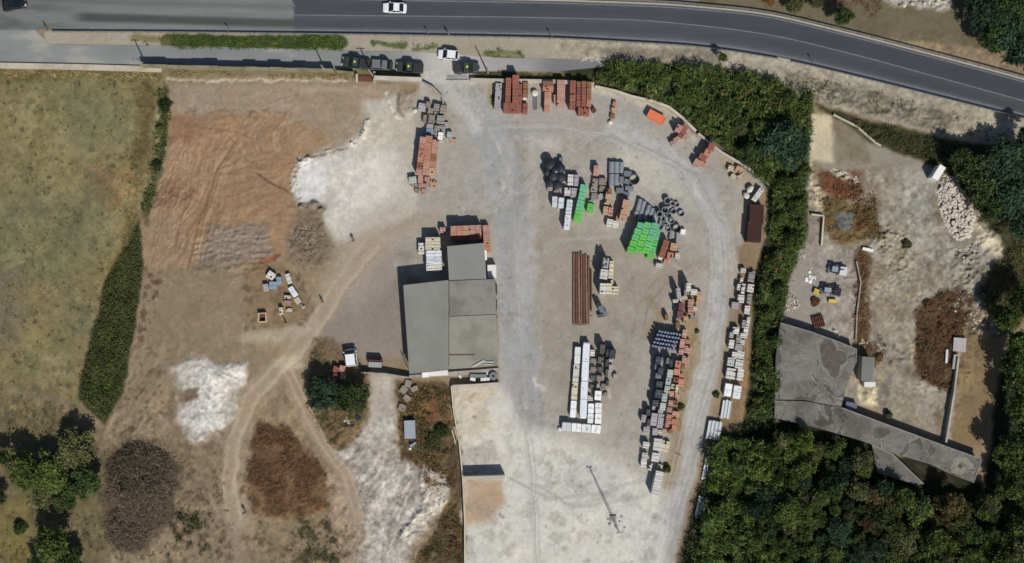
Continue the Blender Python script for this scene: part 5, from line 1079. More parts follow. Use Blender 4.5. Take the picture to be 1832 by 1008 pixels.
# --- the white block south
row("whitew", (1034.5, 620), (1024.5, 748), 4, 10.5, 1.1, "the southern stock's outer white column", gap=1.2, kinds=["whitew", "white", "cream", "whitew"])
row("bluew", (1049.5, 613), (1043, 749), 2, 12.5, 1.5, "the southern stock's long smooth column", gap=.15, hj=0)
pk("white", 1060, 632, 8, 11, 1.1, 4, "small white pallet at the top right of the long smooth column")
row("whitew", (1058, 722), (1056, 758), 2, 10.5, 1.2, "the southern stock's third white column"); row("whitew", (1071, 721), (1070, 759), 2, 12, 1.2, "the southern stock's fourth white column")
pk("whitew", 1070, 708, 12, 17, 1.4, 2, "white wrapped pallet heading the fourth white column"); pk("white", 1056, 713, 9, 9, .9, 2, "small white pallet heading the third white column")
row("whitew", (1005, 763), (1075, 769), 4, 15, 1.25, "the southern crosswise row", "from west", kinds=["bluew", "whitew", "whitew", "whitew"])
sack(1002, 768, .4, "small white bag at the west tip of the crosswise white row", h=.4)
i = 0
for px, py, w, l, h, kd in ((1078, 625, 9, 16, 2.3, "dgrey"), (1087, 632, 6, 14, 1.6, "black"), (1096, 634, 11, 16, 1.9, "black"), (1075, 645, 10, 12, 1.5, "dgrey"), (1062, 646, 9, 8, 1.0, "warm"), (1086, 650, 6, 14, 1.2, "black"), (1061, 662, 9, 10, .9, "warm"), (1074, 662, 10, 10, .9, "dgrey"), (1086, 668, 5, 14, 1.0, "dgrey"), (1061, 677, 8, 9, .7, "dgrey"), (1073, 677, 11, 9, 1.0, "warm"), (1069, 692, 7, 8, 1.2, "black"), (1059, 693, 8, 9, .6, "dgrey"), (1080, 692, 8, 10, .7, "warm"), (1087, 685, 5, 11, .8, "black"), (1083, 706, 8, 8, .5, "warm")):
    pk(kd, px, py, w, l, h, 5, f"{NAMES[kd]} pallet, {ORD[i]} down the dark jumble by the long white column", "dark jumble of pallets in the southern stock"); i += 1
pk("white", 1092, 645, 8, 5, .9, 3, "thin white pallet, topmost right of the dark jumble"); pk("lilac", 1093, 659, 7, 12, .9, 3, "pale lilac pallet right of the dark jumble"); pk("lilac", 1101, 674, 7, 9, .8, 3, "pale lilac pallet furthest right of the dark jumble"); pk("white", 1070, 690, 4, 6, 1.4, 12, "tiny white pallet inside the dark jumble"); 
# --- the long mixed row east
for kd, px, py, w, l, h, a, lb in (("lilac", 1215, 527, 7, 22, 2.6, -6, "tall pointed pale stack at the head of the mixed row"), ("white", 1232, 514, 8, 14, 2.8, 3, "tall white pallet at the top right of the mixed row head"), ("grey", 1229, 523, 9, 9, 2.2, 3, "grey block pallet just under the tall white one"), ("cream", 1223, 534, 14, 8, 1.6, -20, "cream pallet at the foot of the pointed stack"), ("white", 1209, 539, 10, 6, 1.5, 0, "low white pallet left of the cream one"),
 ("white", 1242, 523, 11, 10, 1.0, 8, "white pallet at the right edge of the mixed row head"), ("tan", 1251, 533, 8, 22, 1.0, 6, "tall narrow tan pallet on the right edge of the mixed row"), ("pink", 1236, 543, 10, 14, 1.3, 4, "pinkish pallet below the cream one"), ("cream", 1244, 553, 7, 8, .8, 10, "small cream pallet right of the pinkish ones"), ("pink", 1236, 557, 10, 12, 1.2, 4, "pinkish pallet beside the maroon ones"),
 ("maroon", 1219, 549, 9, 13, 1.9, 3, "dark maroon pallet, upper one of two"), ("maroon", 1218, 563, 12, 13, 1.9, 3, "dark maroon pallet, lower one of two"), ("warm", 1214, 569, 8, 10, 1.2, 5, "warm grey pallet beside the lower maroon one"), ("grey", 1240, 568, 10, 9, .8, 8, "grey block pallet right of the lower maroon one"), ("tan", 1227, 572, 8, 12, 1.1, 3, "tan pallet above the dark blue grid's right end"),
 ("brown", 1213, 582, 8, 12, 1.3, 3, "brown pallet at the upper right corner of the dark blue grid"), ("brown", 1193, 568, 6, 11, 1.4, 0, "small brown pallet in the shadow above the dark blue grid")):
    pk(kd, px, py, w, l, h, a, lb)
# dark blue grid of drums
Mdr = mat("drum_blue", (44, 54, 78), .5, .1, 2, spec=.4); Mdt = mat("drum_top", (118, 126, 148), .5, .12, 2, spec=.4)
dproto = None; dn = 0
for r_ in range(5):
    for c_ in range(8):
        px = 1180 + c_ * 5.2 - r_ * 2.9; py = 593 + c_ * .9 + r_ * 6.6
        x, y = W(px, py, 1.8); dn += 1
        if dproto is None:
            e = empty("blue_drum", (x, y, 0)); mb = MB(); mb.cyl((0, 0, 0), (0, 0, .88), .25, .25, 12); mb.cyl((0, 0, .9), (0, 0, 1.8), .25, .25, 12); b1 = mb.build("drum_body", Mdr, e)
            mb = MB(); mb.cyl((0, 0, 1.8), (0, 0, 1.83), .2, .2, 12); b2 = mb.build("lid", Mdt, e); dproto = (e, b1, b2)
        else:
            e = dproto[0].copy(); COL.objects.link(e); e.location = (x + random.uniform(-.04, .04), y + random.uniform(-.04, .04), 0)
            for q in dproto[1:]: k = q.copy(); COL.objects.link(k); k.parent = e
        e["label"] = f"dark blue drum, {ORD[c_]} from left in the {ORD[r_]} row of the drum grid"; e["category"] = "drum"; e["group"] = "dark blue drums standing in a tight grid"
i = 0
OR = [("tan", 1225, 598, 8, 15, 1.1), ("pink", 1221, 615, 9, 16, 1.5), ("orange", 1231, 612, 8, 8, .8), ("pink", 1231, 626, 12, 13, 1.3), ("pink", 1219, 630, 9, 10, 1.3), ("pink", 1227, 644, 13, 13, 1.3), ("orange", 1213, 652, 10, 12, 1.6), ("brown", 1222, 656, 7, 10, .9), ("orange", 1211, 666, 11, 11, 1.5), ("orange", 1219, 672, 7, 7, .9), ("red", 1210, 680, 10, 9, 1.4), ("orange", 1219, 685, 10, 13, 1.0), ("cream", 1204, 692, 6, 8, 1.3), ("cream", 1211, 696, 4, 14, 1.0), ("tan", 1202, 705, 8, 9, 1.1), ("tan", 1212, 708, 8, 8, .9), ("pink", 1200, 722, 8, 10, 1.1), ("brown", 1209, 722, 8, 9, .9), ("pink", 1198, 734, 9, 9, 1.1), ("tan", 1209, 742, 12, 11, .9), ("orange", 1197, 747, 9, 10, 1.1)]
OR += [("orange", 1207, 755, 10, 10, .9), ("orange", 1196, 759, 10, 12, 1.2), ("orange", 1207, 765, 9, 9, 1.0), ("pink", 1189, 772, 8, 8, .8), ("brown", 1200, 772, 9, 8, .7)]
half = ORD
for k, (kd, px, py, w, l, h) in enumerate(OR):
    sect = "upper" if k < 13 else "lower"; n_ = k if k < 13 else k - 13
    pk(kd, px, py, w, l, h, 8, f"{NAMES[kd]} pallet, {ORD[n_]} down the mixed row's {sect} orange side", "orange and pink side of the mixed row")
GR = [("black", 1178, 645, 10, 14, 2.2), ("slate", 1183, 644, 7, 8, 2.0), ("slate", 1195, 646, 6, 11, 2.0), ("black", 1201, 650, 6, 14, 2.2), ("slate", 1174, 657, 5, 9, 1.5), ("black", 1182, 665, 10, 14, 2.1), ("paleg", 1199, 669, 10, 14, 1.6), ("slate", 1177, 673, 8, 10, 1.9), ("paleg", 1196, 683, 9, 12, 1.6), ("black", 1180, 688, 12, 12, 2.1), ("paleg", 1194, 697, 10, 12, 1.5), ("black", 1179, 705, 14, 16, 2.2), ("paleg", 1189, 712, 9, 14, 1.5)]
GR += [("black", 1173, 722, 12, 12, 2.0), ("lilac", 1170, 729, 5, 9, 1.2), ("paleg", 1186, 728, 10, 13, 1.5), ("paleg", 1182, 737, 8, 8, 1.4), ("black", 1160, 738, 8, 12, 1.6), ("lilac", 1152, 749, 8, 12, 1.3), ("lilac", 1170, 751, 11, 22, 1.5), ("lilac", 1182, 754, 10, 25, 1.5), ("black", 1161, 756, 7, 13, 1.4), ("lilac", 1172, 773, 9, 12, 1.0), ("lilac", 1155, 770, 7, 11, .9), ("cream", 1181, 774, 7, 8, .8)]
for k, (kd, px, py, w, l, h) in enumerate(GR):
    sect = "upper" if k < 13 else "lower"; n_ = k if k < 13 else k - 13
    pk(kd, px, py, w, l, h, 9, f"{NAMES[kd]} pallet, {ORD[n_]} down the mixed row's {sect} grey side", "grey and black side of the mixed row")
for kd, px, py, w, l, h, a, lb in (("white", 1177, 796, 15, 21, 1.5, 9, "large white pallet topping the pale southern end of the mixed row"), ("cream", 1191, 799, 13, 19, .9, 14, "cream pallet right of the large white one"), ("white", 1156, 797, 11, 11, 1.3, 8, "small white pallet left of the large white one"), ("white", 1154, 816, 10, 10, 1.1, 6, "small white pallet, second down the left side of the pale end"), ("white", 1152, 829, 10, 14, 1.0, 5, "white pallet lowest on the left side of the pale end"), ("white", 1173, 819, 13, 15, 1.3, 8, "white pallet under the large white one"), ("white", 1164, 836, 5, 13, 1.0, 14, "narrow white pallet above the long shadow"), ("cream", 1181, 836, 9, 9, .7, 14, "small cream pallet under the right white one")):
    pk(kd, px, py, w, l, h, a, lb)
row("white", (1181, 844), (1171, 887), 4, 13, 2.0, "the white column ending the mixed row")
# --- slabs and bundles along the eastern edge
ES = [("white", 1330, 484, 9, 8, 1.0), ("grey", 1345, 495, 11, 20, 1.0), ("white", 1327, 502, 5, 9, 1.0), ("white", 1322, 514, 5, 11, 1.2), ("white", 1330, 517, 6, 18, 1.4), ("white", 1343, 516, 11, 14, 1.3), ("white", 1326, 535, 11, 14, 1.3), ("grey", 1341, 535, 8, 16, 1.3), ("lilac", 1315, 547, 12, 12, .9), ("white", 1337, 555, 9, 15, 1.0), ("white", 1339, 576, 6, 16, 1.0), ("grey", 1331, 580, 6, 14, 1.3), ("white", 1317, 592, 11, 12, 1.3), ("white", 1335, 592, 8, 14, 1.2), ("lilac", 1309, 600, 7, 10, 1.1), ("white", 1331, 601, 12, 8, 1.2)]
for k, (kd, px, py, w, l, h) in enumerate(ES):
    pk(kd, px, py, w, l, h, 8, f"{NAMES[kd]} pallet, {ORD[k]} down the eastern edge row's northern part", "pale pallets along the eastern edge")
ES = [("grey", 1322, 607, 9, 14, 1.0), ("white", 1309, 616, 9, 15, 1.2), ("white", 1329, 613, 7, 9, .9), ("lilac", 1322, 622, 13, 12, 1.1), ("white", 1314, 636, 8, 12, 1.1), ("white", 1325, 636, 13, 14, 1.0), ("paleg", 1308, 648, 12, 15, 1.3), ("white", 1323, 652, 14, 16, 1.3), ("white", 1308, 669, 16, 19, 1.3), ("white", 1325, 671, 11, 20, 1.2), ("whitew", 1303, 698, 13, 23, 1.2), ("whitew", 1319, 702, 14, 24, 1.2)]
for k, (kd, px, py, w, l, h) in enumerate(ES):
    pk(kd, px, py, w, l, h, 9, f"{NAMES[kd]} pallet, {ORD[k]} down the eastern edge row's southern part", "pale pallets along the eastern edge")
def bundle(px, py, w, l, h, ang, label, n=8, m=None):
    x, y = W(px, py, h); e = empty("profile_bundle", (x, y, 0), R(-ang)); tag(e, label, "bundle"); r = w / n / 2
    for k, mm in enumerate((K["whitew"], K["bluew"], M_steel)):
        mb = MB()
        for i in range(k, n, 3):
            xx = -w / 2 + (i + .5) * w / n; [mb.box(xx, random.uniform(-.15, .15), .12 + t * (h - .15) / 2, w / n * .8, l, (h - .2) / 2) for t in range(2)]
        mb.build("profiles", m or mm, e)
    mb = MB(); [mb.box(0, s * l * .35, 0, w, .12, .11) for s in (-1, 1)]; mb.build("bearers", M_pal, e)
bundle(1300, 733, 1.7, 3.2, .7, 9, "bundle of grey white profiles below the southern wrapped pallets", 9); bundle(1278, 770, 2.4, 3.3, .9, 10, "wide bundle of white and bluish profiles at the row's south", 11)
bundle(1263, 838, .8, 4.0, .5, 11, "narrow bundle of white profiles below the overhanging reeds", 4); bundle(1254, 909, 1.5, 3.8, .6, 12, "southernmost bundle of bluish grey profiles by the woods", 7)
e = empty("loose_pole", (*W(1241, 956), .12), R(-14)); tag(e, "thin pale pole lying at the southeastern edge of the yard", "pole"); mb = MB(); mb.cyl((0, -2.1, 0), (0, 2.1, 0), .1, .1, 8); mb.build("shaft", K["tan"], e); mb = MB(); mb.cyl((0, 2.1, 0), (0, 2.25, 0), .13, .13, 8); mb.build("cap", M_dark, e)
# --- north-west stocks beside the entrance track
i = 0
for kd, px, py, w, l, h, a in (("lilac", 755, 192, 13, 14, 1.0, 12), ("warm", 766, 188, 8, 12, 1.4, 6), ("warm", 770, 200, 9, 13, 1.2, 8), ("grey", 781, 192, 10, 12, 1.2, 8), ("warm", 793, 196, 11, 15, 1.2, 8), ("warm", 780, 202, 8, 8, 1.0, 8), ("warm", 760, 213, 6, 14, 1.3, 6), ("warm", 772, 213, 11, 14, 1.5, 6), ("grey", 788, 214, 13, 14, 1.5, 6), ("lilac", 769, 226, 12, 8, 1.2, 6), ("grey", 790, 229, 13, 9, 1.1, 6), ("blue", 769, 235, 13, 9, 1.3, 6), ("warm", 780, 233, 6, 16, 1.0, 6), ("lilac", 798, 224, 8, 10, .7, 6)):
    pk(kd, px, py, w, l, h, a, f"{NAMES[kd]} pallet, {ORD[i]} down the paver group by the entrance track", "paver pallets beside the entrance track"); i += 1
sack(742, 198, .4, "small white bag left of the paver group", h=.5); pk("whitew", 788, 243, 9, 13, 1.0, 5, "white wrapped pallet right of the orange columns' top"); pk("paleg", 804, 243, 9, 14, 1.1, 8, "pale greenish pallet furthest right below the paver group"); pk("cream", 790, 253, 9, 5, .5, 3, "low cream pallet beneath the white wrapped one"); pk("tan", 811, 253, 9, 9, .4, 6, "low tan pallet beside the pale greenish one")
row("orange", (757, 245), (749, 313), 6, 10.5, 2.5, "the left orange column below the pavers", kinds=["pink", "orange", "orange", "orange", "red", "pink"])
row("orange", (768, 243), (761, 313), 6, 11, 2.4, "the middle orange column below the pavers", kinds=["orange", "orange", "orange", "orange", "tan", "pink"])
row("orange", (779, 250), (772, 313), 5, 9.5, 1.8, "the right orange column below the pavers", kinds=["pink", "pink", "brown", "orange", "tan"])
i = 0
for kd, px, py, w, l, h, a in (("paleg", 738, 322, 13, 11, 1.2, -6), ("pink", 752, 321, 9, 13, 1.2, 2), ("pink", 764, 322, 9, 11, 1.2, 2), ("tan", 775, 330, 12, 14, .5, 3), ("warm", 741, 331, 14, 6, .6, 5), ("pink", 757, 332, 15, 7, .9, 2), ("warm", 746, 341, 8, 9, .7, 0), ("pink", 758, 343, 8, 10, .7, 0)):
    pk(kd, px, py, w, l, h, a, f"{NAMES[kd]} pallet, {ORD[i]} in the low group below the orange columns", "low pallets south of the orange columns"); i += 1
# --- stacks at the depot's north side
for r_ in range(3):
    row("orange", (806, 409 + r_ * 9), (861, 407 + r_ * 9), 5, 8.4, (2.4, 2.2, 1.7)[r_], f"the {ORD[r_]} brick row north of the depot", "from west", kinds=[["pink", "orange", "tan", "pink", "pink"], ["orange", "orange", "tan", "pink", "pink"], ["red", "red", "red", "red", "red"]][r_])
row("orange", (869, 403), (872, 452), 4, 11, 1.4, "the column at the depot's northeast corner", kinds=["pink", "pink", "orange", "orange"])
pk("pink", 792, 412, 10, 10, 1.4, 3, "single pinkish brick pallet west of the brick rows")
row("white", (774, 425), (774, 447), 2, 26, 2.5, "the cream pair west of the depot", kinds=["cream", "cream"], gap=.1); row("white", (775.5, 448), (776.5, 484), 3, 27.5, 2.3, "the white stack west of the depot", kinds=["bluew", "bluew", "white"], gap=.1)
pk("white", 781, 484, 12, 4, 1.4, 2, "thin white pallet at the foot of the white stack"); pk("white", 755, 445, 13, 20, 1.3, -3, "low white pallet on the left of the white stack")
simple("white_box", 880, 486, 1.5, 2.3, 1.6, -2, MWp, "white box standing against the depot's north wing east wall", "box"); simple("white_post", 869, 457, .35, 1.7, 1.4, -3, MWp, "narrow white board on the depot's north wing east wall", "board")
# --- crates on the dirt at the west
for kd, px, py, w, l, h, a, lb in (("white", 484, 493, 13, 13, 1.0, 35, "square white pallet at the top of the western crate cluster"), ("blue", 488, 511, 14, 14, .8, 6, "blue covered pallet in the middle of the western crate cluster"), ("blue", 499, 502, 9, 13, .8, -8, "small blue covered pallet right of the square white one"), ("lilac", 475.5, 515, 9, 13, .9, -10, "lilac pallet on the left of the western crate cluster"), ("white", 516.5, 499, 8, 18, .8, -20, "upper narrow white pallet right of the blue ones"), ("bluew", 524, 522, 10, 20, .8, -34, "lower narrow bluish white pallet slanting right"), ("cream", 532.5, 538, 10, 11, .6, -34, "cream pallet at the foot of the slanting white one"), ("cream", 514, 532, 11, 6, .7, 5, "small cream pallet, upper of two below the blue pallet"), ("pink", 514, 542, 12, 8, .8, 4, "small pinkish pallet, lower of two below the blue pallet"), ("cream", 502.5, 557, 7, 13, 1.0, -4, "upright cream crate at the lower end of the western cluster"), ("cream", 517, 555, 11, 6, .4, 4, "low cream pallet right of the upright cream crate"), ("cream", 541, 549, 8, 6, .4, 20, "lone low cream pallet furthest right in the western cluster")):
    pk(kd, px, py, w, l, h, a, lb)
x, y = W(471, 568); e = empty("open_crate", (x, y, 0), R(4)); tag(e, "open pale box with dark inside at the bottom left of the crates", "crate"); mb = MB(); [mb.box(s * .65, 0, 0, .1, 1.6, .9) for s in (-1, 1)]; [mb.box(0, s * .76, 0, 1.2, .1, .9) for s in (-1, 1)]; mb.build("side_boards", K["cream"], e); mb = MB(); mb.box(0, 0, .02, 1.2, 1.4, .1); mb.build("floor_board", M_rust, e); mb = MB(); mb.box(0, -.85, .1, 1.1, .05, .6); mb.build("front_rail", K["cream"], e)
# reddish pallets under the tree, slabs to the east
for kd, px, py, a, lb in (("red", 601, 661, 10, "reddish pallet, upper left of four beside the white van"), ("pink", 612, 660, 12, "pinkish pallet, upper right of four beside the white van"), ("maroon", 600, 674, 8, "maroon pallet, lower left of four beside the white van"), ("tan", 613, 673, 10, "tan pallet, lower right of four beside the white van")):
    pk(kd, px, py, 10, 11, 1.1, a, lb)
for px, py, w, l, a, lb in ((730, 687, 11, 13, 15, "topmost tilted grey slab in the brown scrub"), (722, 698, 12, 12, 35, "second tilted grey slab in the brown scrub"), (742, 696, 12, 8, -20, "flat grey slab right of the tilted ones"), (728, 713, 12, 10, 40, "third tilted grey slab in the brown scrub"), (719, 730, 12, 12, 20, "lowest tilted grey slab in the brown scrub")):
    simple("concrete_slab", px, py, w / 10, l / 10, .45, a, K["warm"], lb, "slab", bev=.02)
simple("steel_tank", 733, 769, 1.9, 3.2, 1.1, -2, mat("tank_blue_grey", (146, 152, 162), .5, .08, 1.2), "large blue grey rectangular tank in the brown scrub", "tank")
e = empty("scrap_bucket", (*W(735, 797), 0)); tag(e, "small blue and white scrap lying below the blue grey tank", "scrap"); mb = MB(); mb.cyl((0, 0, 0), (.1, 0, .6), .3, .24, 12); mb.box(.6, .3, 0, .8, .4, .4, .6); mb.build("buckets", K["blue"], e); mb = MB(); mb.box(-.1, -.6, 0, .4, .4, .35, .3); mb.build("white_piece", MWp, e)
for i, (px, py) in enumerate(((812, 782), (816, 776), (820, 786))):
    e = empty("pale_tube", (*W(px, py), .15), R(14)); tag(e, f"pale tube leaning along the forecourt's west wall, {['leftmost','middle','rightmost'][i]} of three", "tube", "pale tubes beside the divider wall"); mb = MB(); mb.cyl((0, -1.3, 0), (0, 1.3, .1), .1, .1, 8); mb.build("tube", K["cream"], e); mb = MB(); mb.cyl((0, -1.36, 0), (0, -1.3, 0), .13, .13, 8); mb.build("cap", M_dark, e)
for i, (px, py, lb) in enumerate(((622, 752, "upper white lump of the rubble below the two round trees"), (628, 766, "grey dark lump of the rubble below the two round trees"), (640, 748, "black scrap lump at the edge of the chalk lane"))):
    debris(px, py, 7, .6, .35, [Mwr, K["dgrey"], M_dark][i], lb, "debris heap", "debris_heap")
# ================================================================ VEGETATION
ML = {"dark": leafmat("leaves_dark", (36, 46, 26), (62, 76, 40), (92, 104, 58)), "mid": leafmat("leaves_mid", (48, 58, 28), (80, 92, 44), (112, 120, 66)), "olive": leafmat("leaves_olive", (56, 58, 36), (86, 88, 54), (120, 118, 80)),
      "pine": leafmat("leaves_pine", (28, 40, 30), (50, 68, 48), (78, 96, 70)), "lime": leafmat("leaves_lime", (66, 76, 34), (96, 106, 50), (124, 130, 72)), "brownish": leafmat("leaves_brownish", (64, 56, 36), (92, 82, 52), (116, 104, 70)), "cane": leafmat("leaves_cane", (44, 56, 28), (78, 92, 44), (128, 132, 84)), "canedk": leafmat("leaves_cane_dark", (38, 48, 30), (64, 76, 44), (104, 104, 70)),
      "dry": leafmat("dry_scrub", (84, 58, 40), (120, 90, 60), (152, 122, 86)), "rustscrub": leafmat("rust_scrub", (86, 62, 44), (112, 84, 60), (136, 108, 78)), "straw": leafmat("dry_grass", (112, 98, 64), (146, 130, 92), (170, 154, 118)), "grass": leafmat("green_grass", (56, 70, 32), (80, 96, 44), (110, 118, 64)), "bramble": leafmat("bramble", (56, 62, 34), (78, 84, 48), (106, 104, 66))}
M_bark = mat("bark", (88, 74, 60), .95, .2, 3, .02)
def leaf_cards(P_, size, elong=1.6, flat=.0, dirs=None):
    n = len(P_); a = rng.normal(size=(n, 3)); 
    if dirs is not None: a = dirs + rng.normal(size=(n, 3)) * .25
    a /= np.linalg.norm(a, axis=1)[:, None] + 1e-9; b = rng.normal(size=(n, 3)); b[:, 2] *= (1 - flat); b = np.cross(a, b); b /= np.linalg.norm(b, axis=1)[:, None] + 1e-9
    s = (size * rng.uniform(.6, 1.4, n))[:, None]; u = a * s * elong / 2; v = b * s / 2
    V = np.stack([P_ - u, P_ + v * .9 - u * .1, P_ + u, P_ - v * .9 - u * .1], 1).reshape(-1, 3); return V, np.arange(4 * n).reshape(-1, 4)
def crown_points(r, h, nc, npc, cl):
    pts = []
    lob = [(rng.uniform(0, 6.28), rng.uniform(.25, .6) * r, rng.uniform(.45, .8) * r) for _ in range(6)]
    for k in range(nc):
        t, d, q = lob[rng.integers(6)]; v_ = rng.normal(size=3); v_ /= np.linalg.norm(v_); v_[2] = abs(v_[2]) * .9 - .15; m = q * rng.uniform(.55, 1.0)
        c = np.array([d * math.cos(t) + v_[0] * m, d * math.sin(t) + v_[1] * m, h * .5 + v_[2] * h * .5 * rng.uniform(.7, 1.05)])
        pts.append(c + rng.normal(size=(npc, 3)) * cl * np.array([1, 1, .6]))
    return np.concatenate(pts)
TREES = {}
def tree_proto(kind, i):
    k = (kind, i)
    if k in TREES: return TREES[k]
    r, h = 2.4, 4.6; P_ = crown_points(r, h, 74, 62, .30) + np.array([0, 0, 1.3])
    V, Q = leaf_cards(P_, .23 if kind != "pine" else .2, 1.7 if kind != "pine" else 2.6)
    o = np_mesh("crown", V, Q, ML[kind]); mb = MB(); mb.cyl((0, 0, -.2), (.1, .05, 2.0), .2, .14, 8)
    for a in range(6):
        t = a * 1.05; p1 = (.1 + .9 * math.cos(t), .05 + .9 * math.sin(t), 3.0); mb.cyl((.1, .05, 1.6 + .1 * a), p1, .09, .06, 6); mb.cyl(p1, (p1[0] * 1.7, p1[1] * 1.7, 4.2), .06, .02, 5)
    t_ = mb.build("trunk", M_bark); a_, b_ = o.data, t_.data; bpy.data.objects.remove(o); bpy.data.objects.remove(t_); TREES[k] = (a_, b_); return TREES[k]
def tree(px, py, r, h, kind, label, group=None, name="broadleaf_tree", cat="tree"):
    x, y = W(px, py, h * .7); e = empty(name, (x, y, 0), random.random() * 6.28); tag(e, label, cat, group); c_, t_ = tree_proto(kind, random.randint(0, 3))
    for nm, me in (("crown", c_), ("trunk", t_)):
        o = bpy.data.objects.new(nm, me); COL.objects.link(o); o.parent = e; o.scale = (r / 2.6, r / 2.6 * random.uniform(.88, 1.12), h / 6.2)
    return e
def bush(px, py, r, h, kind, label, group=None, name="shrub", cat="shrub"):
    x, y = W(px, py); n = int(260 + r * r * 380); t = rng.uniform(0, 6.28, n); d = r * np.sqrt(rng.uniform(0, 1, n)); ph = rng.uniform(0, 6.28); d *= 1 + .18 * np.sin(3 * t + ph) + .1 * np.sin(5 * t)
    z = h * (1 - (d / r / 1.3) ** 2) * rng.uniform(.4, 1.05, n); P_ = np.stack([d * np.cos(t), d * np.sin(t), np.clip(z, .05, None)], 1); V, Q = leaf_cards(P_, .17, 1.7)
    e = empty(name, (x, y, max(0, ground_h(px, py) - .05))); tag(e, label, cat, group); np_mesh("foliage", V, Q, ML[kind], e); mb = MB()
    for a in range(4): mb.cyl((0, 0, -.05), (r * .4 * math.cos(a * 1.6), r * .4 * math.sin(a * 1.6), h * .7), .04, .02, 5)
    mb.build("stems", M_bark, e); return e
def field(name, pts, dens, size, h, kind, label=None, cat=None, elong=2.2, clump=.0, upright=0.0, lean=None, spread=.12, cl_n=14):
    spread = spread * 1.15
    """uncountable ground cover: tufts scattered over a plan polygon"""
    n = int(polyarea(pts) * dens); x, y = scatter(pts, n); n = len(x)
    ed = segdist(x, y, pts, True) + (fbm(x, y, 30, 77, 4, .6) * 40); kp = ed > rng.uniform(-6, 7, n); x, y = x[kp], y[kp]; n = len(x)
    if clump:
        keep = (fbm(x, y, 26, 5, 4, .6) + rng.uniform(-.1, .1, n)) > (clump - .5) * .5; x, y = x[keep], y[keep]; n = len(x)
    if n == 0: return
    hh = h * np.clip(.75 + 1.3 * fbm(x, y, 40, 9, 4, .6), .25, 1.4)
    X_ = np.repeat((x - 916) / 10, cl_n) + rng.normal(size=n * cl_n) * spread; Y_ = np.repeat((504 - y) / 10, cl_n) + rng.normal(size=n * cl_n) * spread
    gi = np.clip(np.searchsorted(gx, X_), 0, len(gx) - 1); gj = np.clip(np.searchsorted(gy, Y_), 0, len(gy) - 1)
    Z_ = np.clip(hgt[gj, gi], -.1, None) + np.repeat(hh, cl_n) * rng.uniform(.25, 1.0, n * cl_n)
    P_ = np.stack([X_, Y_, Z_], 1); dirs = None
    if upright:
        th = rng.uniform(0, 6.28, len(X_)); dirs = np.stack([np.cos(th) * (1 - upright), np.sin(th) * (1 - upright), np.full(len(X_), upright)], 1)
        if lean: dirs += np.array([lean[0], lean[1], 0])
    V, Q = leaf_cards(P_, size, elong, dirs=dirs); o = np_mesh(name, V, Q, ML[kind]); tag(o, label, cat, None, "stuff"); return o
# --- ground cover belts
NE = [(1064, 148), (1075, 118), (1110, 108), (1200, 118), (1290, 124), (1400, 145), (1452, 172), (1452, 206), (1446, 290), (1440, 420), (1408, 500), (1398, 590), (1390, 720), (1372, 752), (1340, 745), (1352, 640), (1356, 520), (1372, 455), (1378, 340), (1300, 268), (1245, 228), (1195, 186), (1130, 166)]
field("cane_thicket", NE, 6.5, .16, 2.4, "cane", "tall green cane thicket filling the slope northeast of the yard", "cane thicket", 5.5, .35, .42, (-.05, .1), .2, 12)
field("cane_thicket", NE, 5.0, .17, 1.9, "canedk", "darker cane growing among the green cane thicket", "cane thicket", 3.5, .42, .2, None, .3, 12)
field("dry_cane", NE, 1.6, .11, 2.3, "dry", "brown dry stalks scattered in the northeast cane thicket", "dry cane", 6, .62, .4, None, .25, 8)
HB = [(250, 400), (256, 480), (240, 600), (218, 700), (192, 752), (140, 714), (152, 650), (192, 500), (228, 438)]
field("bramble_belt", HB, 11, .13, .9, "bramble", "dense green bramble belt between field and bare soil", "brambles", 2.2, .1, 0, None, .2, 13)
field("bramble_belt", [(300, 150), (306, 210), (292, 300), (270, 380), (250, 400), (262, 340), (278, 250), (284, 160)], 13, .15, .8, "bramble", "thin strip of weeds north of the bramble belt", "weeds", 2, .3, 0, None, .18, 9)
field("dry_grass", FIELD, 1.3, .12, .14, "straw", "dry grass tufts across the olive field", "dry grass", 2, .55, 0, None, .3, 7)
field("weeds", FIELD, .5, .13, .2, "olive", "green weeds dotted across the olive field", "weeds", 1.6, .62, 0, None, .14, 10)
field("green_grass", [(300, 64), (612, 66), (614, 90), (300, 87)], 12, .12, .45, "grass", "lush green grass strip between highway and service road", "grass", 2, .05, .2, None, .2, 12)
field("green_grass", [(250, 62), (330, 64), (330, 84), (250, 82)], 3, .1, .25, "olive", "sparse weeds at the west end of the green grass strip", "weeds", 2, .45, .1)
for pts, kd, lb in (([(665, 74), (722, 74), (722, 84), (665, 84)], "grass", "low green weeds on the pale median above the pickups"), ([(738, 80), (780, 80), (776, 90), (738, 88)], "grass", "small green weed patch left of the white turning car"), ([(866, 88), (935, 88), (938, 106), (870, 104)], "grass", "green weed patch right of the white turning car"), ([(300, 128), (640, 134), (640, 146), (300, 142)], "straw", "dry verge behind the weathered stone wall"), ([(845, 128), (1064, 134), (1064, 148), (845, 142)], "olive", "olive weeds behind the straight pale yard wall"), ([(0, 124), (285, 128), (290, 142), (0, 138)], "straw", "dry grass along the long low pale wall")):
    field("verge_grass", pts, 7, .11, .4, kd, lb, "grass", 2, .25, .1, None, .15, 9)
OV = [(470, 758), (503, 766), (552, 818), (588, 870), (580, 904), (525, 922), (458, 908), (447, 850), (452, 790)]
field("dry_scrub", [(466, 750), (510, 760), (560, 812), (598, 872), (588, 912), (525, 932), (450, 916), (440, 850), (445, 790)], 11, .085, .3, "rustscrub", "rust brown dry scrub covering the oval mound", "dry scrub", 3, .5, .1, None, .22, 12)
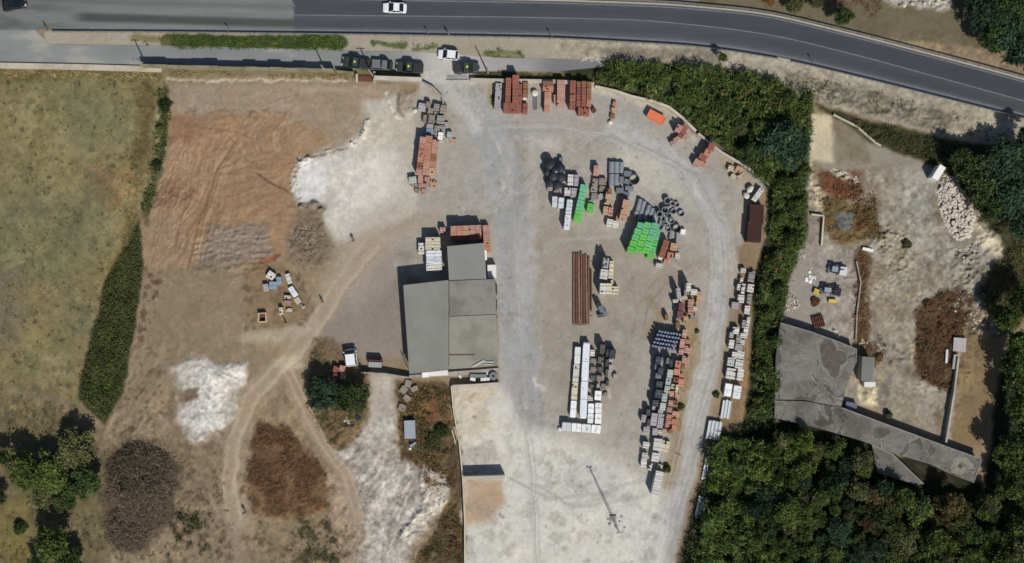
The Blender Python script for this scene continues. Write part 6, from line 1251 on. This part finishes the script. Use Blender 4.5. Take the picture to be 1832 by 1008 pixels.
field("dry_scrub", [(716, 690), (806, 694), (824, 850), (828, 1008), (726, 1008), (772, 960), (804, 905), (800, 842), (718, 818)], 5, .13, .5, "olive", "brown and olive scrub between chalk lane and divider wall", "scrub", 2, .4, 0, None, .2, 11)
field("dry_scrub", [(716, 690), (806, 694), (824, 850), (828, 1008), (740, 1008), (804, 905), (718, 818)], 3.5, .13, .5, "dry", "dry brown stems in the scrub by the divider wall", "dry scrub", 3, .45, 0, None, .2, 10)
field("dry_scrub", [(1640, 556), (1676, 526), (1712, 512), (1742, 530), (1730, 575), (1722, 610), (1706, 640), (1712, 690), (1690, 700), (1664, 690), (1637, 668)], 9, .09, .45, "rustscrub", "dark brown scrub mound left of the pale bundles", "dry scrub", 3, .25, .1, None, .22, 12)
field("dry_scrub", [(1470, 305), (1560, 330), (1580, 430), (1500, 440), (1466, 400)], 4, .13, .5, "dry", "rusty scrub inside the eastern site", "dry scrub", 2.5, .45, .1, None, .2, 10)
field("weeds", [(1474, 345), (1570, 370), (1575, 425), (1500, 436), (1475, 390)], 3, .13, .4, "olive", "olive weeds inside the eastern site", "weeds", 2, .5, 0, None, .2, 10)
field("dry_scrub", [(1530, 450), (1556, 450), (1548, 520), (1558, 640), (1580, 660), (1566, 700), (1528, 610), (1526, 520)], 4, .12, .4, "dry", "brown scrub strip down the middle of the eastern site", "dry scrub", 2.5, .4, .1, None, .2, 10)
field("slope_scrub", [(1455, 190), (1560, 222), (1700, 252), (1840, 278), (1840, 380), (1740, 330), (1690, 295), (1640, 282), (1570, 256), (1500, 212)], 9, .14, .8, "olive", "olive scrub covering the slope under the eastern highway bank", "scrub", 2, .15, 0, None, .22, 12)
field("bank_weeds", [(1400, 118), (1560, 158), (1700, 200), (1832, 238), (1832, 262), (1700, 240), (1560, 205), (1430, 165)], 3.0, .13, .35, "olive", "sparse weeds on the stony eastern highway bank", "weeds", 2, .52, 0, None, .2, 8)
field("bank_weeds", [(1380, -4), (1560, 40), (1600, -4)], 3, .13, .4, "dry", "dry brown scrub north of the highway", "dry scrub", 2, .4, 0, None, .2, 9)
field("yard_weeds", [(1225, 510), (1256, 530), (1244, 640), (1222, 740), (1212, 860), (1196, 870), (1204, 760), (1236, 600)], 3, .1, .2, "straw", "dry weeds along the orange side of the mixed row", "weeds", 2, .5, 0, None, .15, 7)
field("yard_weeds", [(1330, 460), (1345, 470), (1330, 600), (1350, 640), (1340, 740), (1290, 800), (1262, 900), (1230, 1000), (1222, 1000), (1260, 830), (1300, 680), (1310, 560)], 3, .1, .25, "straw", "dry weeds along the eastern edge row", "weeds", 2, .5, 0, None, .15, 8)
field("weeds", [(300, 790), (400, 800), (420, 960), (600, 920), (640, 1008), (180, 1008), (196, 800)], 1.4, .12, .25, "olive", "sparse weeds around the brushwood pile", "weeds", 2, .62, 0, None, .2, 9)
field("weeds", [(310, 915), (375, 920), (370, 990), (300, 1000)], 9, .13, .5, "dark", "dark green weeds right of the brushwood pile's foot", "weeds", 2, .4, 0, None, .2, 10)
field("weeds", [(545, 935), (582, 935), (585, 1005), (550, 1005)], 7, .13, .5, "olive", "dark weeds below the oval mound", "weeds", 2, .5, 0, None, .2, 10)
field("weeds", [(556, 604), (600, 606), (628, 640), (600, 656), (556, 655)], 5, .12, .35, "olive", "straggly weeds left of the white van", "weeds", 2, .5, 0, None, .2, 9)
field("weeds", [(552, 735), (650, 740), (640, 790), (590, 795)], 5, .12, .35, "olive", "brown green weeds south of the two round trees", "weeds", 2, .45, 0, None, .2, 9)
field("weeds", [(0, 735), (130, 740), (180, 800), (180, 1008), (0, 1008)], 1.6, .13, .3, "olive", "weeds under the southwestern trees", "weeds", 2, .5, 0, None, .2, 9)
field("east_scrub", [(1815, 435), (1840, 425), (1840, 560), (1790, 600), (1755, 535), (1785, 475)], 8, .14, .9, "olive", "dark scrub between boulder pile and eastern trees", "scrub", 2, .2, 0, None, .22, 11)
SE = [(1292, 772), (1345, 752), (1400, 756), (1440, 768), (1545, 792), (1585, 850), (1660, 878), (1752, 886), (1786, 830), (1840, 800), (1840, 1016), (1210, 1016), (1240, 920), (1262, 850)]
field("woodland_floor", SE, 6, .15, 1.2, "canedk", "undergrowth beneath the southeastern wood", "undergrowth", 3, .2, .2, None, .3, 11)
field("reed_clump", [(1262, 800), (1290, 785), (1340, 775), (1392, 800), (1398, 900), (1390, 1016), (1225, 1016), (1245, 960), (1262, 890)], 8, .17, 4.2, "cane", "reeds leaning over the southeastern edge of the yard", "reeds", 6, .3, .35, (-.15, .1), .25, 11)
field("weeds", [(1640, 556), (1676, 526), (1712, 512), (1742, 530), (1730, 575), (1722, 610), (1706, 640), (1712, 690), (1690, 700), (1664, 690), (1637, 668)], 3, .12, .5, "olive", "olive weeds mixed into the dark brown scrub mound", "weeds", 2, .5, 0, None, .25, 10)
field("dry_scrub", [(1548, 450), (1566, 470), (1560, 520), (1556, 590), (1600, 620), (1606, 655), (1570, 672), (1540, 610), (1534, 520), (1536, 462)], 5, .11, .35, "rustscrub", "wider brown scrub beside the concrete kerb on the eastern site", "dry scrub", 2.5, .4, .1, None, .2, 10)
# --- individual trees
tree(1405, 254, 4.4, 6.2, "pine", "large round dark tree at the right end of the cane thicket")
tree(1292, 104, .95, 3.6, "mid", "small narrow tree rising from the bank above the cane thicket")
tree(1362, 235, 2.2, 4.0, "mid", "bright leafy tree left of the large round dark tree"); tree(1350, 268, 2.4, 4.2, "dark", "dark bushy tree on the lower left of the large round dark tree")
tree(1424, 8, 1.7, 3.6, "olive", "leftmost of the trees north of the highway"); tree(1462, 2, 1.4, 3.2, "olive", "middle tree north of the highway, cut by the frame")
tree(1514, 22, 2.0, 5.0, "dark", "thin crowned dark tree north of the highway left of its long shadow"); tree(1378, -2, 1.2, 3, "dry", "brown bush at the frame's top edge north of the road", cat="shrub")
for i, (px, py, r) in enumerate(((1764, -12, 3), (1812, 8, 3.6), (1772, 20, 3.4), (1840, 40, 3.4), (1800, 56, 3.8), (1776, 66, 2.4), (1832, 92, 3.4))):
    tree(px, py, r, 6.0, ("pine", "dark")[i % 2], f"dark tree, {ORD[i]} counting down the wood beyond the highway's right end", "dark trees beyond the highway")
for i, (px, py, r) in enumerate(((1836, 250, 2.4), (1718, 285, 2), (1788, 296, 3.8), (1742, 300, 3.2), (1828, 302, 3.8), (1766, 346, 3.6), (1812, 352, 4.0), (1770, 372, 2.4), (1834, 396, 3.0))):
    tree(px, py, r, 6.4, ("pine", "dark")[i % 2], f"dense dark tree, {ORD[i]} counting down the grove right of the white boulders", "dark trees right of the boulders")
for i, (px, py, r) in enumerate(((1836, 540, 3), (1812, 572, 3.0), (1836, 610, 3.2), (1822, 652, 3.0), (1834, 700, 3.0), (1818, 738, 2.9), (1828, 786, 3.2), (1806, 820, 2.8), (1832, 842, 3))):
    tree(px, py, r, 7.4, ("dark", "mid", "cane")[i % 3], f"tall leafy tree, {ORD[i]} counting down the belt shading the bare brown plot", "trees shading the brown plot")
# woodland by dart throwing
random.seed(9); got = []
WD = [(1352, 800), (1362, 776), (1400, 780), (1450, 792), (1540, 812), (1570, 868), (1655, 900), (1752, 905), (1790, 860), (1832, 870), (1832, 1030), (1345, 1030), (1350, 930), (1350, 860)]
for _ in range(9000):
    px = random.uniform(1215, 1850); py = random.uniform(752, 1030); r = random.uniform(1.3, 3.0)
    if not inpoly(np.array([px]), np.array([py]), WD)[0]: continue
    if all(math.hypot(px - a, py - b) > (r + c) * 10 * .62 for a, b, c in got): got.append((px, py, r))
KN = {"dark": "dark green", "mid": "bright green", "olive": "olive green", "pine": "bluish dark green", "cane": "yellowish green", "lime": "light green", "brownish": "brownish green"}
WT = []
for px, py, r in got:
    kd = random.choice(["dark", "dark", "mid", "olive", "cane", "pine"]) if px < 1600 else random.choice(["dark", "olive", "mid", "cane"])
    if py < 850 and px < 1570 and random.random() < .7: kd = random.choice(["lime", "lime", "mid", "olive"])
    if 1540 < px < 1720 and 850 < py < 940 and random.random() < .6: kd = "brownish"
    WT.append((px, py, r, 2.2 + r * random.uniform(.7, 2.0), kd))
def zone(px, py):
    v_ = "at the bottom edge" if py > 960 else "in the middle" if py > 880 else "near the top"
    return v_ + " of the wood's " + ("reed side" if px < 1360 else "left part" if px < 1480 else "central part" if px < 1600 else "right part" if px < 1720 else "far right part")
ZZ = {}
for t_ in WT: ZZ.setdefault((KN[t_[4]], "small" if t_[2] < 1.8 else "large" if t_[2] > 2.5 else "medium", zone(t_[0], t_[1])), []).append(t_)
for (kn_, sz_, z_), L_ in ZZ.items():
    for i, t_ in enumerate(sorted(L_)):
        o_ = "" if len(L_) == 1 else (", left one" if i == 0 else ", right one" if i == len(L_) - 1 else ", " + ORD[i] + " from left")
        tree(*t_, f"{sz_} {kn_} crown {z_}{o_}", "tree crowns of the lower right wood")
# belt east of the yard: taller shrubs in the canes
for i, (px, py, r, h, kd) in enumerate(((1400, 330, 1.6, 3.2, "mid"), (1424, 372, 1.8, 3.2, "mid"), (1394, 392, 1.5, 3, "cane"), (1412, 430, 1.8, 3.4, "cane"), (1380, 470, 1.3, 3, "mid"), (1392, 520, 1.5, 3.2, "dark"), (1372, 560, 1.3, 3, "mid"), (1384, 610, 1.5, 3.2, "dark"), (1366, 660, 1.2, 3, "dark"), (1372, 710, 1.3, 3.2, "dark"), (1230, 170, 1.6, 2.6, "mid"), (1180, 150, 1.5, 2.4, "mid"), (1290, 190, 1.7, 2.8, "dark"), (1318, 232, 1.7, 2.8, "olive"), (1120, 135, 1.4, 2.2, "mid"))):
    bush(px, py, r, h, kd, ["bright", "tall"][i % 2] + f" bushy shrub, {ORD[i]} of those rising out of the cane thicket", "shrubs rising out of the cane")
for px, py, r, h, kd, lb in ((50, 842, 3.6, 6.6, "mid", "bright green tree below the dark shadow at lower left"), (98, 850, 3.6, 5.6, "mid", "bright green tree right of the shadowed one at lower left"), (134, 800, 3.5, 5.0, "olive", "olive crowned tree at the top right of the lower left group"), (148, 868, 3.0, 5.0, "dark", "dark tree on the right of the lower left group"), (76, 888, 2.3, 4.0, "olive", "olive tree at the bottom of the lower left group"), (112, 896, 2.3, 4.2, "dark", "dark tree at the bottom right of the lower left group"),
    (2, 826, 1.6, 4.6, "dark", "tree cut by the left frame edge above the small bush"), (-6, 890, 1.4, 3.6, "dark", "lower tree cut by the left frame edge"), (88, 980, 3.1, 6.4, "mid", "bright tree near the lower left corner"), (120, 1012, 2.6, 4.6, "dark", "dark tree cut by the bottom frame edge at left"), (64, 1016, 2.2, 4.4, "dark", "shaded tree cut by the bottom edge near the corner"),
    (577, 704, 3.1, 4.8, "pine", "left one of the two round trees beside the white van"), (633, 712, 3.0, 5.0, "dark", "right one of the two round trees beside the white van"), (606, 722, 1.7, 3.2, "olive", "small tree between the two round trees")):
    tree(px, py, r, h, kd, lb)
bush(38, 944, 1.2, 1.6, "dark", "small round bush alone near the lower left corner"); bush(297, 190, 1.2, 1.4, "dark", "round dark bush at the northeast corner of the olive field"); bush(282, 296, .9, 1.1, "dark", "small dark bush on the field's eastern edge")
bush(287, 232, .8, 1.0, "bramble", "little bramble bush under the round dark one"); bush(775, 790, 1.6, 1.2, "olive", "dark shrub in the scrub beside the three pale tubes"); bush(790, 772, 1.3, 1.3, "dark", "dark green shrub right of the blue grey tank")
bush(1621, 437, .9, .7, "olive", "small olive bush alone on the eastern site"); bush(1458, 540, .8, .7, "dry", "dry brown bush below the yellow box"); bush(886, 176, .7, .7, "olive", "low olive bush left of the pale grey column"); bush(1247, 593, .35, .5, "mid", "tiny green bush beside the lane by the orange side")
bush(1192, 838, .8, .9, "olive", "olive bush beside the pale southern pallets"); bush(1218, 728, .6, .6, "olive", "olive bush at the edge of the loop lane"); bush(1281, 706, .6, .5, "olive", "olive bush left of the wrapped edge pallets"); bush(1280, 795, 1.0, 1.1, "dry", "dry overhanging bush below the wide bundle")
bush(1588, 742, .7, 1.2, "dark", "small dark upright shrub north of the long narrow roof"); bush(1572, 640, .7, .6, "dry", "dry bush right of the narrow shed"); bush(1660, 545, .9, .7, "rustscrub", "rust brown bush at the top of the dark brown scrub")
field("bramble_belt", [(252, 400), (256, 470), (246, 560), (228, 560), (236, 440)], 4, .13, 1.0, "olive", "olive weeds mixed into the bramble belt's upper half", "weeds", 2.2, .5, 0, None, .2, 12)
field("bramble_belt", [(240, 580), (228, 670), (192, 752), (142, 714), (160, 650), (190, 560)], 3, .14, 1.15, "mid", "brighter brambles in the lower half of the bramble belt", "brambles", 2.2, .5, 0, None, .2, 13)
# --- brushwood piles
def brush(px, py, rx, ry, h, n, label, m, lg=1.0, core=True):
    e = empty("brushwood_pile", (*W(px, py), ground_h(px, py) - .05)); tag(e, label, "brushwood"); ph = [random.uniform(0, 6.28) for _ in range(3)]
    out = lambda t: 1 + .16 * math.sin(2 * t + ph[0]) + .12 * math.sin(3 * t + ph[1]) + .08 * math.sin(7 * t + ph[2])
    hum = [(random.uniform(-.6, .6), random.uniform(-.6, .6), random.uniform(.2, .45), random.uniform(-.5, .6)) for _ in range(12)]
    def hz(u, v): return h * (.35 + sum(a_ * math.exp(-((u - x_) ** 2 + (v - y_) ** 2) / s_ ** 2) for x_, y_, s_, a_ in hum)) 
    mbs = [MB() for _ in m]
    for _ in range(n):
        t = random.random() * 6.28; d = math.sqrt(random.random()) * out(t) * random.choice((1, 1, 1, 1, 1.1, 1.25)); z = max(.03, (hz(d * math.cos(t), d * math.sin(t)) * .6 + h * .7) * max(0, 1 - (d * .86) ** 3) * random.uniform(.35, 1.05)); l = random.uniform(.4, 1.5) * lg; a = random.gauss(t * .0 + math.floor(t * 3) * 1.3, .8); c = Vector((rx * d * math.cos(t), ry * d * math.sin(t), z)); v_ = Vector((math.cos(a), math.sin(a), random.uniform(-.35, .3))) * l / 2; k = random.choice((0, 0, 0, 0, 1, 1, 1, 2)) % len(m)
        w_ = v_.cross(Vector((0, 0, 1))).normalized() * l * random.uniform(-.18, .18)
        mbs[k].cyl(c - v_, c + w_, random.uniform(.03, .06), .025, 4, 0, caps=False); mbs[k].cyl(c + w_, c + v_, .025, .01, 4, 0, caps=False)
    for q, mm in zip(mbs, m): q.build("branches", mm, e)
tw = [mat("twig_dark", (88, 79, 68), .95, .25, 3, objvar=0), mat("twig_brown", (112, 97, 78), .95, .25, 3, objvar=0), mat("twig_light", (146, 132, 112), .95, .2, 3, objvar=0)]
brush(252, 866, 6.0, 6.6, 2.6, 4600, "big dark heap of cut branches right of the lower left trees", tw); brush(230, 945, 3.8, 4.2, 1.1, 1500, "lower extension of the dark branch heap", tw); brush(546, 436, 2.9, 4.2, .35, 210, "grey tangled branch pile below the chalk clearing", [tw[1], mat("twig_pale", (182, 172, 156), .95, .2, 3, objvar=0)], .95)
# --- loose stones
def stones(name, pts, n, r0, r1, m, label, cat="stones", seed=1):
    st = random.getstate(); random.seed(seed); x, y = scatter(pts, n); mb = MB()
    for px, py in zip(x, y): a, b = W(px, py); mb.rock(a, b, ground_h(px, py) - .02, r0 + (r1 - r0) * random.random() ** 3)
    tag(mb.build(name, m), label, cat, None, "stuff"); random.setstate(st)
BP = [(1690, 308), (1708, 318), (1732, 352), (1746, 392), (1736, 424), (1712, 432), (1692, 404), (1680, 372), (1674, 336)]
def mound(name, pts, h, m, label, cat, n):
    e = empty(name, (*W(*pts[0]), 0)); tag(e, label, cat); x, y = scatter(pts, n); d = segdist(x, y, pts, True); mb = MB()
    for px, py, dd in zip(x, y, d):
        a, b = W(px, py); mb.rock(a - e.location.x, b - e.location.y, -.1 + min(dd / 10 * .7, 1) * h * random.uniform(.6, 1), random.uniform(.14, .42))
    mb.build("boulders", m, e)
mound("boulder_pile", BP, 1.1, mat("pale_boulder", (196, 186, 172), .9, .16, 1.5, .02, objvar=.0), "long pile of white boulders below the tall white cabin", "boulder pile", 620)
stones("chalk_rubble", [(766, 838), (796, 845), (798, 900), (770, 925), (735, 972), (722, 960), (755, 900)], 700, .04, .2, Mwr, "chalk rubble along the right edge of the chalk lane", seed=2)
stones("chalk_rubble", [(300, 660), (352, 645), (440, 642), (440, 700), (372, 785), (330, 740)], 260, .03, .13, Mwr, "loose chalk on the white spoil patch", seed=3)
stones("chalk_rubble", [(521, 300), (536, 285), (612, 262), (650, 225), (656, 236), (620, 275), (545, 298), (538, 345), (548, 372), (530, 372)], 520, .04, .2, mat("grey_rock", (176, 170, 158), .9, .2, 2, .02), "broken rock edging the chalk clearing", seed=4)
stones("loose_stones", [(1712, 440), (1760, 436), (1760, 470), (1722, 478)], 150, .08, .3, mat("grey_rock", (176, 170, 158)), "grey stones below the boulder pile", seed=5)
stones("loose_stones", [(1488, 300), (1538, 318), (1536, 332), (1490, 312)], 120, .1, .3, Mwr, "white stones at the top of the rusty scrub", seed=6)
stones("loose_stones", [(1700, 520), (1780, 520), (1790, 600), (1760, 610), (1715, 590)], 150, .08, .3, Mwr, "pale stones above the bare brown plot", seed=7)
stones("loose_stones", [(1440, 300), (1600, 300), (1700, 420), (1720, 520), (1640, 560), (1600, 760), (1420, 560)], 420, .04, .16, mat("grey_rock", (176, 170, 158)), "pebbles across the eastern site", seed=8)
stones("loose_stones", [(640, 830), (740, 850), (720, 1008), (650, 1008)], 360, .04, .16, Mwr, "pebbles in the chalk lane", seed=9)
stones("loose_stones", [(1030, 98), (1118, 102), (1116, 116), (1040, 112)], 130, .06, .25, Mwr, "white stones where the service road ends", seed=10)
stones("loose_stones", YARD, 700, .03, .10, M_concrete, "pebbles across the grey yard", seed=11)
stones("loose_stones", [(300, 140), (720, 150), (760, 380), (560, 600), (460, 620), (250, 480)], 380, .04, .14, Mwr, "pebbles on the bare soil and chalk", seed=12)
stones("loose_stones", [(1575, -8), (1700, -8), (1690, 14), (1600, 10)], 160, .1, .5, Mwr, "white rocks at the top edge beyond the highway", seed=13)
stones("loose_stones", [(250, 480), (480, 480), (460, 640), (400, 900), (200, 790)], 260, .03, .12, mat("brown_clod", (120, 104, 86), .95, .2, 2), "earth clods on the southwestern dirt", seed=14)
